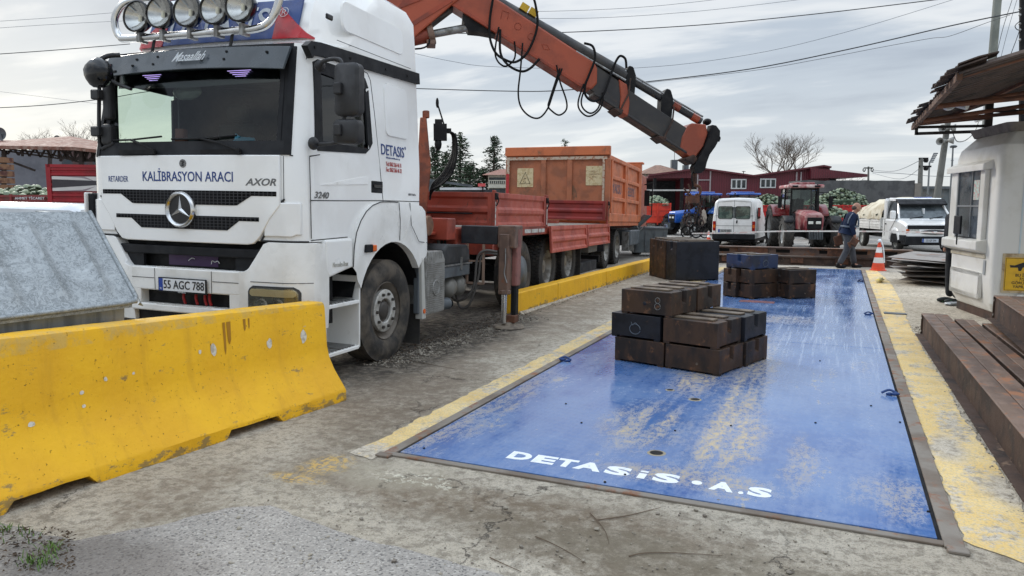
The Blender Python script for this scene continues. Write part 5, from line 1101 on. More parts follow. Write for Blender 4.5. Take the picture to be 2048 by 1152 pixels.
def onb(d, t): q = (d, bl(d)+.40*t); return q
for cd_, t_ in ((1.52, .75), (1.70, .66), (1.88, .60), (2.08, .56)):
    cx, cz = onb(cd_, t_)
    if cd_ == 1.52: outl([(cx-.05, cz-.05), (cx-.03, cz+.06), (cx+.06, cz+.03), (cx+.04, cz-.05)])
    elif cd_ == 2.08: outl([(cx-.055, cz+.035), (cx+.02, cz+.03), (cx+.055, cz-.035), (cx-.02, cz-.03), (cx-.055, cz+.035)])
    else: outl([(cx+math.cos(a*.5)*.045, cz+math.sin(a*.5)*.045) for a in range(13)])
m.build('weld_outline', OD, COL, 60)
m = MB(); m.prism([(2.70, bl(2.7)+.04), (3.12, bl(3.12)+.02), (3.16, bl(3.16)+.40), (2.72, bl(2.72)+.42)], -HB+.02, HB-.02, 'y'); m.prism([(3.05, bl(3.05)+.035), (4.10, bl(4.10)+.03), (4.10, bl(4.1)+.36), (3.05, bl(3.05)+.375)], -HB+.035, HB-.035, 'y')
m.prism([(2.75, bl(2.75)+.005), (4.1, bl(4.1)+.0), (4.1, bl(4.1)+.035), (2.75, bl(2.75)+.045)], -HB+.005, HB-.005, 'y')
BOOMB = M('boom_black', S(44, 43, 44), S(58, 54, 50), s=3, lo=.4, hi=.7, rough=.5, c3=S(92, 74, 60), s3=7, lo3=.6, hi3=.74, r3=.8)
m.build('boom_extension', BOOMB, COL, bevel=.01)
m = MB(); m.prism([(3.12, bl(3.12)-.005), (3.24, bl(3.24)+.0), (3.26, bl(3.26)+.2), (3.22, bl(3.22)+.42), (3.10, bl(3.10)+.42), (3.13, bl(3.13)+.2)], -HB-.0, HB+.0, 'y'); m.prism([(4.0, bl(4.0)+.0), (4.18, bl(4.18)-.02), (4.24, 2.31), (4.34, 2.44), (4.40, 2.62), (4.37, 2.75), (4.16, 2.765), (4.10, 2.72), (4.03, bl(4.03)+.2)], -HB+.02, HB-.02, 'y')
m.each('boom_collar', ORANGE, COL, bevel=.012)
m = MB()
for d in (3.12, 3.75): m.prism([(d-.10, bl(d-.1)-.02), (d+.02, bl(d)-.05), (d+.05, bl(d)+.02), (d+.0, bl(d)+.03)], -HB-.02, HB+.02, 'y'); m.tube([(d+.0, -HB-.01, bl(d)-.0), (d+.12, -HB-.012, bl(d)+.24), (d+.15, -HB+.02, bl(d)+.45)], .014, 6)
m.prism([(4.06, 2.27), (4.2, 2.19), (4.26, 2.27), (4.2, 2.33)], -HB, HB, 'y'); m.each('boom_bracket', DRUST, COL, bevel=.008)
# extension cylinders on top of the boom
m = MB(); yy = -.03; up = .13
m.cyl((1.0, yy, 4.25+.40-.10+up*.0), (3.22, yy, 3.40+up*0), .098, n=16); m.build('extension_cylinder', BOOMB, COL, 40)
m = MB(); m.cyl((3.18, yy, 3.425), (4.34, yy, 2.80), .052, n=12); m.build('extension_cylinder', BOOMB, COL, 40); m = MB(); m.cyl((2.5, yy-.12, 3.70), (3.2, yy-.12, 3.33), .016, n=8); m.cyl((3.2, yy-.07, 3.47), (4.34, yy-.07, 2.86), .014, n=8); m.each('extension_rod', STEEL, COL, smooth=40)
m = MB()
for d, z in ((3.26, 3.40), (3.80, 3.10)):
    m.prism([(d-.08, z-.24), (d+.08, z-.30), (d+.10, z-.0), (d+.06, z+.12), (d-.0, z+.14), (d-.07, z+.02)], -.12, .09, 'y')
m.each('cylinder_bracket', BLACK, COL, bevel=.012); m = MB(); m.cyl((3.92, yy, 3.03), (4.02, yy, 2.975), .056, n=12); m.cyl((4.2, yy, 2.875), (4.3, yy, 2.82), .056, n=12); m.each('cylinder_band', ORANGE, COL, smooth=40)
for d, z in ((1.80, 4.30), (1.92, 4.24)): MB().bar((d-.05, -.08, z+.0), (d+.05, -.08, z-.06), .09, .09).build('yellow_pad', M('pad_yellow', S(186, 150, 30), rough=.6), COL)
MB().sph((4.44, 0, 2.80), (.06, .09, .05), 8, 6).build('boom_pin', BLACK, COL, 50)
# hanging hook arm
m = MB(); m.prism([(4.44, 2.74), (4.50, 2.73), (4.56, 2.66), (4.56, 2.56), (4.50, 2.44), (4.42, 2.33), (4.38, 2.22), (4.36, 2.12), (4.30, 2.07), (4.22, 2.07), (4.19, 2.15), (4.26, 2.28), (4.34, 2.42), (4.40, 2.56)], -.20, -.02, 'y'); m.tube([(4.54, -.05, 2.62), (4.62, -.05, 2.58), (4.60, -.05, 2.52)], .012, 6, smooth=3); m.build('hook_arm', BLACK, COL, bevel=.02, seg=2)
MB().tube([(4.40, -.1, 2.66), (4.33, -.11, 2.45), (4.38, -.11, 2.30), (4.24, -.1, 2.15), (4.20, -.1, 2.02), (4.23, -.08, 1.9)], .012, 6, smooth=4).build('hook_hose', BLACK, COL, 60)
m = MB(); m.cyl((4.27, 0, 2.08), (4.27, 0, 1.96), .045, .03, 10); m.tube([(4.27, 0, 1.97), (4.28, 0, 1.91), (4.36, 0, 1.88), (4.37, 0, 1.80), (4.31, 0, 1.73), (4.24, 0, 1.75), (4.22, 0, 1.79)], lambda t: .026-.012*t, 8, smooth=5); HK = m.build('lifting_hook', RUST, COL, 60)
m = MB(); m.tube([(4.12, -.02, 1.86), (4.18, 0, 1.80), (4.22, 0, 1.84), (4.19, 0, 1.92)], .012, 6, smooth=4); m.tube([(4.18, 0, 1.79), (4.26, .0, 1.74), (4.33, 0, 1.78)], .014, 6, smooth=4); m.bar((4.16, 0, 1.70), (4.36, 0, 1.70), .03, .10); m.build('spreader', RUST, COL, 60)
def chain(m, a, b, s=.055, r=.008):
    a, b = Vector(a), Vector(b); d = (b-a); n = max(1, int(d.length/(s*.72))); dn = d.normalized()
    for i in range(n):
        c = a+d*((i+.5)/n); sd = Vector((1, 0, 0)) if i % 2 else Vector((0, 1, 0)); sd = (sd-dn*sd.dot(dn)).normalized()
        m.tube([c+dn*math.sin(t)*s*.55+sd*math.cos(t)*s*.32 for t in [k*math.pi/4 for k in range(8)]], r, 5, closed=True)
for d, y0 in ((4.18, -.10), (4.19, .10), (4.34, -.10), (4.34, .1)):
    m = MB(); chain(m, (d, y0*.6, 1.66), (d+(.01 if d > 4.3 else -.01), y0*1.2, 1.42 if y0 < 0 else 1.36)); m.build('lifting_chain', DRUST, COL, 60)
m = MB()
for d, y0, z in ((4.17, -.12, 1.37), (4.35, -.12, 1.37)): m.tube([(d+.036*math.sin(t*.7), y0, z+.05*math.cos(t*.7)) for t in range(9)], .010, 6, closed=True)
m.each('chain_ring', DRUST, COL, smooth=60)
HO = M('black_hose', S(20, 20, 21), rough=.75, spec=.2)
hoses = [[(1.36, 4.33), (1.32, 4.07), (1.32, 3.84), (1.39, 3.65), (1.51, 3.56), (1.66, 3.53), (1.81, 3.64), (1.92, 3.86), (1.96, 4.06), (1.93, 4.28), (1.89, 4.41)],
 [(1.44, 3.98), (1.39, 3.68), (1.42, 3.54), (1.51, 3.47), (1.6, 3.51), (1.66, 3.61), (1.65, 3.80)], [(1.46, 3.95), (1.46, 3.65), (1.56, 3.49), (1.73, 3.41), (1.86, 3.45), (1.99, 3.58)],
 [(1.76, 3.78), (1.73, 3.43), (1.7, 3.13), (1.74, 2.94), (1.86, 2.82), (1.99, 2.8), (2.1, 2.92), (2.17, 3.11), (2.23, 3.28), (2.30, 3.46)],
 [(2.22, 3.50), (2.27, 3.28), (2.36, 3.04), (2.36, 2.91), (2.26, 2.84), (2.15, 2.9), (2.11, 2.96), (2.14, 3.07), (2.27, 3.46)], [(2.60, 3.26), (2.53, 3.05), (2.54, 2.93), (2.63, 2.84), (2.72, 2.84), (2.82, 2.92), (2.87, 3.05), (2.86, 3.15)],
 [(2.62, 3.22), (2.57, 3.04), (2.60, 2.93), (2.70, 2.87), (2.80, 2.94), (2.85, 3.1)], [(2.60, 3.80), (2.72, 3.76), (2.75, 3.60), (2.67, 3.38), (2.62, 3.25), (2.62, 3.13), (2.69, 3.05), (2.78, 3.04), (2.87, 3.12), (2.94, 3.29), (3.0, 3.46), (3.05, 3.58), (3.1, 3.64), (3.17, 3.60), (3.19, 3.48)]]
for k, hp in enumerate(hoses):
    rr_ = .017 if k in (0, 2, 7) else .012
    MB().tube([(d, -HB-.05+.012*math.sin(i*1.3+k), z) for i, (d, z) in enumerate(hp)], rr_, 7, smooth=6).build('loose_hose', HO, COL, 60)
# control post behind the cab
m = MB(); m.prism([(.34, 1.4), (.44, 1.4), (.52, 2.15), (.46, 2.80), (.38, 2.80), (.34, 2.2)], -.10, .05, 'y'); m.cyl((.46, 0, 2.8), (.46, 0, 2.9), .05, n=10); m.build('valve_post', M('post_rust', S(140, 76, 52), S(110, 62, 46), s=5, rough=.7, c3=S(80, 60, 50), s3=9, lo3=.58, hi3=.7), COL, 40, bevel=.01)
m = MB(); m.box(.56, .74, -.1, .05, 2.50, 2.72); m.sph((.62, -.05, 2.45), (.05, .05, .09), 8, 6); m.box(.70, .80, -.08, .02, 2.60, 2.66); m.tube([(.70, -.05, 2.72), (.66, -.05, 2.85), (.62, -.05, 2.98)], .012, 6); m.sph((.615, -.05, 3.0), (.022, .022, .07), 8, 6); m.box(.58, .68, -.08, .03, 2.7, 2.78); m.build('valve_block', BLACK, COL, 40)
m = MB()
for k in range(8): f = k*.018; m.tube([(.78, -.06+f*.5+(k%2)*.03, 2.62), (.86-f*.3, -.08+f, 2.55), (.87-f*.5, -.1+f, 2.3), (.80-f, -.1+f, 2.05), (.66-f, -.08+f, 1.9), (.5, -.05+f, 1.82-f)], .014, 6, smooth=4)
m.build('hose_bundle', HO, COL, 60)
# ================================================================ helpers for the things farther off
def bg(name, label, cat, px, D, group=None, rz=None):
    p = at(px, 411, D); t = thing(name, label, cat, (p.x, p.y, 0), YAW if rz is None else rz, group)
    c, s = math.cos(t.rotation_euler.z), math.sin(t.rotation_euler.z)
    def L(px_, py_, dy=0.0):      # local point seen at (px_, py_), dy metres behind D
        q = at(px_, py_, D+dy)-Vector((p.x, p.y, 0)); return Vector((q.x*c+q.y*s, -q.x*s+q.y*c, q.z))
    return t, L
# ================================================================ TIPPER TRUCK
dY = ray(1514, 446).normalized(); dX = -ray(-3400, 385).normalized(); dX = (dX-dY*dX.dot(dY)).normalized(); dZ = dX.cross(dY)
DM = Matrix((dX, dY, dZ)).transposed().to_4x4(); DM.translation = gp(1225, 536)
TIP = thing('tipper_truck', 'orange tipper lorry with a weathered tailgate, parked behind the red truck bed', 'truck'); TIP.matrix_world = DM
m = MB(); xw = -2.62; y0, y1, z0, z1 = -.86, 4.25, 1.2, 2.80
m.box(xw, -.02, y0+.1, y1, z0-.12, z0); m.box(xw+.02, xw+.06, y0+.1, y1, z0, z1); m.box(-.09, -.05, y0+.1, y1, z0, z1)
TB = m.build('tipper_body', DORANGE, TIP); m = MB()
m.box(-.10, .02, y0+.06, y1, z1-.09, z1+.02); m.box(-.10, .02, y0+.06, y1, z0-.02, z0+.20)
for y in (y0+.08, y0+.40, 1.55, 1.80, 4.02): m.box(-.08, .02, y, y+.14, z0+.1, z1-.05)
for z in (1.72, 2.25): m.box(-.08, .012, y0+.5, y1-.05, z, z+.10)
m.each('side_rib', DORANGE, TB, bevel=.015); m = MB()
m.box(xw-.0, .03, y0-.02, y0+.03, z0-.0, 2.82); TG = m.build('tailgate', DORANGE2, TIP); m = MB()
m.box(xw-.02, .05, y0-.08, y0+.05, 2.80, 3.02); m.build('tailgate_top_beam', DORANGE, TG, bevel=.012); m = MB()
for x in (xw, xw+.93, xw+1.60, -.07): m.box(x, x+.13 if x > xw else x+.10, y0-.07, y0-.02, z0, 2.72)
m.box(xw, .05, y0-.07, y0-.02, z0, z0+.12); m.each('tailgate_rib', DORANGE2, TG, bevel=.01); m = MB()
m.box(xw+.02, -.02, y0-.078, y0-.069, 2.70, 2.77); m.box(-.13, -.075, y0-.078, y0-.069, 1.3, 2.70); m.box(xw+.03, xw+.10, y0-.078, y0-.069, 2.35, 2.70)
m.each('white_tape', M('flaked_tape', S(186, 170, 150), S(160, 110, 84), s=18, lo=.5, hi=.6, rough=.7), TG); m = MB(); m.box(xw+.02, xw+.09, y0-.080, y0-.069, 1.2, 2.36); m.add([(xw+.36, y0-.03, 1.3), (xw+.50, y0-.03, 1.3), (xw+.62, y0-.03, 1.70), (xw+.62, y0-.03, 1.84), (xw+.36, y0-.03, 1.44)], [(0, 1, 2, 3, 4)])
m.each('red_tape', M('red_tape', S(172, 40, 44), rough=.5), TG)
CRM = M('cream_sign', S(206, 190, 150), S(184, 164, 122), s=16, rough=.7, c3=S(160, 110, 80), s3=10, lo3=.62, hi3=.68)
for x0, zz0 in ((xw+.30, 2.08), (-.55, 2.12)): MB().box(x0, x0+.42, y0-.033, y0-.0205, zz0-.05, zz0+.42).build('notice_plate', CRM, TG)
m = MB(); m.tube([(xw+.37, y0-.036, 2.12), (xw+.64, y0-.036, 2.12), (xw+.51, y0-.036, 2.40)], .008, 4, closed=True); m.build('warning_triangle', TXTBLACK, TG)
text('lettering', 'M\nLL', .05, Matrix(((1, 0, 0, xw+.5), (0, 0, -1, y0-.035), (0, 1, 0, 2.20), (0, 0, 0, 1))), TXTBLACK, TG, .001); text('lettering', 'DIKKAT\nYAKLASMA\n50 m', .045, Matrix(((1, 0, 0, -.34), (0, 0, -1, y0-.035), (0, 1, 0, 2.34), (0, 0, 0, 1))), M('faded_text', S(150, 120, 90), rough=.8), TG, .001, sx=.8)
MB().box(-.45, -.22, y0-.04, y0-.0205, 1.36, 1.62).build('crooked_plate', CRM, TG)
for s_, y_, ww in (('YAKSU', .62, 2.3), ('BELEDİYE', 2.80, 1.7)):
    text('lettering', s_, .24, Matrix(((0, 0, 1, -.046), (1, 0, 0, y_), (0, 1, 0, 2.03), (0, 0, 0, 1))), M('faded_blue_letters', S(110, 92, 100), rough=.7), TB, .002, sx=.52*ww, bold=.02)
m = MB(); m.box(xw+.7, xw+.8, -.7, 7.5, .85, 1.08).box(-.95, -.85, -.7, 7.5, .85, 1.08).box(xw+.1, -.1, -.75, -.6, .45, .62); m.box(xw+.1, -.1, -.6, 4.2, 1.06, 1.1); m.build('chassis', BLACK, TIP)
for y in (-.12, 1.42):
    for x, s in ((-.30, 1), (-.62, 1), (xw+.2, -1)):
        w_ = tyre(.50, .29, True).build('wheel', RUBBER, TIP, 40); w_.location = (x, y, .485); h = .145*s
        MB().lathe([(.30, h), (.28, h-s*.06), (.2, h-s*.17), (.1, h-s*.12), (0, h-s*.1)], (0, 0, 0), 'x', 24, cap=False).build('rim', RIM, w_, 40)
m = MB(); m.prism([(4.7, 1.0), (4.7, 2.55), (4.9, 2.75), (6.3, 2.7), (6.6, 1.9), (6.65, 1.0)], xw+.1, -.1); m.build('lorry_cab', ORANGE, TIP, bevel=.05, seg=2); MB().box(xw, .0, 4.40, 4.62, 1.2, 3.02).box(xw, .05, 4.4, 4.7, 2.98, 3.04).build('cab_guard', DORANGE, TIP, bevel=.01)
m = MB(); m.box(.02, .18, 5.1, 5.16, 1.7, 2.2); m.tube([(-.05, 5.6, 2.4), (.25, 5.3, 2.45), (.25, 5.2, 1.4), (-.05, 5.5, 1.3)], .02, 6); m.build('mirror', BLACK, TIP); MB().box(-.35, .05, 2.5, 4.2, .5, .95).build('side_tank', GREYP, TIP, bevel=.03)
for y in (2.4, 2.6, 2.8): MB().box(-.2, .0, y, y+.1, .35, .9).build('side_guard', STEEL, TIP)
for y in (5.6,): w_ = tyre(.5, .29, False).build('wheel', RUBBER, TIP, 40); w_.location = (-.25, y, .6)
# ================================================================ grey refuse container by the kerb
t, L = bg('refuse_container', 'grey metal refuse container with open flap lid between the tipper and the black weights', 'container', 1296, 23.0)
a, b_ = L(1264, 524), L(1334, 520); zt = L(1300, 456).z; x0, x1 = a.x, b_.x
m = MB(); m.loft([[(x0+.06, 0, .12), (x1-.06, 0, .12), (x1-.06, .85, .12), (x0+.06, .85, .12)], [(x0, -.04, zt), (x1, -.04, zt), (x1, .9, zt), (x0, .9, zt)]]); m.build('bin_body', M('bin_grey', S(92, 98, 100), S(76, 82, 84), s=3, rough=.5, c3=S(130, 130, 126), s3=9, lo3=.6, hi3=.75), t, bevel=.02)
m = MB()
for k in range(4): x = x0+.12+(x1-x0-.24)*k/3; m.box(x-.02, x+.02, -.05, -.03, .2, zt-.1)
m.box(x0-.02, x1+.02, -.07, .92, zt-.03, zt+.02); m.each('bin_rib', GREYP, t); m = MB()
l0, l1 = L(1268, 456), L(1297, 430); m.prism([(l0.x-.05, l0.z), (l1.x, l1.z), (l1.x+.12, l1.z-.02), (l0.x+.15, l0.z)], 0, .85, 'y'); m.build('open_lid', M('lid_dark', S(66, 72, 72), rough=.5), t, bevel=.01); MB().tube([L(1272, 448, -.1), L(1278, 462, -.1), L(1290, 452, -.1)], .02, 6).build('lid_arm', STEEL, t)
MB().box(x1-.02, x1-.01+.02, .1, .5, .7, 1.0).build('label', M('pale_label', S(150, 170, 196), rough=.6), t)
# ================================================================ galvanised container behind the barrier
def mat_galv():
    b = NB('galvanised_sheet'); co = b.coord(); v = b.n('ShaderNodeTexVoronoi', {'Vector': b.n('ShaderNodeVectorMath', {0: co, 1: b.n('ShaderNodeTexNoise', {'Vector': co, 'Scale': 9.0, 'Detail': 4}).outputs['Color']}, operation='ADD').outputs[0], 'Scale': 26.0}).outputs['Color']
    g = b.n('ShaderNodeSeparateColor', {0: v}).outputs[0]; n = b.noise(5, 8, .7, dist=1.2); f = b.math('ADD', b.math('MULTIPLY', g, .35), b.math('MULTIPLY', n, .65))
    col = b.mix(b.ramp(f, .28, .68), S(126, 131, 133), S(160, 165, 167)); col = b.mix(b.ramp(b.noise(3.2, 9, .75, dist=1.0), .5, .72), col, S(180, 185, 187))
    return b.fin(col, b.mixf(b.ramp(f, .3, .7), .6, .45), .35, b.bump(f, .004, .5))
GALV = mat_galv()
GC = thing('skip_container', 'galvanised steel waste container with a sloping ribbed lid behind the yellow barrier', 'container', (-4.28, 3.34, 0), rad(-5.4))
# local: y from 0 toward the camera (negative), x away from us is negative
m = MB(); m.loft([[(-.07, -.03, .10), (-.07, -2.5, .10), (-1.2, -2.5, .10), (-1.2, -.03, .10)], [(-.02, -.0, .955), (-.02, -2.6, .955), (-1.4, -2.6, .955), (-1.4, -.0, .955)]]); m.build('container_body', M('galvanised_streaked', S(140, 146, 150), S(112, 118, 122), s=4, rough=.45, metal=.5, st=(1, 3, .3), bump=.001), GC, bevel=.01)
m = MB()
for k in range(10): c = Vector((-.035, -.14-.27*k, .81)); m.lathe([(.05, .0), (.046, .012), (.036, .012), (.03, .0)], c, 'x', 14, cap=False)
m.each('pressed_round', GC.children[0].data.materials[0], GC, smooth=50)
e0 = Vector((.03, 0, .965)); e1 = Vector((-.46, .02, 1.558)); m = MB(); t_ = .02; nrmv = Vector((.77, 0, .63))
def lidp(u, y, h=0.0): q = e0.lerp(e1, u); return Vector((q.x, y, q.z))+nrmv*h
NU, ys_ = 10, []
yy = .05
prof = []
y = .06
while y > -2.65: prof.append(y); y -= .03
def ridge(y, u):
    k = ((-y+.02) % .27)/.27; w = max(0, 1-abs(k-.5)/.13); fade = min(1, max(0, (u-.12)/.04))*min(1, max(0, (.93-u)/.04)); return .026*min(1, w*1.6)*fade
grid = [[lidp(i/20, y, ridge(y, i/20)) for y in prof] for i in range(21)]
m.loft(grid, closed=False, caps=False); m.loft([[q-nrmv*.02 for q in grid[0]], grid[0]], closed=False, caps=False)
und = [[lidp(i/20, y, -.02) for y in (prof[0], prof[-1])] for i in (0, 20)]; m.add([und[0][0], und[0][1], und[1][1], und[1][0]], [(0, 1, 2, 3)])
m.add([lidp(0, .06), lidp(1, .06), lidp(1, .06, -.02), lidp(0, .06, -.02)], [(0, 1, 2, 3)]); LID = m.build('lid', GALV, GC, 50)
MB().tube([lidp(.0, -2.6), lidp(0, -.02), lidp(.01, .04), lidp(.05, .06), lidp(1, .06)], .016, 8).build('lid_rim', GALV, LID, 60); m = MB()
m.add([lidp(.0, .075, -.01), lidp(.0, .13, -.07), lidp(.22, .13, -.07), lidp(.25, .075, -.01), lidp(0, .075, -.04), lidp(.2, .1, -.12)], [(0, 1, 2, 3), (0, 4, 1)]); m.box(-1.38, 0, .0, .012, .93, 1.0); m.prism([(-.02, .94), (-.47, 1.54), (-1.0, 1.56), (-1.38, 1.2), (-1.38, .94)], -.01, .02, 'y'); m.box(-1.0, -.47, -2.6, -.0, 1.535, 1.552); m.build('end_panel', GALV, GC)
MB().box(-1.42, .02, -2.6, .02, .93, .955).build('rim_frame', GALV, GC)
# ================================================================ BOOTH
bc = Vector((1.91, 11.758, 0)); rzb = math.atan2(.197, .98)
BT_ = thing('guard_booth', 'white fibreglass guard booth with a hooded service window and a yellow camera sign', 'booth', bc, rzb)
FIB = M('fibreglass', S(214, 213, 208), S(200, 198, 190), s=1.6, rough=.42, c3=S(160, 152, 138), s3=5, lo3=.64, hi3=.95, st3=(1, 1, .35)); FIBY = M('yellowed_trim', S(204, 196, 176), S(184, 174, 150), s=4, rough=.5)
def bring(z, i, w=1.75, d=1.62, r=.09):
    return [(x, y, z) for x, y in rrect(i, w-i, i, d-i, r, 5)]
m = MB(); m.loft([bring(.12, .09), bring(.25, .03), bring(.62, .0), bring(2.30, .0), bring(2.42, .03), bring(2.60, .18), bring(2.68, .34)]); m.build('booth_shell', FIB, BT_, 22, bevel=.02, seg=2)
m = MB(); m.loft([bring(2.60, .15), bring(2.72, .10)]); m.build('roof_cover', M('roof_sheet', S(112, 106, 98), S(84, 78, 70), s=3, rough=.7, bump=.004), BT_, 50); MB().box(.1, 1.6, .1, 1.5, .0, .14).build('base', DRUST, BT_)
# window bay on the left face (x = 0), looking toward -x
m = MB(); m.prism([(-.10, 2.10), (-.13, 2.08), (-.13, 2.17), (.02, 2.24), (.02, 2.10)], .20, 1.62, 'y'); m.prism([(-.14, .98), (-.14, 1.02), (-.14, 1.10), (.02, 1.14), (.02, .92)], .24, 1.62, 'y')
m.box(-.07, .0, .28, .44, 1.10, 2.12); m.box(-.07, .0, 1.30, 1.56, 1.10, 2.12); WBY = m.build('window_bay', FIB, BT_, bevel=.015, seg=2)
MB().box(-.02, .0, .40, 1.40, 1.10, 2.12).build('window_inside', DARK, WBY); MB().box(-.045, -.04, .42, 1.32, 1.14, 2.10).build('window_pane', M('tinted_window', S(60, 66, 72), S(90, 98, 106), s=1.5, rough=.08), WBY)
m = MB(); m.box(-.06, -.038, .44, .46, 1.12, 2.1); m.box(-.06, -.038, 1.28, 1.30, 1.12, 2.1); m.box(-.06, -.038, .46, 1.28, 1.105, 1.13); m.box(-.058, -.038, .46, 1.28, 1.58, 1.605); m.box(-.06, -.036, .74, .76, 1.14, 2.1); m.each('window_frame', M('frame_dark', S(120, 124, 126), rough=.4), WBY)
MB().box(-.050, -.047, .50, .70, 1.68, 1.96).build('notice', M('notice_mint', S(170, 196, 186), S(190, 120, 120), s=26, rough=.5), WBY); m = MB(); m.box(-.16, -.13, .82, 1.08, 1.18, 1.45); m.bar((-.145, .95, 1.02), (-.145, .95, 1.2), .02, .02); m.build('intercom_panel', BLACKP, WBY, bevel=.02, seg=2)
m = MB(); m.loft([[(o_, y, z) for y, z in rrect(.34, 1.50, .28, .66, .04)] for o_ in (.01, -.025)], caps=False); m.loft([[(-.025, y, z) for y, z in rrect(.34, 1.50, .28, .66, .04)], [(-.025, y, z) for y, z in rrect(.40, 1.44, .34, .60, .03)], [(-.003, y, z) for y, z in rrect(.41, 1.43, .35, .59, .03)]], caps=True); m.build('raised_panel', FIB, BT_, 40)
MB().box(-.012, .0, .22, .29, .64, .84).build('switch_cover', M('switch_grey', S(150, 154, 156), rough=.5), BT_); MB().box(-.02, .0, .25, 1.55, .86, .92).build('stained_ledge', FIBY, BT_, bevel=.01)
# right face (y = 0) looking toward us
m = MB(); m.loft([[(x, o_, z) for x, z in rrect(.62, 1.5, 1.15, 2.15, .06)] for o_ in (0, -.05)]); m.build('front_window_frame', FIB, BT_, 40, bevel=.01); MB().box(.70, 1.42, -.056, -.052, 1.22, 2.08).build('front_window_pane', M('pane_grey', S(90, 96, 100), rough=.1), BT_)
m = MB(); m.box(.54, 1.55, -.08, .0, 1.02, 1.12); m.loft([[(x, o_, z) for x, z in rrect(.30, 1.5, .14, .40, .05)] for o_ in (0, -.02)]); m.build('front_trim', FIB, BT_, bevel=.012, seg=2); MB().box(.30, .318, -.006, .01, .95, 2.5).build('vertical_trim', M('pale_blue_trim', S(190, 204, 210), rough=.5), BT_)
MB().box(.115, .80, -.012, .0, .42, .955).build('sign_backboard', M('stained_board', S(186, 170, 140), S(150, 128, 96), s=9, rough=.8), BT_)
SG = MB().box(.145, .77, -.018, -.0125, .45, .90).build('camera_sign', M('sign_yellow', S(216, 170, 26), S(206, 160, 30), s=12, rough=.4), BT_); m = MB()
for b0 in ((.152, .157, .457, .893), (.757, .762, .457, .893), (.157, .757, .457, .462), (.157, .757, .888, .893)): m.box(b0[0], b0[1], -.0195, -.018, b0[2], b0[3])
m.prism([(.20, .80), (.26, .795), (.40, .85), (.60, .84), (.62, .78), (.44, .775), (.30, .765), (.21, .765)], -.0205, -.018, 'y'); m.prism([(.30, .765), (.31, .72), (.34, .72), (.36, .77)], -.0205, -.018, 'y'); m.prism([(.48, .77), (.50, .73), (.62, .73), (.62, .78)], -.0205, -.018, 'y')
m.build('sign_graphic', TXTBLACK, SG)
for i, s_ in enumerate(('BU İŞLETMEDE', '7/24 SES VE', 'GÖRÜNTÜ KAYDI', 'YAPILMAKTADIR')): text('sign_lettering', s_, .038, Matrix(((1, 0, 0, .457), (0, 0, -1, -.0195), (0, 1, 0, .66-.052*i), (0, 0, 0, 1))), TXTBLACK, SG, .0006, sx=1.0, bold=.02)
# ================================================================ CANOPY over the booth
CN = thing('canopy', 'rusty corrugated sheet canopy on an angle iron frame above the booth', 'canopy', (1.0, 13.5, 0))
def cz(x): return 2.90+.285*x+.0
COR = M('rusty_sheet', S(74, 60, 52), S(50, 42, 38), s=3, rough=.85, c3=S(108, 96, 84), s3=6, lo3=.6, hi3=.72, bump=.002)
m = MB(); rows = []
for i in range(90):
    y = .25-i*.06; rows.append([(x, y, cz(x)+.028*math.cos(i*math.pi/1.5)+.02*mnoise.noise(Vector((x*2, y*1.2, 0)))) for x in [-.02+.25*k for k in range(14)]])
m.loft(rows, closed=False, caps=False); o = m.build('roof_sheet', COR, CN); sm = o.modifiers.new('s', 'SOLIDIFY'); sm.thickness = .012
for k in range(34):     # ragged overlapping scraps along the left edge
    y = .25-k*.155; rr = random.Random(k*7+1); m = MB(); w = rr.uniform(.16, .30); l = rr.uniform(.25, .6); o_ = rr.uniform(-.14, .02); lift = rr.uniform(.02, .05)+.02*(k % 3)
    pts = [[(o_+l*a, y-w*b, cz(o_+l*a)+lift+.018*math.sin(b*9)+rr.uniform(-.01, .01)) for a in (0, .5, 1)] for b in (0, .33, .66, 1)]
    m.loft(pts, closed=False, caps=False); o = m.build('sheet_scrap', COR, CN); sm = o.modifiers.new('s', 'SOLIDIFY'); sm.thickness = .014
m = MB(); m.bar((.0, .3, 2.86), (.0, -4.95, 2.86), .05, .07); m.build('edge_angle', M('flaking_angle', S(106, 80, 64), S(74, 56, 46), s=8, rough=.8), CN)
m = MB()
for y, z0, z1, x1 in ((-1.2, 2.80, 3.2, 3.2), (-2.5, 2.83, 3.25, 3.2), (-2.9, 2.80, 3.0, 3.2), (-4.7, 2.88, 3.75, 3.2)): m.tube([(.02, y, z0+.02), (x1*.5, y, (z0+z1)/2+.01), (x1, y, z1)], .03, 8)
m.bar((.02, -.3, 2.86), (1.0, -.3, 2.92), .05, .05); m.bar((0, -.8, 2.84), (3.2, -.6, 3.05), .05, .05); m.bar((.4, .2, 2.95), (1.6, -4.8, 3.3), .04, .04); m.each('roof_purlin', M('purlin_rust', S(112, 74, 54), S(84, 56, 44), s=5, rough=.8), CN)
m = MB(); FRB = M('frame_black', S(46, 42, 38), S(34, 31, 28), s=5, rough=.7)
m.bar((.03, 0, 2.74), (1.0, 0, 2.74), .045, .045); m.bar((.03, 0, 2.84), (1.0, 0, 2.82), .04, .04); m.bar((.03, 0, 2.72), (.03, 0, 2.90), .045, .045); m.bar((1.0, 0, 0), (1.0, 0, 3.2), .10, .10); m.bar((1.02, 0, 3.06), (2.6, 0, 2.86), .045, .06); m.bar((1.0, .0, 2.62), (3.0, 0, 2.66), .04, .04); m.bar((2.9, 0, 0), (2.9, 0, 3.6), .09, .09); m.bar((3.0, -4.7, 0), (3.0, -4.7, 3.7), .09, .09)
m.each('frame_bar', FRB, CN)
CAMW = M('camera_white', S(196, 198, 198), rough=.4)
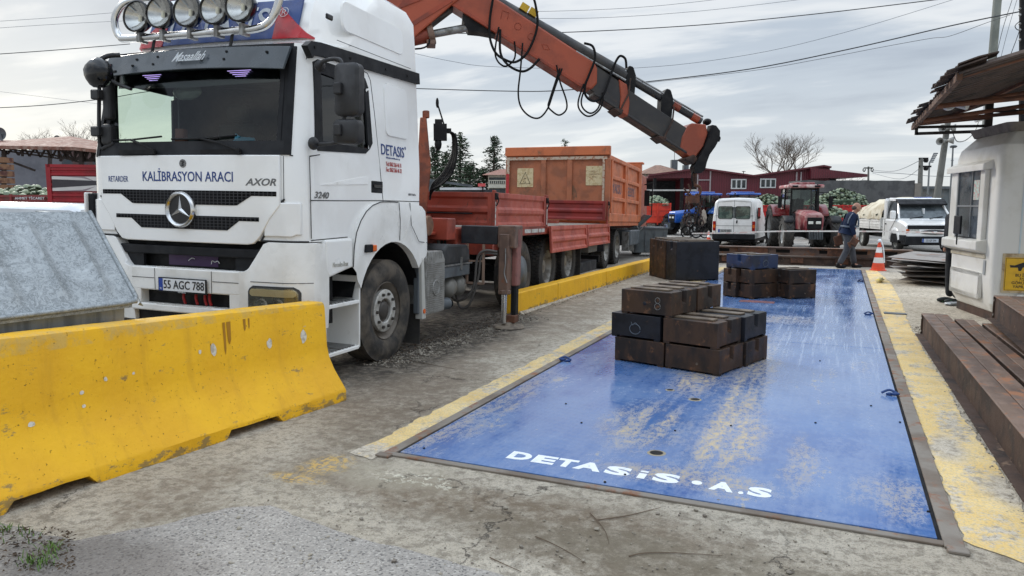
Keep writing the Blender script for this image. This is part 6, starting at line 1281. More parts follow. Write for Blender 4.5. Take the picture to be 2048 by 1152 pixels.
q = at(1898, 208, 9.9); o = thing('security_camera', 'round white floodlight camera fixed under the canopy edge', 'camera', q, rad(10)); MB().lathe([(0, -.04), (.075, -.04), (.085, -.01), (.085, .02), (0, .03)], (0, 0, 0), 'y', 20, cap=False).build('camera_disc', CAMW, o, 50); m = MB(); m.cyl((.05, -.05, -.01), (.17, -.16, -.06), .035, .045, 12); m.build('camera_tube', CAMW, o, 50); MB().bar((0, .02, 0), (0, .03, .16), .02, .02).build('bracket', BLACK, o)
q = at(1966, 237, 12.4); o = thing('security_camera', 'white box camera hanging under the canopy beside its post', 'camera', q, 0); MB().cyl((-.12, -.05, -.02), (.08, 0, .05), .05, .055, 12).build('camera_tube', CAMW, o, 50); MB().bar((0, 0, .02), (.0, .0, .2), .02, .02).build('bracket', CAMW, o)
o = MB().tube([at(1960, 232, 12.2), at(1950, 262, 12.2), at(1932, 280, 12.2), (at(1915, 283, 12.2)), at(1908, 272, 12.2), at(1902, 255, 12.2)], .008, 6, smooth=5).build('dangling_cable', STEEL, None, 60); tag(o, 'loose spiral cable dangling below the canopy frame', 'cable')
# ================================================================ steel beams at the right, plates, bits
BEAM = M('beam_rust', S(126, 104, 90), S(98, 80, 70), s=3.2, lo=.4, hi=.6, rough=.5, metal=.2, c3=S(140, 94, 64), s3=5, lo3=.53, hi3=.64, st=(1, .35, 1), r3=.75, bump=.0015, bs=80); BEAMD = M('beam_dark', S(74, 56, 46), S(50, 40, 36), s=4, rough=.8, bump=.004, bs=40, c3=S(120, 98, 80), s3=8, lo3=.58, hi3=.68)
def beam(lab, x0, x1, y0, y1, z0, z1, ang=0.0, ledge=.055):
    t = thing('steel_beam', lab, 'steel beam', (x0, y1, z0), ang, 'rusty steel beams stacked beside the booth'); L_ = y1-y0; w = x1-x0; h = z1-z0
    m = MB(); m.box(0, w*.5-.003, -L_, 0, h-.014, h); m.box(w*.5+.003, w, -L_, -.02, h-.014, h); m.each('flange', BEAM, t, bevel=.004)
    m = MB(); m.box(.022, .034, -L_, -.0, .012, h-.014); m.box(w-.034, w-.022, -L_, 0, .012, h-.014); m.box(-.0+.0, w, -.012, 0, .0, h-.016); m.each('web', BEAMD, t); m = MB(); m.box(-ledge, w, -L_, -.02, 0, .012); m.build('lower_flange', BEAMD, t)
    m = MB()
    for zz_ in (h*.8, h*.2): m.cyl((-.0025, -.06, zz_), (.001, -.06, zz_), .013, n=10)
    m.each('bolt_hole', M('bright_hole', S(170, 166, 158), rough=.6), t); return t
beam('long rusty steel beam on the ground nearest the yellow stripe', .965, 1.245, 2.2, 10.33, .0, .27, rad(.6))
beam('dark rusty steel beam lying second from the yellow stripe', 1.30, 1.50, 2.2, 10.15, .0, .245, rad(.8), .0)
beam('rusty steel beam lying third from the yellow stripe, below the raised one', 1.56, 1.95, 2.2, 9.98, .0, .235, rad(.8), .0)
beam('rusty steel beam resting on top of the others beside the booth', 1.68, 1.98, 2.2, 10.15, .27, .55, rad(-1.2))
PLATE = M('sheet_steel', S(140, 134, 128), S(112, 104, 98), s=2, rough=.6, metal=.2, c3=S(128, 88, 64), s3=3, lo3=.55, hi3=.7, r3=.8)
rr = random.Random(5)
for k in range(9):
    z = .05+k*.06; a = rad(rr.uniform(-26, 30)); tl_ = rad(rr.uniform(-1, 2)+k*.8)
    t = MB().box(-.95, 1.0, -.55, .75, 0, .008).build('steel_sheet', PLATE, None); sm = t.modifiers.new('b', 'BEVEL'); sm.width = .002
    t.location = (2.15+rr.uniform(-.1, .1)-(.12 if k > 5 else 0), 17.2+rr.uniform(-.15, .15), z); t.rotation_euler = (rad(rr.uniform(-1, 4)), rad(rr.uniform(-2, 6)), a); tag(t, ['bottom steel sheet of the pile left of the booth', 'second steel sheet from the bottom of the pile by the booth', 'third steel sheet from the bottom of the pile by the booth', 'fourth steel sheet up in the pile by the booth', 'middle steel sheet of the pile by the booth', 'fourth steel sheet from the top of the pile by the booth', 'third steel sheet from the top of the pile by the booth', 'steel sheet just under the top one by the booth', 'topmost steel sheet of the pile left of the booth'][k], 'steel sheet', 'steel sheets piled beside the booth')
# rusty steel beams lying across behind the weighbridge
t = thing('rusty_beam', 'lower rusty steel beam lying across behind the weighbridge', 'steel beam', (-.6, 21.15, 0), rad(2), 'rusty beams across the yard')
m = MB(); m.box(-2.9, 2.2, 0, .10, 0, .24); m.box(-2.9, 2.2, -.05, .15, .20, .235); m.box(-2.9, 2.2, -.05, .15, 0, .03); m.build('beam_body', BEAMD, t, bevel=.004); m = MB()
for x in (-2.4, -1.5, -.6, .5, 1.4): m.box(x, x+.32, -.055, .0, .06, .19)
m.each('beam_stiffener', RUST, t)
t = thing('rusty_beam', 'upper rusty steel beam with slots lying across behind the weighbridge', 'steel beam', (-.6, 21.3, .245), rad(-1), 'rusty beams across the yard')
m = MB(); m.box(-3.0, 2.3, 0, .02, 0, .21); m.box(-3.0, 2.3, -.12, .14, .20, .225); m.box(-3.0, 2.3, -.10, .12, 0, .02); m.build('beam_body', BEAM, t, bevel=.004); m = MB()
for x in (-2.6, -1.9, -1.0, .1, .9, 1.6): m.box(x, x+.36, -.004, .0, .07, .16)
m.each('beam_slot', HOLE, t); MB().box(-2.0, -1.2, -.10, -.005, .02, .19).box(.3, .75, -.1, -.005, .02, .19).build('beam_stiffener', RUST, t)
q = gp(1790, 628); o = MB().box(-.15, .15, -.08, .08, 0, .012).build('steel_plate', GREYP, None, bevel=.003); o.location = (q.x, q.y, .004); tag(o, 'small flat grey steel plate lying on the right yellow stripe', 'plate')
q = gp(1757, 566); m = MB()
for k in range(4): m.sph((.0+.02*k, .10*k, .05), (.055, .07, .045), 8, 6, warp=.6)
o = m.build('rope_bundle', M('pale_rope', S(196, 188, 150), S(206, 178, 70), s=9, rough=.8, bump=.01), None, 50); o.location = (q.x, q.y, 0); tag(o, 'pale yellow rope bundle lying on the far end of the right yellow stripe', 'rope')
# ================================================================ cones and tape
def cone(px, py, h, lab, r=.19):
    q = gp(px, py); t = thing('traffic_cone', lab, 'traffic cone', (q.x, q.y, 0), 0, 'orange traffic cones'); OC = M('cone_orange', S(222, 76, 40), S(204, 66, 38), s=4, rough=.45); WC = M('cone_white', S(226, 222, 216), rough=.4)
    m = MB(); m.lathe([(r, 0), (r, .02), (r*.82, .035)], (0, 0, 0), 'z', 24); m.build('cone_base', OC, t, 30); m = MB(); m.mi = 0
    def rr_(z): return r*.74*(1-z/h)+.022
    zs = [.03, h*.26, h*.44, h*.60, h*.78, h]
    for i in range(5): m.lathe([(rr_(zs[i]), zs[i]), (rr_(zs[i+1]), zs[i+1])], (0, 0, 0), 'z', 24, mi=i % 2, cap=(i == 4))
    m.build('cone_body', [OC, WC], t, 40); return t
TCN = cone(1756, 541, .74, 'orange and white traffic cone standing at the far right corner of the weighbridge'); m = MB(); m.tube([(.0, -.03, .74), (.05, -.04, .70), (.10, -.05, .5), (.13, -.04, .2)], .014, 6, smooth=4); m.sph((0, 0, .73), (.05, .05, .05), 8, 6, warp=.5); m.build('knotted_tape', TXTWHITE, TCN, 50)
cone(1417, 491, .55, 'small orange cone at the rear left corner of the white van', .15)
TPM = M('tape_red_white', S(226, 224, 220), S(214, 190, 186), s=8, lo=.5, hi=.6, rough=.5)
pts = [at(px, py, D) for px, py, D in ((1384, 467, 25), (1470, 465.5, 23.6), (1560, 462.5, 23.2), (1690, 462.5, 22.6), (1800, 463.5, 21.6), (1925, 467, 20))]; m = MB(); pts = catmull(pts, 8)
m.loft([[p+Vector((0, 0, .022)), p-Vector((0, 0, .022)), p-Vector((0, .004, .022)), p+Vector((0, -.004, .022))] for p in pts]); tag(m.build('barrier_tape', TPM), 'white and red barrier tape stretched across the yard at waist height', 'barrier tape')
# ================================================================ people
def skinmesh(name, verts, edges, radii, mat, parent, sub=2):
    me = bpy.data.meshes.new(name); me.from_pydata([tuple(v) for v in verts], edges, []); me.materials.append(mat); o = newobj(name, me, parent)
    sk = o.modifiers.new('skin', 'SKIN'); sk.use_smooth_shade = True
    for v, r in zip(me.skin_vertices[0].data, radii): v.radius = r if isinstance(r, tuple) else (r, r)
    me.skin_vertices[0].data[0].use_root = True; ss = o.modifiers.new('sub', 'SUBSURF'); ss.levels = ss.render_levels = sub; return o
# walking man: local +x is the way he walks, seen from his right side
q = gp(1692, 536)
PM = thing('person', 'bald man in navy jacket and grey vest walking right behind the weighbridge, carrying rusty brackets', 'person', (q.x, q.y, 0), rad(14))
J = dict(pel=(-.02, 0, .88), wa=(.02, 0, 1.03), ch=(.08, 0, 1.25), nk=(.13, 0, 1.42), hd=(.18, 0, 1.50), ht=(.20, 0, 1.58),
         shR=(.07, -.19, 1.36), elR=(.02, -.25, 1.09), wrR=(.10, -.26, .85), haR=(.12, -.26, .78), shL=(.09, .19, 1.36), elL=(-.06, .25, 1.10), wrL=(-.14, .26, .88), haL=(-.15, .26, .80),
         hiR=(-.02, -.10, .86), knR=(-.02, -.11, .48), anR=(-.20, -.11, .10), toR=(-.10, -.12, .04), hiL=(-.02, .10, .86), knL=(.15, .11, .48), anL=(.22, .11, .09), toL=(.36, .12, .045))
def sk(name, names, edges, radii, mat, parent, sub=2): ix = {n_: i for i, n_ in enumerate(names)}; return skinmesh(name, [J[n_] for n_ in names], [(ix[a], ix[b]) for a, b in edges], radii, mat, parent, sub)
BDY = sk('body', ['pel', 'wa', 'ch', 'nk', 'hd', 'ht', 'shR', 'elR', 'wrR', 'haR', 'shL', 'elL', 'wrL', 'haL', 'hiR', 'knR', 'anR', 'toR', 'hiL', 'knL', 'anL', 'toL'],
   [('pel', 'wa'), ('wa', 'ch'), ('ch', 'nk'), ('nk', 'hd'), ('hd', 'ht'), ('ch', 'shR'), ('shR', 'elR'), ('elR', 'wrR'), ('wrR', 'haR'), ('ch', 'shL'), ('shL', 'elL'), ('elL', 'wrL'), ('wrL', 'haL'), ('pel', 'hiR'), ('hiR', 'knR'), ('knR', 'anR'), ('anR', 'toR'), ('pel', 'hiL'), ('hiL', 'knL'), ('knL', 'anL'), ('anL', 'toL')],
   [(.13, .11), (.13, .12), (.14, .13), (.055, .06), (.10, .085), (.085, .075), .06, .045, .032, .035, .06, .045, .032, .035, .08, .055, .04, .03, .08, .055, .04, .03], SKIN, PM)
sk('trousers', ['pel', 'wa', 'hiR', 'knR', 'anR', 'hiL', 'knL', 'anL'], [('pel', 'wa'), ('pel', 'hiR'), ('hiR', 'knR'), ('knR', 'anR'), ('pel', 'hiL'), ('hiL', 'knL'), ('knL', 'anL')], [(.17, .16), (.16, .15), .11, .088, .078, .11, .088, .078], GREYC, PM)
sk('jacket', ['wa', 'ch', 'shR', 'elR', 'wrR', 'shL', 'elL', 'wrL', 'pel'], [('wa', 'ch'), ('wa', 'pel'), ('ch', 'shR'), ('shR', 'elR'), ('elR', 'wrR'), ('ch', 'shL'), ('shL', 'elL'), ('elL', 'wrL')], [(.185, .17), (.185, .175), .095, .07, .05, .095, .07, .05, (.15, .15)], NAVY, PM)
VG = M('vest_grey', S(96, 106, 118), rough=.7); m = MB(); m.tube([(.05, -.205, 1.40), (-.03, -.215, 1.28), (-.06, -.20, 1.15)], .022, 6, smooth=3); m.tube([(.15, -.19, 1.38), (.19, -.18, 1.25), (.20, -.17, 1.1)], .022, 6, smooth=3); m.tube([(.22+.0, -.10, 1.08), (.08, -.21, 1.06), (-.10, -.16, 1.07), (-.17, 0, 1.08)], .026, 6, smooth=4); m.each('vest_stripe', VG, PM, smooth=60)
for a in ('R', 'L'): p0, p1 = Vector(J['an'+a]), Vector(J['to'+a]); m = MB(); m.sph((p0+p1)/2-Vector((0, 0, .025)), (.14, .05, .05), 10, 6); m.sph(p0+Vector((-.02, 0, -.02)), (.06, .05, .07), 8, 6); m.build('boot', BLACK, PM, 60)
hd = Vector(J['hd']); m = MB(); m.sph(hd+Vector((.0, 0, .045)), (.105, .082, .125), 16, 12); m.sph(hd+Vector((.108, 0, .02)), (.022, .016, .022), 8, 6); m.sph(hd+Vector((.0, -.085, .02)), (.022, .014, .032), 8, 6); m.sph(hd+Vector((.0, .085, .02)), (.022, .014, .032), 8, 6); m.build('head', SKIN, PM, 80)
m = MB(); m.sph(hd+Vector((-.045, 0, .04)), (.075, .088, .07), 12, 8); m.build('hair', M('hair_grey', S(70, 62, 56), rough=.9), PM, 80); m = MB(); 
for s in (-1, 1): m.sph(hd+Vector((.093, s*.035, .055)), (.014, .014, .009), 6, 4)
m.tube([hd+Vector((.098, -.025, -.035)), hd+Vector((.104, 0, -.037)), hd+Vector((.098, .025, -.035))], .005, 5); m.build('eyes_and_mouth', DARK, PM, 60)
for side, y in (('R', -.26), ('L', .26)):
    h0 = Vector(J['ha'+side]); m = MB()
    for f in range(4): m.tube([h0+Vector((.035-.022*f, 0, .0)), h0+Vector((.04-.022*f, -.012, -.04)), h0+Vector((.036-.022*f, .008, -.062+.006*abs(f-1)))], .009, 6)
    m.tube([h0+Vector((.035, 0, .025)), h0+Vector((.055, -.01, .0)), h0+Vector((.055, 0, -.02))], .010, 6); m.each('finger', SKIN, PM, smooth=60)
m = MB(); m.box(-.08, .10, -.10, -.06, -.17, .02); m.box(-.08, .10, -.10, .06, -.17, -.15); m.bar((-.1, -.08, -.16), (.02, -.08, -.24), .04, .05); o = m.build('rusty_bracket', RUST, None, bevel=.005); o.location = PM.matrix_basis @ Vector((.10, -.27, .76)); o.rotation_euler = (0, rad(30), rad(14)); tag(o, 'rusty steel bracket held in the walking man\'s near hand', 'bracket', 'brackets carried by the man')
m = MB(); m.box(-.12, .08, -.02, .02, -.24, .02); m.box(-.12, .08, -.02, .12, -.24, -.21); o = m.build('rusty_bracket', RUST, None, bevel=.005); o.location = PM.matrix_basis @ Vector((-.17, .24, .80)); o.rotation_euler = (0, rad(-15), rad(14)); tag(o, 'rusty steel bracket held in the walking man\'s far hand, behind his back', 'bracket', 'brackets carried by the man')
bpy.context.view_layer.update()
# man in black, almost hidden by the booth
JJ = J; J = {k: v for k, v in JJ.items()}
J.update(dict(pel=(0, 0, .92), wa=(0, 0, 1.08), ch=(0, 0, 1.30), nk=(0, 0, 1.48), hd=(0, 0, 1.58), ht=(0, 0, 1.68), shR=(0, -.19, 1.40), elR=(0, -.25, 1.13), wrR=(.03, -.26, .90), haR=(.03, -.26, .83), shL=(0, .19, 1.40), elL=(0, .25, 1.13), wrL=(.03, .26, .90), haL=(.03, .26, .83), hiR=(0, -.10, .88), knR=(0, -.11, .48), anR=(-.02, -.11, .09), toR=(.12, -.12, .04), hiL=(0, .10, .88), knL=(0, .11, .48), anL=(-.02, .11, .09), toL=(.12, .12, .045)))
P2 = thing('person', 'person in black trousers and jacket standing hidden behind the booth', 'person', (1.72, 13.85, 0), rad(200)); BK = M('black_cloth', S(24, 26, 30), rough=.9)
sk('body', ['pel', 'wa', 'ch', 'nk', 'hd', 'ht', 'shR', 'elR', 'wrR', 'haR', 'shL', 'elL', 'wrL', 'haL', 'hiR', 'knR', 'anR', 'hiL', 'knL', 'anL'], [('pel', 'wa'), ('wa', 'ch'), ('ch', 'nk'), ('nk', 'hd'), ('hd', 'ht'), ('ch', 'shR'), ('shR', 'elR'), ('elR', 'wrR'), ('wrR', 'haR'), ('ch', 'shL'), ('shL', 'elL'), ('elL', 'wrL'), ('wrL', 'haL'), ('pel', 'hiR'), ('hiR', 'knR'), ('knR', 'anR'), ('pel', 'hiL'), ('hiL', 'knL'), ('knL', 'anL')], [.12, .12, .13, .055, (.09, .08), .07, .06, .045, .032, .035, .06, .045, .032, .035, .08, .055, .04, .08, .055, .04], SKIN, P2)
sk('trousers', ['pel', 'wa', 'hiR', 'knR', 'anR', 'hiL', 'knL', 'anL'], [('pel', 'wa'), ('pel', 'hiR'), ('hiR', 'knR'), ('knR', 'anR'), ('pel', 'hiL'), ('hiL', 'knL'), ('knL', 'anL')], [.155, .15, .1, .08, .07, .1, .08, .07], BK, P2)
sk('jacket', ['wa', 'ch', 'shR', 'elR', 'wrR', 'shL', 'elL', 'wrL', 'pel'], [('wa', 'ch'), ('wa', 'pel'), ('ch', 'shR'), ('shR', 'elR'), ('elR', 'wrR'), ('ch', 'shL'), ('shL', 'elL'), ('elL', 'wrL')], [.165, .17, .095, .07, .05, .095, .07, .05, .16], BK, P2)
for a in ('R', 'L'): p0, p1 = Vector(J['an'+a]), Vector(J['to'+a]); m = MB(); m.sph((p0+p1)/2-Vector((0, 0, .02)), (.14, .05, .05), 10, 6); m.build('shoe', M('trainer_black', S(30, 34, 34), S(50, 120, 60), s=30, lo=.62, hi=.66, rough=.6), P2, 60)
MB().sph((0, 0, 1.64), (.10, .085, .10), 12, 8).build('hair', DARK, P2, 60)
o = MB().sph((0, 0, .03), (.13, .09, .03), 10, 6, warp=.7).build('plastic_bag', M('bag_grey', S(150, 154, 156), rough=.4), None, 40); q = gp(1906, 611); o.location = (q.x, q.y, 0); tag(o, 'crumpled grey plastic bag on the ground at the booth corner', 'bag')
# ================================================================ small vehicles
def rwheel(parent, x, y, r, w, mt=None, rim=None, lugs=False):
    m = MB(); h = w/2; m.lathe([(r*.62, -h), (r*.9, -h), (r, -h*.6), (r, h*.6), (r*.9, h), (r*.62, h)], (0, 0, 0), 'x', 28, cap=False)
    if lugs:
        n = 18
        for k in range(n):
            for s in (-1, 1):
                a = 2*math.pi*(k+.5*(s > 0))/n; da = .35; vs = []
                for R_ in (r*.93, r*1.05):
                    for (x_, t) in ((0, 0), (s*h, -da), (s*h, -da+.11), (0, .11)): vs.append((x_, R_*math.cos(a+t), R_*math.sin(a+t)))
                m.add(vs, [(4, 5, 6, 7), (0, 1, 5, 4), (1, 2, 6, 5), (2, 3, 7, 6), (3, 0, 4, 7)])
    o = m.build('wheel', mt or RUBBER, parent, 40); o.location = (x, y, r); s = 1 if x > 0 else -1
    MB().lathe([(r*.63, s*h*.8), (r*.58, s*h*.5), (r*.3, s*h*.3), (r*.14, s*h*.6), (0, s*h*.6)], (0, 0, 0), 'x', 20, cap=False).build('rim', rim or RIM, o, 40); return o
# white panel van seen from behind (local y runs forward from the rear face)
q = gp(1464, 491); VAN = thing('panel_van', 'small white panel van seen from behind, two rear windows and black bumper', 'van', (q.x+.08, q.y-.3, 0), rad(-1.5))
def vring(y, w, zt, zb=.30, r=.14, wt=.86): # body section: tapering to the roof
    return [(-w, y, zb), (w, y, zb), (w*1.0, y, .85), (w*.985, y, 1.05), (w*wt+.03, y, zt-r), (w*wt-.10, y, zt-.01), (0, y, zt+.015), (-w*wt+.10, y, zt-.01), (-w*wt-.03, y, zt-r), (-w*.985, y, 1.05), (-w, y, .85)]
m = MB(); m.loft([vring(0, .80, 1.82), vring(.05, .84, 1.87), vring(1.0, .85, 1.90), vring(2.4, .85, 1.88), vring(2.75, .83, 1.60, wt=.84), vring(3.2, .82, 1.08, wt=.9, r=.05), vring(3.9, .78, .95, wt=.9, r=.05), vring(4.0, .72, .75, wt=.9, r=.05)]); VB = m.build('van_body', WHITED, VAN, 40)
m = MB()
for x0, x1 in ((-.61, -.06), (.06, .61)): m.loft([[(x, o_, z) for x, z in rrect(x0, x1, 1.08, 1.56, .06)] for o_ in (.01, -.012)])
m.each('rear_window', CLEARG, VB); m = MB()
for x0, x1 in ((-.61, -.06), (.06, .61)): m.tube([(x, -.008, z) for x, z in rrect(x0, x1, 1.08, 1.56, .06)], .012, 5, closed=True)
m.each('window_rubber', BLACKP, VB, smooth=60); MB().box(-.61, .61, -.006, .004, 1.10, 1.54).build('window_dark', M('window_back', S(84, 92, 92), S(124, 132, 128), s=5, rough=.2), VB)
m = MB(); m.tube([(0, -.004, 1.80), (0, -.006, .46)], .006, 4); m.tube([(-.70, -.004, .5), (-.69, -.004, 1.2), (-.63, -.004, 1.74), (0, -.004, 1.78), (.63, -.004, 1.74), (.69, -.004, 1.2), (.70, -.004, .5)], .006, 4); m.tube([(-.7, -.004, .80), (.7, -.004, .80)], .006, 4); m.build('door_gap', SEAM, VB)
m = MB(); m.box(-.82, .82, -.10, .3, .26, .48); m.build('rear_bumper', BLACKP, VB, bevel=.03, seg=2); m = MB(); m.box(-.82, .82, .1, 3.8, .16, .30); m.tube([(-.2, .0, .22), (.0, -.02, .18), (.2, 0, .22)], .05, 8); m.build('underbody', BLACK, VB)
for s in (-1, 1): MB().box(s*.76-.055, s*.76+.055, -.02, .04, .60, .98).build('rear_lamp', REDL, VB, bevel=.01); MB().box(s*.76-.05, s*.76+.05, -.024, .0, .72, .84).build('lamp_amber', AMBER, VB)
MB().box(-.60, -.08, -.02, .0, .53, .66).build('number_plate', M('plate_dirty', S(160, 160, 156), S(100, 100, 100), s=30, rough=.5), VB); MB().box(-.60, -.54, -.023, -.02, .53, .66).build('plate_blue_end', M('plate_blue2', S(30, 70, 150), rough=.4), VB); text('plate_characters', '55 TD 590', .075, FT(-.31, -.022, .595), TXTBLACK, VB, .001, sx=.72)
MB().box(.09, .14, -.03, .0, .90, 1.02).build('door_handle', BLACKP, VB, bevel=.01); MB().box(.845, .862, .35, 1.15, 1.08, 1.52).build('side_window', M('window_back2', S(60, 68, 68), rough=.1), VB); MB().cyl((.60, -.02, 1.2), (.72, -.02, 1.2), .012, n=6).cyl((-.72, -.02, 1.2), (-.60, -.02, 1.2), .012, n=6).build('hinge', STEEL, VB)
for x in (-.70, .70):
    for y in (.75, 3.2): rwheel(VAN, x, y, .30, .18)
# white double cab style pickup facing us
q = (gp(1795, 501)+gp(1890, 504))/2; PK = thing('pickup_van', 'white flatbed van facing the camera with dark visor and a cream tarpaulin over cabbages', 'van', (q.x+.02, q.y+.0, 0), rad(17.1))
def pr_(y, w, z0, z1, r=.08): return [(-w, y, z0), (w, y, z0), (w, y, z1-r), (w-r*.8, y, z1), (-w+r*.8, y, z1), (-w, y, z1-r)]
W2 = .93; m = MB()
m.loft([pr_(-.92, .86, .42, .80), pr_(-.88, .91, .40, .96), pr_(-.55, W2, .38, 1.06), pr_(-.2, W2, .38, 1.12), pr_(.0, W2, .38, 1.14), pr_(1.15, W2, .38, 1.15)]); PB = m.build('van_body', WHITE, PK, 35)
m = MB(); a0 = [(-.86, -.12, 1.12), (.86, -.12, 1.12), (.70, .42, 1.76), (-.70, .42, 1.76)]
m.add([a0[0], a0[1], a0[2], a0[3]], [(0, 1, 2, 3)]); WS = m.build('windscreen', M('screen_dark', S(66, 72, 76), S(96, 104, 108), s=2, rough=.08), PB)
m = MB(); m.bar(a0[0], a0[3], .07, .07); m.bar(a0[1], a0[2], .07, .07); m.bar(a0[0], a0[1], .05, .05); m.prism([(.40, 1.74), (.40, 1.80), (.5, 1.86), (1.15, 1.88), (1.15, 1.76)], -.76, .76)
m.box(-.92, -.85, .9, 1.15, 1.1, 1.8).box(.85, .92, .9, 1.15, 1.1, 1.8); m.box(-.9, .9, 1.08, 1.15, 1.1, 1.85); m.each('cab_pillar', WHITE, PB, bevel=.02); m = MB()
for s in (-1, 1): m.add([(s*.90, -.0, 1.14), (s*.90, .9, 1.14), (s*.78, .9, 1.72), (s*.74, .42, 1.72)], [(0, 1, 2, 3)])
m.build('side_window', M('side_dark', S(36, 40, 42), rough=.08), PB); m = MB(); m.prism([(.26, 1.68), (.10, 1.60), (.08, 1.66), (.34, 1.83), (.44, 1.83), (.40, 1.72)], -.80, .80); m.build('sun_visor', BLACKP, PB, bevel=.01)
m = MB(); m.bar((-.5, -.14, 1.15), (-.05, -.06, 1.22), .02, .02); m.bar((.15, -.14, 1.15), (.6, -.06, 1.22), .02, .02); m.each('wiper', BLACK, PB); MB().box(-.01, .01, -.02, .3, 1.3, 1.5).build('screen_sticker', TXTWHITE, WS)
m = MB(); m.box(-.93, .93, -1.0, -.55, .26, .56); m.box(-.94, -.80, -.9, -.2, .36, .60).box(.80, .94, -.9, -.2, .36, .60); m.build('front_bumper', BLACKP, PB, bevel=.03, seg=2)
MB().box(-.86, .86, -.935, -.86, .80, .93).build('grille_band', BLACKP, PB, bevel=.01); GO = MB().sph((0, -.935, .70), (.48, .05, .08), 20, 8).build('oval_grille', GLOSSB, PB, 50); MB().sph((0, -.985, .70), (.08, .01, .035), 12, 6).build('oval_badge', CHROME, GO, 50)
for s in (-1, 1): m = MB(); m.box(min(s*.48, s*.75), max(s*.48, s*.75), -.93, -.86, .66, .80); m.build('headlight', M('lamp_clear', S(190, 190, 184), S(140, 140, 136), s=14, rough=.15), PB, bevel=.015); MB().box(min(s*.755, s*.90), max(s*.755, s*.90), -.92, -.80, .66, .80).build('front_indicator', AMBER, PB, bevel=.01)
MB().box(-.42, .10, -1.035, -1.005, .36, .48).build('number_plate', M('plate_w2', S(190, 196, 204), rough=.4), PB); MB().box(-.42, -.37, -1.038, -1.034, .36, .48).build('plate_blue_end', M('plate_blue3', S(30, 70, 150), rough=.4), PB); text('plate_characters', '55 GP 544', .07, FT(-.135, -1.037, .418), TXTBLACK, PB, .001, sx=.74)
for s in (-1, 1): o = MB().box(s*1.0-.09, s*1.0+.09, .0, .12, 1.12, 1.42).build('door_mirror', WHITE, PK, bevel=.04, seg=2)
m = MB()
for s in (-1, 1): m.loft([[(s*(W2+o_), y, z) for y, z in arc(0.02, .34, r_, 10, 170, 10)] for r_, o_ in ((.36, .0), (.38, .03), (.46, .03), (.50, 0))], closed=False, caps=False)
m.build('wheel_arch', WHITE, PK, 40); MB().box(-.935, .935, -.32, .36, .3, .62).build('wheel_well', BLACK, PK); m = MB(); m.tube([(-.94, .95, .5), (-.94, .95, 1.14)], .006, 4); m.tube([(-.94, -.05, 1.12), (-.94, .4, .75), (-.94, .45, .45)], .006, 4); m.build('door_gap', SEAM, PK); MB().box(-.95, -.935, .80, .9, .92, .96).build('door_handle', BLACKP, PK)
m = MB(); m.box(-.95, .95, 1.25, 4.9, .72, .80); m.box(-.97, -.93, 1.25, 4.9, .80, 1.14).box(.93, .97, 1.25, 4.9, .80, 1.14).box(-.95, .95, 4.86, 4.9, .8, 1.14); BD = m.build('flat_bed', WHITED, PK, bevel=.005); m = MB()
for z in (.90, 1.02): m.box(-.985, -.965, 1.25, 4.9, z, z+.02)
for y in (1.25, 2.4, 3.6, 4.85): m.box(-.99, -.965, y, y+.05, .72, 1.15)
m.each('bed_rib', WHITED, BD); MB().box(-.6, .6, .5, 4.6, .42, .70).build('chassis', BLACK, PK)
for x in (-.80, .80):
    for y in (.02, 3.42): rwheel(PK, x, y, .34, .2, None, M('white_rim', S(170, 170, 164), rough=.5))
TARP = M('cream_tarpaulin', S(206, 198, 178), S(176, 164, 140), s=3, rough=.8, bump=.02, bs=8); m = MB(); rows = []
for i in range(15):
    y = 1.2+3.3*i/14; r = []
    for k in range(13):
        a = math.pi*k/12; w = 1.0; h = 1.18+(.74-.20*abs(i/14-.2)*1.2 if i else .64); x = -math.cos(a)*w; z = 1.10+(h-1.10)*math.sin(a)**.7-.18*max(0, (i-9)/5)
        q_ = Vector((x*3, y*2.2, 0)); r.append((x+.03*mnoise.noise(q_*1.7), y, z+.07*mnoise.noise(q_)+.04*mnoise.noise(q_*2.5)))
    rows.append(r)
m.loft(rows, closed=False, caps=False); o = m.build('tarpaulin', TARP, None, 40); o.location = PK.location; o.rotation_euler = PK.rotation_euler; tag(o, 'cream tarpaulin draped over the cabbage load of the white flatbed van', 'tarpaulin')
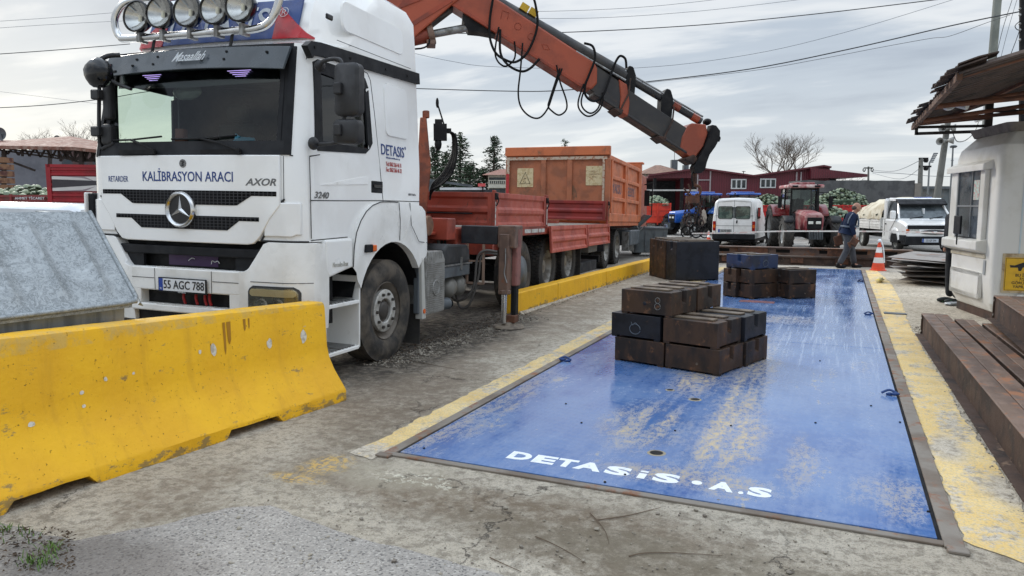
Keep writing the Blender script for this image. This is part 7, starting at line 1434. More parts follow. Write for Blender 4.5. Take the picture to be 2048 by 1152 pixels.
# tractors (local: y runs from the front axle back to the rear axle)
TG_ = glassmat('tractor_glass', (.50, .58, .56))
def tractor(name, lab, loc, rz, P_, roofm, sc=1.0, hood=None, rimm=None, mud=RUBBER):
    t = thing(name, lab, 'tractor', loc, rz, None); t.scale = (sc, sc, sc); hood = hood or P_
    rimm = rimm or M('tractor_rim', S(176, 178, 176), S(140, 140, 136), s=4, rough=.5, metal=.3)
    for s in (-1, 1): rwheel(t, s*.82, 0, .60, .34, mud, rimm, True); rwheel(t, s*.84, 2.30, .80, .46, mud, rimm, True)
    m = MB(); m.loft([[(-.30, y, z0), (.30, y, z0), (.33, y, z1-.12), (.24, y, z1), (-.24, y, z1), (-.33, y, z1-.12)] for y, z0, z1 in ((-.66, .78, 1.30), (-.60, .72, 1.38), (.4, .74, 1.46), (1.15, .76, 1.50))]); H_ = m.build('hood', hood, t, 35, bevel=.02, seg=2)
    MB().box(-.25, .25, -.685, -.64, .80, 1.22).build('front_grille', BLACK, H_, bevel=.01)
    for s in (-1, 1): MB().box(s*.13-.085, s*.13+.085, -.705, -.68, .98, 1.08).build('headlight', M('tr_lamp', S(220, 220, 210), rough=.2), H_, bevel=.01)
    m = MB(); m.box(-.22, .22, -.66, 1.9, .48, .80); m.box(-.70, .70, -.08, .08, .5, .68); m.box(-.25, .25, -.95, -.60, .45, .72); m.box(-.7, .7, 2.2, 2.4, .6, .9); m.build('chassis', BLACK, t, bevel=.01); m = MB()
    for i in range(9): m.box(-.24+.055*i, -.215+.055*i, -1.0, -.95, .44, .74)
    m.each('front_weight', GREYP, t)
    m = MB(); m.box(-.42, .42, .95, 1.0, .85, 1.35); m.box(-.55, .55, .98, 2.3, .75, 1.02); m.build('cab_floor', DARK, t); ps = [(-.52, 1.0), (.52, 1.0), (.60, 1.75), (-.60, 1.75), (.60, 2.45), (-.60, 2.45)]
    m = MB(); 
    for x, y in ps: m.bar((x, y, .95), (x*.93, y+.02, 2.32), .055, .055)
    m.box(-.5, .5, .97, 1.02, 2.24, 2.32); m.each('cab_post', BLACK, t); m = MB()
    for i, j in ((0, 1), (1, 2), (0, 3), (2, 4), (3, 5), (4, 5)): a, b = ps[i], ps[j]; zb = 1.35 if (i, j) == (0, 1) else 1.05; m.add([(a[0], a[1], zb), (b[0], b[1], zb), (b[0]*.93, b[1]+.02, 2.28), (a[0]*.93, a[1]+.02, 2.28)], [(0, 1, 2, 3)])
    m.each('cab_glass', TG_, t); m = MB(); m.box(-.24, .24, 1.85, 2.25, 1.2, 1.35).box(-.24, .24, 2.2, 2.32, 1.3, 1.9); m.tube([(math.cos(a*.7)*.19, 1.45+math.sin(a*.7)*.08, 1.52+math.sin(a*.7)*.16) for a in range(9)], .015, 5, closed=True); m.build('seat', DARK, t, bevel=.03)
    m = MB(); m.box(-.66, .66, .82, 2.6, 2.31, 2.44); R_ = m.build('cab_roof', roofm, t, bevel=.05, seg=3); MB().box(-.34, .34, .95, 2.3, 2.44, 2.53).build('roof_hatch', hood, R_, bevel=.03, seg=2)
    for s in (-1, 1): MB().box(s*.40-.10, s*.40+.10, .79, .83, 2.34, 2.41).build('work_lamp', BLACK, R_)
    for s in (-1, 1):
        m = MB(); m.loft([[(s*x, y, z) for y, z in arc(2.30, .80, .90, 15, 150, 12)] for x in (.56, 1.04)]+[[(s*1.04, y, z) for y, z in arc(2.30, .80, .84, 15, 150, 12)]], closed=False, caps=False); o = m.build('rear_fender', P_, t, 40); so_ = o.modifiers.new('s', 'SOLIDIFY'); so_.thickness = .03
        m = MB(); m.loft([[(s*x, y, z) for y, z in arc(0.02, .60, .68, 25, 140, 10)] for x in (.64, 1.0)], closed=False, caps=False); o = m.build('front_fender', BLACKP, t, 40); so_ = o.modifiers.new('s', 'SOLIDIFY'); so_.thickness = .02
        m = MB(); m.tube([(s*.52, 1.0, 2.15), (s*.85, .92, 2.12), (s*.9, .9, 2.0)], .015, 5); m.box(s*.92-.07, s*.92+.07, .88, .93, 1.55, 2.0); m.build('mirror', BLACK, t)
    m = MB(); m.cyl((.44, .96, 1.3), (.44, .96, 2.1), .045, n=10); m.tube([(.44, .96, 2.1), (.44, .93, 2.3), (.40, .85, 2.45)], .035, 8, smooth=3); m.build('exhaust', BLACK, t, 50); return t
REDW = M('faded_red_white', S(164, 86, 88), S(206, 190, 184), s=2, rough=.5)
q = gp(1571, 500); rz_ = rad(15); c = q+Vector((math.cos(rz_), math.sin(rz_), 0))*.80; c.z = 0
TRR = tractor('tractor', 'red tractor with black cab and faded bonnet facing the camera beside the white van', c, rz_, REDT, REDW, .97, M('faded_bonnet', S(128, 50, 56), S(168, 128, 124), s=2.4, lo=.46, hi=.62, rough=.5))
MB().sph((-.05, 1.95, 1.72), (.13, .10, .22), 8, 6).build('seat_back', DARK, TRR, 60)
def turned_tr(px, py, D, ang, lab, P_, sc=1.0, roofm=None): q = at(px, 411, D); return tractor('tractor', lab, (q.x, q.y, 0), YAW+rad(ang), P_, roofm or P_, sc)
turned_tr(1362, 0, 40.0, -62, 'blue tractor in the middle distance, its bonnet pointing left behind the hook', BLUEP, .93)
turned_tr(1440, 0, 47.0, -75, 'second blue tractor hidden behind the white van with a long blue roof', BLUEP, .98)
turned_tr(1898, 0, 37.0, 60, 'blue tractor behind the white flatbed van, its bonnet pointing right', BLUEP, .80)
# dark cultivator with curved tines standing behind the chains
t, L = bg('cultivator', 'dark disc cultivator standing on the ground under the crane hook', 'implement', 1396, 36); m = MB(); b0 = L(1392, 452)
m.bar((b0.x-.5, 0, .75), (b0.x+.6, 0, .75), .08, .08); m.bar((b0.x, 0, .3), (b0.x+.1, 0, 1.5), .07, .07)
for k in range(6): x = b0.x-.5+.2*k; m.tube([(x, 0, .75), (x, .15, .6), (x, .1, .4), (x, -.05, .22)], .025, 6, smooth=3)
m.build('tine_frame', BLACK, t); m = MB()
for x, z, r in ((-.45, .30, .30), (0.0, .36, .33), (.42, .30, .28), (.2, .85, .24), (-.3, .9, .24), (-.05, .62, .18), (.4, .62, .15)): m.lathe([(r, -.03), (r*.85, .0), (r, .03), (r*1.08, 0)], (b0.x+x, -.1, z), 'y', 16, cap=False); m.cyl((b0.x+x, -.15, z), (b0.x+x, .1, z), .06, n=8)
m.each('disc_wheel', BLACK, t, smooth=40); MB().sph((b0.x+.35, -.05, 1.0), (.16, .1, .4), 8, 6, warp=.5).build('sack', M('sack', S(150, 140, 128), rough=.9), t, 50)
# ---------------------------------------------------------------- cabbages and trailers
CABM = M('cabbage_leaf', S(132, 142, 114), S(98, 112, 90), s=9, rough=.55, c3=S(158, 168, 136), s3=11, lo3=.54, hi3=.68); CABD = M('cabbage_outer_leaf', S(78, 94, 74), S(58, 74, 60), s=9, rough=.6, c3=S(140, 160, 112), s3=12, lo3=.58, hi3=.68)
def cabmesh(seed):
    m = MB(); rr = random.Random(seed); m.sph((0, 0, 0), (.115, .115, .10), 10, 7, mi=0, warp=.2)
    for k in range(7):
        a = k*2.4+rr.uniform(-.3, .3); e = rr.uniform(.1, .8); d = Vector((math.cos(a)*math.cos(e), math.sin(a)*math.cos(e), math.sin(e)*.8)); s_ = Vector((-math.sin(a), math.cos(a), 0)); u = d.cross(s_)
        m.add([d*.09-s_*.06, d*.09+s_*.06, d*.14+s_*.085-u*.05, d*.17-u*.10+Vector((0, 0, .02)), d*.14-s_*.085-u*.05], [(0, 1, 2, 3, 4)], mi=1)
    o = m.build('cabbage', [CABM, CABD], None, 60); return o
protos = [cabmesh(i) for i in range(4)]; used = [False]*4
def cabbage(loc, lab, grp, k, s=1.0):
    i = k % 4
    if not used[i]: o = protos[i]; used[i] = True
    else: o = protos[i].copy(); SC.collection.objects.link(o)
    o.location = loc; o.scale = (s, s, s); o.rotation_euler = (random.uniform(-.5, .5), random.uniform(-.5, .5), random.uniform(0, 6.3)); tag(o, lab, 'cabbage', grp)
def heap(t, x0, x1, y0, y1, z0, prof, lab, grp, n, seed=1, r=.12):
    # layered heap: prof(x) gives the height of the heap
    rr = random.Random(seed); placed = []; tries = 0; core = MB(); N = 18; rows = []
    for i in range(N+1):
        x = x0+(x1-x0)*i/N; h = max(.02, prof(x)-.16); rows.append([(x, y0+.05, z0), (x, y0+.10, z0+h*.5), (x, (y0+y1)/2, z0+h), (x, y1-.05, z0+h*.6), (x, y1, z0)])
    core.loft(rows, closed=False, caps=False); core.build('load_core', M('heap_core', S(52, 70, 46), S(36, 52, 36), s=9, rough=.9, bump=.03, bs=12), t)
    while len(placed) < n and tries < n*60:
        tries += 1; x = rr.uniform(x0, x1); v = rr.random(); h = prof(x); y = y0+(y1-y0)*.5*v; z = z0+(h)*(min(1, v*1.5)); p = Vector((x, y, z))
        if all((p-q_).length > r*1.25 for q_ in placed): placed.append(p)
    mw = t.matrix_basis
    for k, p in enumerate(placed): cabbage(mw @ p, lab, grp, k, r/.115*.86*rr.uniform(.85, 1.15))
def trailer(name, lab, px0, px1, D, zb, zt, mt, depth=2.2, ang=0, cat='trailer', nrib=3, wheels=True):
    pc = (px0+px1)/2; q = at(pc, 411, D); t = thing(name, lab, cat, (q.x, q.y, 0), YAW+rad(ang)); w = (px1-px0)/FP*D/2
    m = MB(); m.box(-w, w, 0, .04, zb, zt); m.box(-w, w, depth-.04, depth, zb, zt); m.box(-w, -w+.04, .04, depth-.04, zb, zt).box(w-.04, w, .04, depth-.04, zb, zt); m.box(-w+.04, w-.04, .04, depth-.04, zb, zb+.05); m.build('load_box', mt, t)
    m = MB(); 
    for k in range(nrib): z = zb+.04+(zt-zb-.1)*k/max(1, nrib-1); m.box(-w-.01, w+.01, -.04, 0, z, z+.05)
    nv = max(2, int(w*2/1.2))
    for k in range(nv+1): x = -w+2*w*k/nv; m.box(x-.03, x+.03, -.045, .0, zb-.08, zt+.02)
    m.build('box_rib', mt, t); MB().box(-w+.1, w-.1, .3, depth-.3, zb-.22, zb-.05).build('chassis', BLACK, t)
    if wheels:
        for x in (-w*.5, w*.55):
            for y in (.15, depth-.15):
                o = MB().lathe([(.25, -.11), (.42, -.11), (.45, -.06), (.45, .06), (.42, .11), (.25, .11)], (0, 0, 0), 'y', 20, cap=False).build('wheel', RUBBER, t, 40); o.location = (x, y, .45); MB().lathe([(.26, -.08), (.2, -.03), (0, -.05)], (0, 0, 0), 'y', 16, cap=False).build('rim', RIM, o, 40)
    return t, w
T1, w = trailer('cabbage_trailer', 'red farm trailer heaped with cabbages behind the red tractor', 1514, 1742, 37.5, 1.02, 1.62, BRED)
heap(T1, -w+.1, w-.1, .05, 2.1, 1.5, lambda x: .20+.72*max(0, 1-abs(x/w-.60)/.62)**.8+.45*max(0, 1-abs(x/w+.70)/.42), 'pale green cabbage in the big heap on the red trailer behind the red tractor', 'cabbages heaped on the trailer behind the red tractor', 190, 3, .115)
T2, w = trailer('cabbage_trailer', 'low dark red trailer of cabbages between the red tractor and the walking man', 1640, 1712, 33.0, .62, 1.05, BRED)
heap(T2, -w+.1, w-.1, .05, 1.9, 1.0, lambda x: .28+.30*max(0, 1-abs(x/w+.2)), 'pale cabbage on the low trailer between tractor and walking man', 'cabbages on the low trailer', 34, 5, .135)
T3, w = trailer('cabbage_trailer', 'bright orange-red trailer with pale cabbages beside the blue tractor', 1290, 1341, 41.0, .62, 1.72, M('bright_orange_red', S(214, 62, 36), S(190, 54, 36), s=3, rough=.5), nrib=4)
heap(T3, -w+.1, w-.1, .05, 1.9, 1.66, lambda x: .25+.15*math.cos(x*3), 'very pale cabbage on the orange-red trailer', 'cabbages on the orange-red trailer', 26, 6, .14)
mw = PK.matrix_basis
for k in range(16): rr = random.Random(k); cabbage(mw @ Vector((-.92+rr.uniform(0, .2), 1.4+.2*k, 1.16+rr.uniform(0, .1))), 'dark green cabbage under the edge of the cream tarpaulin', 'cabbages under the tarpaulin', k, .9)
# long covered lorry trailer behind the red tractor
t, L = bg('covered_trailer', 'long lorry trailer under a wrinkled grey tarpaulin in front of the red sheds', 'trailer', 1740, 54); a, b_ = L(1600, 411), L(1827, 411); zt = L(1700, 361).z; m = MB(); rows = []
for k in range(61):
    x = a.x+(b_.x-a.x)*k/60; r = []
    for z in (1.0, 1.5, 2.2, 2.9, zt-.08, zt): w_ = .08*math.sin(x*2.3+z*.5)+.05*math.sin(x*6+z*1.3)+.05*mnoise.noise(Vector((x*1.5, z, 0))); r.append((x, w_*(zt+.2-z)/2, z+(.07*mnoise.noise(Vector((x, 0, 2))) if z > 2.5 else 0)))
    r.append((x, 2.4, zt)); r.append((x, 2.4, 1)); rows.append(r)
m.loft(rows, caps=True); m.build('tarpaulin_cover', M('grey_tarp', S(88, 88, 88), S(72, 72, 73), s=1.5, rough=.75), t, 60); m = MB(); m.box(b_.x+.02, b_.x+.5, 0, 2.4, 1.0, zt-.2); m.build('trailer_end', M('end_panel', S(126, 120, 112), rough=.7), t); m = MB(); m.box(a.x, b_.x, .1, 2.2, .7, 1.0); m.build('chassis', BLACK, t)
# ================================================================ LEFT: trailers, car, shed
t, L = bg('farm_trailer', 'high red ribbed trailer with grey and white arrow graphics beside the truck cab', 'trailer', 158, 17.5, rz=YAW+rad(18)); 
RR = M('crimson_paint', S(150, 22, 34), S(130, 20, 30), s=2, rough=.4, c3=S(110, 50, 48), s3=10, lo3=.7, hi3=.85); a, b_ = L(105, 411), L(236, 411); zt, zb = L(160, 331).z, L(160, 404).z; W_ = 3.0; x0 = a.x; H_ = zt-zb; m = MB()
prof = []; nn = 7
for k in range(nn): z = zb+H_*k/nn; h = H_/nn; prof += [(0, z), (-.03, z+h*.1), (-.03, z+h*.55), (0, z+h*.65)]
prof += [(0, zt), (.05, zt), (.05, zb)]; m.prism(prof, x0, x0+W_, 'x'); TRB = m.build('load_box', RR, t); m = MB(); m.box(x0-.03, x0+.06, -.05, .06, zb-.3, zt+.02); m.box(x0, x0+W_, -.05, .05, zt-.05, zt+.02); m.box(x0, x0+W_, 2.1, 2.15, zb, zt); m.box(x0, x0+.05, 0, 2.15, zb, zt); m.box(x0, x0+W_, .1, 2.1, zb-.35, zb-.02); m.build('box_frame', RR, t)
zc = zb+H_*.50; GW, GG, GD = M('graphic_white', S(200, 196, 192), rough=.5), M('graphic_grey', S(140, 128, 132), rough=.5), M('graphic_dark', S(54, 50, 54), rough=.5)
def gq(pts, mt): MB().add([(x, -.034-(.001 if mt is GG else .002 if mt is GD else 0), z) for x, z in pts], [list(range(len(pts)))]).build('graphic', mt, TRB)
gq([(x0+.08, zc-.17), (x0+W_, zc-.17), (x0+W_, zc+.17), (x0+.08, zc+.17)], GW); gq([(x0+.08, zc-.10), (x0+1.0, zc-.03), (x0+1.9, zc-.06), (x0+1.9, zc+.05), (x0+.08, zc+.10)], GD); gq([(x0+.25, zc+.17), (x0+.8, zc+.04), (x0+.95, zc+.17)], RR) if False else None
for s in (-1, 1):
    gq([(x0+.15, zc+s*.172), (x0+.7, zc+s*.14), (x0+.98, zc+s*.06), (x0+.75, zc+s*.172)], GG); gq([(x0+1.05, zc+s*.06), (x0+1.35, zc+s*.14), (x0+1.9, zc+s*.172), (x0+1.25, zc+s*.172)], GG)
for x in (x0+.9, x0+2.4): o = MB().lathe([(.25, -.12), (.42, -.12), (.45, 0), (.42, .12), (.25, .12)], (0, 0, 0), 'y', 20, cap=False).build('wheel', RUBBER, t, 40); o.location = (x, .3, .45)
TL2, w = trailer('flatbed_trailer', 'low faded red flatbed trailer loaded with cabbages in front of the open shed', -60, 108, 21.0, 1.50, 1.90, M('faded_crimson', S(130, 52, 52), S(112, 60, 56), s=2, rough=.6), nrib=2); text('lettering', 'AHMET TİCARET', .07, Matrix(((1, 0, 0, .55), (0, 0, -1, -.05), (0, 1, 0, 1.80), (0, 0, 0, 1))), TXTWHITE, TL2, .001, sx=1.1)
heap(TL2, -w+.1, w-.1, .1, 2.0, 1.85, lambda x: .20+.06*math.cos(x*4), 'dark green cabbage on the low flatbed trailer at the left', 'cabbages on the flatbed trailer at the left', 40, 8, .14)
t, L = bg('white_car', 'white car mostly hidden behind the galvanised container, only its roof showing', 'car', 90, 9.6, rz=YAW+rad(6)); a, b_ = L(-120, 408), L(190, 408); zr = L(90, 407).z; xm = b_.x; m = MB()
def cr(y, w, z0, z1): return [(xm-3.2, y, z0), (xm+.45, y, z0), (xm+.55, y, .9), (xm+.28, y, 1.05), (xm-.12, y, z1-.1), (xm-.35, y, z1-.01), (xm-1.2, y, z1+.02), (xm-2.6, y, z1), (xm-3.2, y, 1.0)]
m.loft([cr(.0, 0, .35, zr-.08), cr(.12, 0, .3, zr), cr(1.5, 0, .3, zr), cr(1.65, 0, .35, zr-.08)]); CB = m.build('car_body', M('car_silver_white', S(206, 210, 214), rough=.2, coat=.5), t, 40); m = MB(); m.add([(xm-.12, -.006, zr-.16), (xm-.30, .03, zr-.09), (xm-2.5, .03, zr-.09), (xm-2.7, -.006, zr-.16), (xm-2.7, -.01, 1.08), (xm+.15, -.01, 1.08)], [(0, 1, 2, 3, 4, 5)]); m.build('side_window', GLOSSB, CB)
MB().box(xm-.2, xm-.02, -.03, -.01, zr-.2, zr-.08).build('paper_card', TXTWHITE, CB); m = MB(); m.tube([(xm-1.6, .02, zr-.02), (xm-1.6, .02, zr+.09), (xm-3.0, .02, zr+.10)], .022, 8); m.build('roof_rail', GREYP, CB, 50)
for x in (xm-.4, xm-2.6): o = MB().lathe([(.2, -.1), (.30, -.1), (.31, 0), (.30, .1), (.2, .1)], (0, 0, 0), 'y', 20, cap=False).build('wheel', RUBBER, t, 40); o.location = (x, .12, .31)
# open market shed with truss roof
t, L = bg('market_shed', 'open sided market shed with rusty tin roof, steel trusses and a grey back wall', 'shed', 110, 27)
RT_ = M('rusty_tin_roof', S(124, 84, 70), S(142, 116, 104), s=1.5, rough=.8, c3=S(96, 60, 48), s3=5, lo3=.52, hi3=.64, st=(3, 1, 1)); m = MB()
f = [L(-80, 290), L(60, 292), L(150, 294), L(232, 303)]; bk = [L(-80, 276, 3.4), L(30, 281, 3.4), L(140, 272, 3.4), L(232, 290, 3.4)]
m.loft([f, bk], closed=False, caps=False); m.loft([[v_-Vector((0, 0, .12)) for v_ in f], f], closed=False, caps=False); m.loft([[v_-Vector((0, 0, .1)) for v_ in f], [v_-Vector((0, 0, .1)) for v_ in bk]], closed=False, caps=False); m.build('tin_roof', RT_, t); m = MB()
def tb_(p, q_, dy=.5, w_=.055): m.bar(L(*p, dy), L(*q_, dy), w_, w_)
up = lambda x: 292+max(0, x-150)*.1; lo = lambda x: 300+(x+10)*.10
tb_((-80, 293), (230, 303)); tb_((0, 296), (100, 308), .5); tb_((0, 300), (125, 318)); tb_((100, 308), (165, 326)); tb_((165, 322), (225, 322)); tb_((8, 318), (70, 341), .5, .07); tb_((8, 300), (8, 420), .4, .12); tb_((100, 300), (100, 420), 6, .12); tb_((163, 300), (163, 420), .4, .13); tb_((195, 300), (195, 340), .4, .1)
for k in range(11):
    x = -40+22*k; tb_((x, 294+x*.02), (x+11, 308+x*.09 if x > 0 else 306)); tb_((x+11, 308+x*.09 if x > 0 else 306), (x+22, 295+x*.02))
for x in (45, 118, 132, 150, 172, 185): tb_((x, 296), (x, 310+x*.06), .5, .07)
for x in (120, 150, 176): tb_((x, 298), (x+26, 322), .5, .07); tb_((x+26, 298), (x, 322), .5, .07)
m.build('roof_truss', M('truss_dark', S(52, 42, 38), rough=.8), t); m = MB(); a, b_ = L(-80, 411, 9), L(236, 411, 9); m.box(a.x, b_.x, 9, 9.2, 0, L(0, 300, 9).z); m.build('back_wall', M('shed_wall', S(112, 112, 118), S(98, 98, 104), s=.6, rough=.9), t); MB().box(b_.x-2.0, b_.x, 8, 8.1, 2.0, 4.6).build('wall_board', M('board_dark', S(84, 64, 62), S(60, 70, 76), s=2, rough=.8), t)
t, L = bg('crate_stack', 'stack of wooden crates against the shed post at the far left edge', 'crates', 4, 25); m = MB(); a, b_ = L(-30, 411), L(14, 411)
for k in range(9): z = 1.2+.23*k; m.box(a.x, b_.x, 0, .5, z, z+.18)
m.build('crates', M('crate_wood', S(130, 96, 70), S(84, 50, 44), s=4, rough=.8), t); MB().box(a.x, b_.x, 0, .5, 0, 1.2).build('pallet_base', DARK, t)
t, L = bg('satellite_dish', 'grey satellite dish on the shed roof at the left edge', 'satellite dish', 2, 30); p = L(1, 268); m = MB(); m.lathe([(.0, .04), (.15, .02), (.26, -.04)], p, 'y', 20, cap=False); m.bar(p, L(6, 286), .05, .05); m.build('dish', GREYP, t, 50); t, L = bg('satellite_dish', 'small roof dish near the middle of the shed roof', 'satellite dish', 115, 33); p = L(115, 278); MB().lathe([(.0, .04), (.1, .02), (.16, -.03)], p, 'y', 16, cap=False).build('dish', GREYP, t, 50)
# ================================================================ BUILDINGS
def sheetmat(name, c, c2):
    b = NB(name); co = b.coord(False); n = b.noise(.5, 6, .6, v=co); w = b.n('ShaderNodeTexWave', {'Vector': b.mapv(co, (1, 0, 0)), 'Scale': 1.6, 'Distortion': 0.0}, wave_type='BANDS', bands_direction='X').outputs[1]
    return b.fin(b.mix(b.ramp(n, .35, .65), b.mix(b.ramp(w, .7, .9), c, c2), c2), .55, 0.0, b.bump(w, .02))
MAR = sheetmat('maroon_sheeting', S(104, 34, 44), S(84, 28, 38)); t, L = bg('red_shed', 'dark red corrugated metal hall with low gables, white framed windows and an open bay', 'building', 1500, 62)
pts = [(1296, 352), (1400, 338), (1505, 353), (1645, 333), (1660, 336)]; P_ = [L(*p) for p in pts]; o0 = [(P_[0].x, 0)]+[(p.x, p.z) for p in P_]+[(P_[-1].x, 0)]; m = MB(); xa, xb = L(1318, 411).x, L(1392, 411).x; zbay = L(1350, 356).z
poly = [(xb, 0), (xb, zbay), (P_[0].x, zbay), (P_[0].x, P_[0].z)]+[(p.x, p.z) for p in P_[1:]]+[(P_[-1].x, 0)]; m.prism(poly, 0, 14, 'y'); RS = m.build('hall_walls', MAR, t); m = MB(); a, c = P_[-1], L(1728, 349); m.prism([(a.x-1.8, a.z), (c.x, c.z), (c.x, c.z-.22), (a.x-1.8, a.z-.9)], -.6, 12, 'y'); m.build('canopy_roof', MAR, t)
m = MB(); 
for i in range(4): p0, p1 = P_[i], P_[i+1]; m.bar(p0+Vector((0, -.15, .05)), p1+Vector((0, -.15, .05)), .3, .14)
m.build('roof_edge', M('roof_edge', S(96, 40, 46), rough=.6), RS); m = MB(); m.box(P_[0].x-1, xb, 8, 8.2, 0, zbay); m.box(L(1660, 0).x, L(1722, 0).x, 3, 3.2, 0, 4); m.each('dark_bay', DARK, t); MB().box(P_[0].x-.5, xb, -.1, .1, L(0, 382).z, L(0, 379).z).build('bay_beam', M('beam_pale', S(190, 188, 184), rough=.6), t)
m = MB()
for px in (1318, 1374, 1398): x = L(px, 0).x; m.box(x-.12, x+.12, 0, .25, 0, zbay)
m.each('bay_post', BLACK, t); m = MB()
for px, y0 in ((1405, 345), (1431, 338), (1608, 340), (1617, 340)): x = L(px, 0).x; m.box(x-.05, x+.05, -.08, 0, 0, L(0, y0+4).z)
m.box(L(1405, 0).x, L(1431, 0).x, -.08, 0, L(0, 361).z, L(0, 359).z); m.each('downpipe', M('pipe_pale', S(160, 150, 150), rough=.6), RS)
for px0, px1, py0, py1 in ((1462, 1492, 358, 378), (1520, 1551, 357, 376)):
    a, c = L(px0, py0), L(px1, py1); MB().box(a.x, c.x, -.06, -.02, c.z, a.z).build('window', M('window_white', S(206, 208, 206), rough=.5), RS); ww = (c.x-a.x); m = MB()
    for k in range(3): m.box(a.x+.10+ww*.32*k, a.x+ww*.30+ww*.32*k, -.07, -.06, c.z+.10, a.z-.10)
    m.build('pane', M('pane_dark', S(44, 52, 54), rough=.1), RS.children[-1] if RS.children[-1].name.startswith('window') else RS)
def house(name, lab, px0, px1, ytop, yeave, D, wall, roofm, ridge=.5, base=0.0, dp=9, cat='house'):
    t, L = bg(name, lab, cat, (px0+px1)/2, D); a, c = L(px0, yeave), L(px1, yeave); zr = L((px0+px1)/2, ytop).z; m = MB(); m.box(a.x, c.x, 0, dp, 0, a.z); W_ = m.build('wall', wall, t); m = MB(); x0, x1, e = a.x-.5, c.x+.5, a.z; xm1, xm2 = x0+(x1-x0)*(.5-ridge/2), x0+(x1-x0)*(.5+ridge/2)
    m.add([(x0, -.6, e-.1), (x1, -.6, e-.1), (x1, dp+.6, e-.1), (x0, dp+.6, e-.1), (xm1, dp/2, zr), (xm2, dp/2, zr)], [(0, 1, 5, 4), (1, 2, 5), (2, 3, 4, 5), (3, 0, 4), (0, 3, 2, 1)]); m.build('roof', roofm, t); return t, L, W_
TILE = M('roof_tile', S(132, 100, 84), S(104, 80, 68), s=3, rough=.85, bump=.03, bs=14)
t, L, W_ = house('tile_roof_house', 'brown tiled pyramid roof house behind the red hall', 1292, 1370, 326, 346, 85, M('house_wall', S(150, 140, 130), rough=.9), TILE, .12); m = MB(); p = L(1348, 330, 4); m.box(p.x-.35, p.x+.35, 3.6, 4.4, p.z-1.5, p.z+.6); p = L(1371, 337, 4); m.box(p.x-.3, p.x+.3, 3.6, 4.4, p.z-1.5, p.z+.4); m.each('chimney', GREYP, t); p0, p1 = L(1349, 326, 4), L(1349, 292, 4); MB().bar(p0, p1, .05, .05).build('aerial', BLACK, t)
t, L, W_ = house('cream_house', 'cream two-storey building with balcony railings beside the tipper', 976, 1090, 333, 348, 64, M('cream_wall', S(200, 194, 180), S(184, 178, 164), s=1, rough=.9), M('red_tile', S(140, 96, 82), S(116, 80, 68), s=3, rough=.85), .5)
for y0, y1 in ((355, 367), (377, 388)): a, c = L(978, y0), L(1088, y1); MB().box(a.x, c.x, -.03, .0, c.z, a.z).build('window_band', M('band_dark', S(44, 50, 54), S(70, 78, 82), s=2, rough=.3), W_)
m = MB(); 
for k in range(30): x = L(978+4*k, 0).x; m.box(x-.03, x+.03, -.4, -.36, L(0, 368).z, L(0, 361).z)
m.box(L(976, 0).x, L(1090, 0).x, -.42, -.34, L(0, 361).z-.05, L(0, 361).z+.03); m.box(L(976, 0).x, L(1090, 0).x, -.5, 0, L(0, 376).z, L(0, 369).z); m.build('balcony', M('balcony_cream', S(190, 186, 172), rough=.8), W_)
t, L = bg('market_awning', 'low black market stall with white awning edge and red sign', 'stall', 925, 40); a, c = L(880, 411), L(968, 411); m = MB(); m.box(a.x, c.x, 0, 3, L(0, 379).z-.02, L(0, 375).z); m.build('awning_roof', M('awning_white', S(204, 206, 208), rough=.5), t); MB().box(a.x+.1, c.x+.6, .1, 3, 0, L(0, 379).z).build('stall_wall', DARK, t); a, c = L(956, 367), L(971, 373); MB().box(a.x, c.x, -.1, 0, c.z, a.z).build('red_sign', M('sign_pinkred', S(206, 84, 84), rough=.5), t); MB().bar((L(964, 0).x, 0, 1), (L(964, 0).x, 0, L(0, 372).z), .08, .08).build('sign_post', BLACK, t)
m = MB(); m.bar(L(840, 358), L(945, 372), .12, .12); m.box(L(840, 0).x, L(864, 0).x, .2, .4, 0, L(0, 362).z); m.build('side_screen', GREYP, t)
t, L = bg('warehouse', 'long low grey-green warehouse at the far right horizon', 'building', 1880, 110); a, c = L(1838, 378), L(1990, 411); m = MB(); m.box(a.x, c.x, 0, 12, 0, a.z); WW = m.build('wall', M('warehouse_wall', S(104, 110, 112), S(88, 94, 96), s=.3, rough=.8), t); MB().box(a.x-.5, c.x, -.5, 13, a.z, a.z+.4).build('roof', GREYP, t); a, c = L(1902, 382), L(1925, 386); MB().box(a.x, c.x, -.05, -.02, c.z, a.z).build('sign_band', M('band_pale', S(176, 182, 184), rough=.6), WW); a, c = L(1898, 389), L(1990, 405); MB().box(a.x, c.x, -.05, -.02, c.z, a.z).build('opening', DARK, WW)
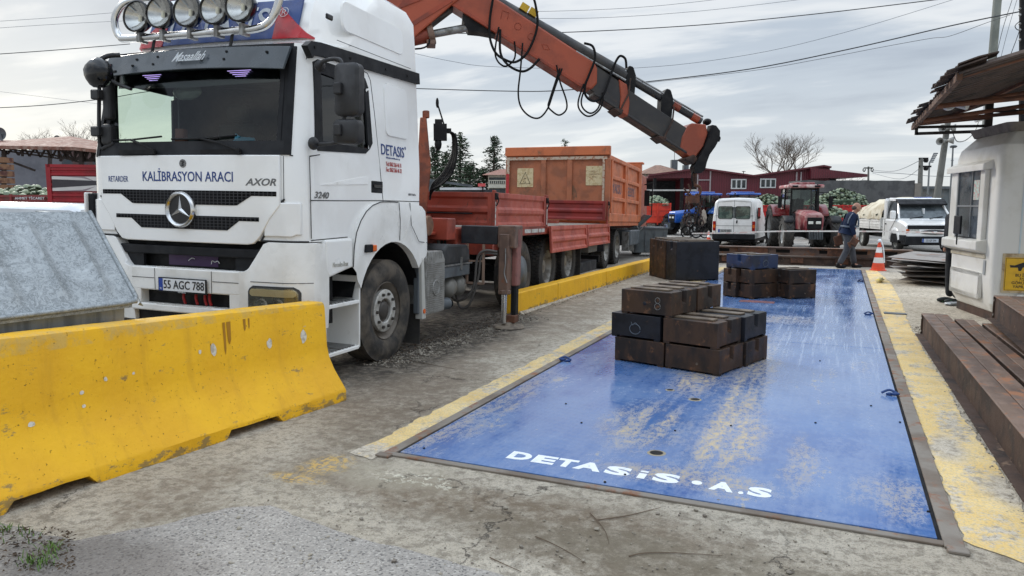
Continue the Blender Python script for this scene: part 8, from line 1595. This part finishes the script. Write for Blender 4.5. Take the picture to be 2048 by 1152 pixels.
# ================================================================ TREES
LEAFC = M('conifer_needles', S(58, 76, 54), S(40, 56, 42), s=.8, rough=.9, c3=S(84, 96, 66), s3=3, lo3=.56, hi3=.7); BARK = M('bark', S(84, 74, 64), S(66, 58, 50), s=3, rough=.95)
def conifer(px, ytop, D, lab, spread=.26, seed=1, dens=1.0, droop=.25, thin=0.0):
    p = at(px, 411, D); H_ = at(px, ytop, D).z; t = thing('conifer_tree', lab, 'tree', (p.x, p.y, 0), seed, 'conifers behind the market'); rr = random.Random(seed)
    MB().tube([(0, 0, 0), (.1, 0, H_*.5), (0, .05, H_)], lambda u: .26*(1-u)+.02, 7).build('trunk', BARK, t, 60); m = MB(); br = MB(); nb = int(64*dens)
    for k in range(nb):
        u = .14+.85*(k/nb)**.95; z = H_*u; a = k*2.4+rr.uniform(-.3, .3); l = H_*spread*(1-u)**.75*rr.uniform(.55, 1.12)+.25
        if rr.random() < thin*u: l *= .5
        d = Vector((math.cos(a), math.sin(a), 0)); e = d*l+Vector((0, 0, -l*droop+.25*l*(u > .7))); br.tube([(0, 0, z), Vector((0, 0, z))+e*.6+Vector((0, 0, .06*l)), Vector((0, 0, z))+e], lambda q_: .04*(1-q_)+.008, 4)
        n = int(10+l*11)
        for j in range(n):
            s_ = rr.uniform(.18, 1.0); c = Vector((0, 0, z))+e*s_+Vector((rr.gauss(0, .10+.10*l), rr.gauss(0, .10+.10*l), rr.gauss(-.06, .10))); sz = rr.uniform(.10, .24); v1 = Vector((rr.gauss(0, 1), rr.gauss(0, 1), rr.gauss(0, .35))).normalized()*sz; v2 = Vector((rr.gauss(0, 1), rr.gauss(0, 1), rr.gauss(-.3, .5))).normalized()*sz*.45
            m.add([c-v1, c+v2, c+v1, c-v2], [(0, 1, 2, 3)])
    br.build('branch', BARK, t); m.build('crown', LEAFC, t)
conifer(870, 292, 70, 'dark dense conifer nearest the crane hoses', .42, 1, 1.5, .2); conifer(894, 302, 68, 'shorter dark conifer second from the left', .40, 2, 1.4, .2)
conifer(922, 264, 72, 'tall thin-crowned conifer, second tallest of the row with an open top', .33, 3, 1.5, .12, .3); conifer(989, 270, 74, 'pointed spruce with drooping tiers beside the tipper', .34, 4, 1.5, .4)
conifer(940, 325, 66, 'low bushy dark conifer between the two tall ones', .5, 5, 1.3, .15); conifer(966, 335, 66, 'low dark conifer left of the cream building', .45, 6, 1.1, .15); conifer(848, 318, 66, 'dark conifer half hidden behind the truck cab', .5, 7, 1.2, .15)
def baretree(px, ytop, D, lab, seed, w=1.0, y0=None, lv=6, r0=.26):
    p = at(px, 411, D); H_ = at(px, ytop, D).z; t = thing('bare_tree', lab, 'tree', (p.x, p.y, 0), 0, 'leafless trees on the skyline'); rr = random.Random(seed); tr = MB(); m = MB()
    tr.tube([(0, 0, 0), (.1, 0, H_*.2), (0, 0, H_*.36)], lambda u: r0*(1-.3*u), 8); tr.build('trunk', BARK, t, 60)
    def grow(p0, d, l, r, n):
        p1 = p0+d*l*.5+Vector((rr.gauss(0, .06*l), rr.gauss(0, .06*l), 0)); p2 = p1+d*l*.5; m.tube([p0, p1, p2], lambda u: r*(1-.45*u), 5 if n > 3 else 3)
        if n == 0: return
        for k in range(3 if n > 1 else 4):
            a = rr.uniform(0, 6.28); s_ = Vector((math.cos(a)*w, math.sin(a)*w, rr.uniform(-.15, .5))); nd = (d+s_*rr.uniform(.55, .95)).normalized(); nd.z = max(nd.z, -.05)
            grow(p2 if k else p1, nd, l*rr.uniform(.62, .8), r*.58, n-1)
    for k in range(5): a = k*1.256+rr.uniform(-.3, .3); grow(Vector((0, 0, H_*.34)), Vector((math.cos(a)*.8*w, math.sin(a)*.8*w, .9)).normalized(), H_*.245, r0*.5, lv-1)
    m.build('crown', M('twig_grey', S(112, 102, 92), S(90, 82, 74), s=2, rough=.95), t)
baretree(1568, 262, 80, 'wide leafless tree standing behind the red hall', 11, .82, lv=6); baretree(158, 240, 60, 'leafless tree behind the market shed at the left', 12, 1.0, lv=6, r0=.2); baretree(185, 262, 62, 'smaller leafless tree close to the truck mirrors', 13, 1.0, lv=5, r0=.14)
baretree(1675, 328, 110, 'small leafless tree just showing over the red hall canopy', 14, 1.2, lv=4, r0=.2); baretree(962, 322, 72, 'leafless tree between the tall conifers', 15, .6, lv=5, r0=.12); baretree(1856, 368, 95, 'small leafless shrub by the warehouse', 16, 1.0, lv=4, r0=.08)
conifer(1129, 277, 95, 'thin conifer tip rising just above the tipper', .08, 9, .8, .3)
m = MB(); rr = random.Random(9)
for k in range(2600):
    px = rr.uniform(-500, 2400); D = rr.uniform(150, 175); p = at(px, 411, D); h = 2.2+1.4*mnoise.noise(Vector((px*.01, 0, 0))); c = Vector((p.x, p.y, rr.uniform(.2, max(.5, h)))); a = rr.uniform(0, 3.1); s = rr.uniform(.5, 1.2); d = Vector((math.cos(a), math.sin(a), 0))*s; u = Vector((rr.gauss(0, .3), rr.gauss(0, .3), 1)).normalized()*s*.6; m.add([c-d, c+u, c+d, c-u], [(0, 1, 2, 3)])
tag(m.build('distant_trees', LEAFC), 'low line of distant trees and scrub along the horizon', 'distant trees', kind='stuff')
# ================================================================ POLES
CON = M('pole_concrete', S(110, 110, 106), S(94, 94, 90), s=3, rough=.9); GALP = M('pole_steel', S(118, 122, 124), rough=.5, metal=.4)
def pole(name, lab, cat, p0, p1, D, r0, r1, mt=CON, n=10, grp=None, ext=True):
    b_ = at(p0[0], 411, D); t = thing(name, lab, cat, (b_.x, b_.y, 0), 0, grp); a, c = at(*p0, D)-t.location, at(*p1, D)-t.location; g = (c-a); a2 = a-g*(a.z/g.z); MB().cyl(a2, c, r0, r1, n).build('mast', mt, t, 40); return t, a, c, lambda px, py, dd=0: at(px, py, D+dd)-t.location
t, a, c, Q_ = pole('utility_pole', 'leaning grey concrete pole with loudspeaker horns behind the booth canopy', 'pole', (1875, 388), (1897, 236), 33, .17, .12); CR = M('horn_grey', S(150, 150, 146), rough=.5)
for px, py, dx_ in ((1883, 283, -1), (1899, 281, 1), (1888, 257, -1), (1903, 256, 1)):
    p = Q_(px, py, -.2); d = (RT*dx_*.8-FW*.6).normalized(); o = MB().cyl(p-d*.10, p+d*.16, .05, .17, 14, caps=False).cyl(p-d*.22, p-d*.10, .08, .06, 10).build('loudspeaker', CR, t, 50); o.modifiers.new('s', 'SOLIDIFY').thickness = .012
MB().bar(Q_(1884, 282), Q_(1899, 281), .05, .05).bar(Q_(1888, 257), Q_(1903, 256), .05, .05).build('bracket', BLACK, t)
t, a, c, Q_ = pole('utility_pole', 'thick grey concrete pole rising above the canopy at the right', 'pole', (1984, 125), (2000, -60), 17, .10, .085, M('pole_greenish', S(128, 132, 126), S(112, 116, 110), s=2, rough=.9)); MB().tube([Q_(2004, 0), Q_(2012, -20), Q_(2014, -50)], .01, 5).build('service_cable', BLACK, t)
t, a, c, Q_ = pole('utility_pole', 'dark pole with insulators at the right edge of the photo', 'pole', (2046, 200), (2047, -40), 15, .075, .07, BLACK); m = MB()
for py in (18, 30, 48, 60, 80): m.sph(Q_(2041, py), .035, 8, 6); m.bar(Q_(2041, py), Q_(2048, py), .02, .02)
m.each('insulator', STEEL, t, smooth=50); MB().tube([Q_(2040, 42), Q_(2030, 52), Q_(2036, 60), Q_(2044, 55)], .008, 5, smooth=3).build('wire_loop', BLACK, t)
for px, yt, D, lab in ((1840, 316, 60, 'square concrete pole with two crossarms behind the covered trailer'), (1737, 333, 90, 'slim pole with one crossarm above the covered trailer')):
    t, a, c, Q_ = pole('utility_pole', lab, 'pole', (px-1, 400), (px+2 if D == 60 else px, yt), D, .22 if D == 60 else .16, .16 if D == 60 else .10, CON, 4 if D == 60 else 8); m = MB()
    for dy in ((1, 17) if D == 60 else (3,)):
        x0, x1 = (px-2, px+(16 if dy == 1 else 22)) if D == 60 else (px-9, px+9); m.bar(Q_(x0, yt+dy), Q_(x1, yt+dy), .14, .14)
        for x in ((px+14, px+11) if D == 60 else (px-8, px+8)): m.tube([Q_(x-2, yt+dy+1), Q_(x-3, yt+dy+5), Q_(x, yt+dy+7), Q_(x+2, yt+dy+2)], .06, 5, smooth=3)
    m.build('crossarm', BLACK, t)
t, a, c, Q_ = pole('floodlight_mast', 'thin stadium floodlight mast with a leaning lamp frame', 'mast', (1855, 400), (1859, 325), 105, .16, .10, GALP, 8); m = MB()
for k in range(6):
    for j in range(3): p = Q_(1861+2.0*k*.9+j*2.6-1, 324-3.4*k); m.box(p.x-.1, p.x+.1, p.y-.1, p.y+.1, p.z-.09, p.z+.09)
m.bar(Q_(1859, 326), Q_(1868, 306), .1, .1); m.build('lamp_frame', M('lamp_array', S(110, 114, 118), rough=.5), t)
t, a, c, Q_ = pole('street_lamp', 'tall slim steel street lamp between the leaning pole and the booth', 'street lamp', (1900, 405), (1906, 296), 60, .10, .06, GALP, 8); m = MB(); m.bar(Q_(1901, 294), Q_(1911, 294), .18, .14); m.sph(Q_(1907, 293), (.28, .2, .12), 8, 6); m.build('lamp_head', M('lamp_dark', S(70, 74, 78), rough=.5), t); MB().bar(Q_(1902, 321), Q_(1907, 321), .08, .05).build('bracket', GALP, t)
o = thing('aerial_mast', 'thin aerial on the roof between the red hall gables', 'aerial', (0, 0, 0)); q = at(1487, 411, 66); o.location = (q.x, q.y, 0); MB().bar(at(1487, 352, 66)-o.location, at(1487, 342, 66)-o.location, .06, .06).bar(at(1484, 343, 66)-o.location, at(1491, 343, 66)-o.location, .05, .05).build('aerial', BLACK, o)
# ================================================================ WIRES
WI = M('wire_black', S(40, 42, 46), rough=.6); WG = M('wire_grey', S(96, 102, 110), rough=.6)
wires = [([(-60, 46), (110, 35), (290, 20)], 24, 28, .006, WG, 'thin grey wire high at the upper left, topmost'), ([(-60, 60), (120, 48), (290, 40)], 24, 28, .006, WG, 'thin grey wire at the upper left, second from the top'), ([(-60, 112), (100, 101), (260, 88)], 22, 25, .012, WI, 'dark wire at the upper left leading behind the roof lamps'),
 ([(-60, 218), (80, 211), (205, 198), (290, 184), (400, 170)], 22, 25, .012, WI, 'dark wire low at the left passing behind the mirrors and cab window'), ([(-60, 176), (80, 193), (230, 212)], 30, 30, .005, WG, 'faint grey wire crossing behind the left mirrors'),
 ([(640, -8), (760, 10), (1010, 23), (1260, 16), (1460, -4)], 26, 26, .007, WG, 'thin wire at the very top right of the crane elbow'), ([(1000, 36), (1190, 36), (1400, 22), (1610, -2)], 26, 26, .007, WG, 'thin grey wire below the topmost one at the right'),
 ([(860, 66), (985, 67), (1150, 64), (1400, 50), (1640, 27), (1900, -4)], 24, 22, .014, WI, 'thick dark wire running from the crane elbow to the top right'), ([(800, 100), (900, 122), (1000, 134), (1270, 136), (1500, 109), (1700, 62), (1920, -5)], 26, 24, .007, WG, 'long thin sagging wire across the middle of the sky'),
 ([(800, 176), (1000, 182), (1120, 181), (1290, 164), (1500, 138), (1700, 98), (1900, 52), (2046, 22)], 22, 15, .013, WI, 'thick twisted cable sagging from the cab to the right edge pole'), ([(1290, 166), (1500, 142), (1640, 118), (1760, 95), (1860, 77), (1900, 72), (1975, 45), (2020, 30)], 22, 16, .006, WI, 'loose thin cable hanging just below the thick cable at the right'),
 ([(1990, 125), (2005, 60), (2024, 0), (2030, -20)], 16, 16, .006, WI, 'steep cable dropping from the top right to the canopy, left one'), ([(2001, 118), (2016, 60), (2036, -8)], 16, 16, .005, WG, 'steep thin cable dropping to the canopy, middle one'), ([(2019, 115), (2036, 70), (2046, 35)], 15, 15, .007, WI, 'steep cable beside the right edge pole'),
 ([(1745, 344), (1800, 347), (1860, 352), (1910, 353)], 90, 80, .03, WG, 'distant wire low over the covered trailer'), ([(1745, 340), (1790, 342), (1842, 320)], 90, 60, .025, WG, 'distant wire rising to the square pole'), ([(1745, 346), (1800, 358), (1842, 335)], 90, 60, .02, WG, 'distant wire sagging below the others to the square pole')]
for pts, D0, D1, r, mt, lab in wires:
    n = len(pts)-1; q = [at(p[0], p[1], D0+(D1-D0)*i/n) for i, p in enumerate(pts)]; tag(MB().tube(q, r, 5, smooth=6).build('overhead_wire', mt, None, 60), lab, 'wire', 'overhead wires')
for ob in bpy.data.objects:
    if ob.type == 'MESH' and ob.parent is None and not ob.get('kind') and not ob.get('label'): print('UNTAGGED', ob.name)
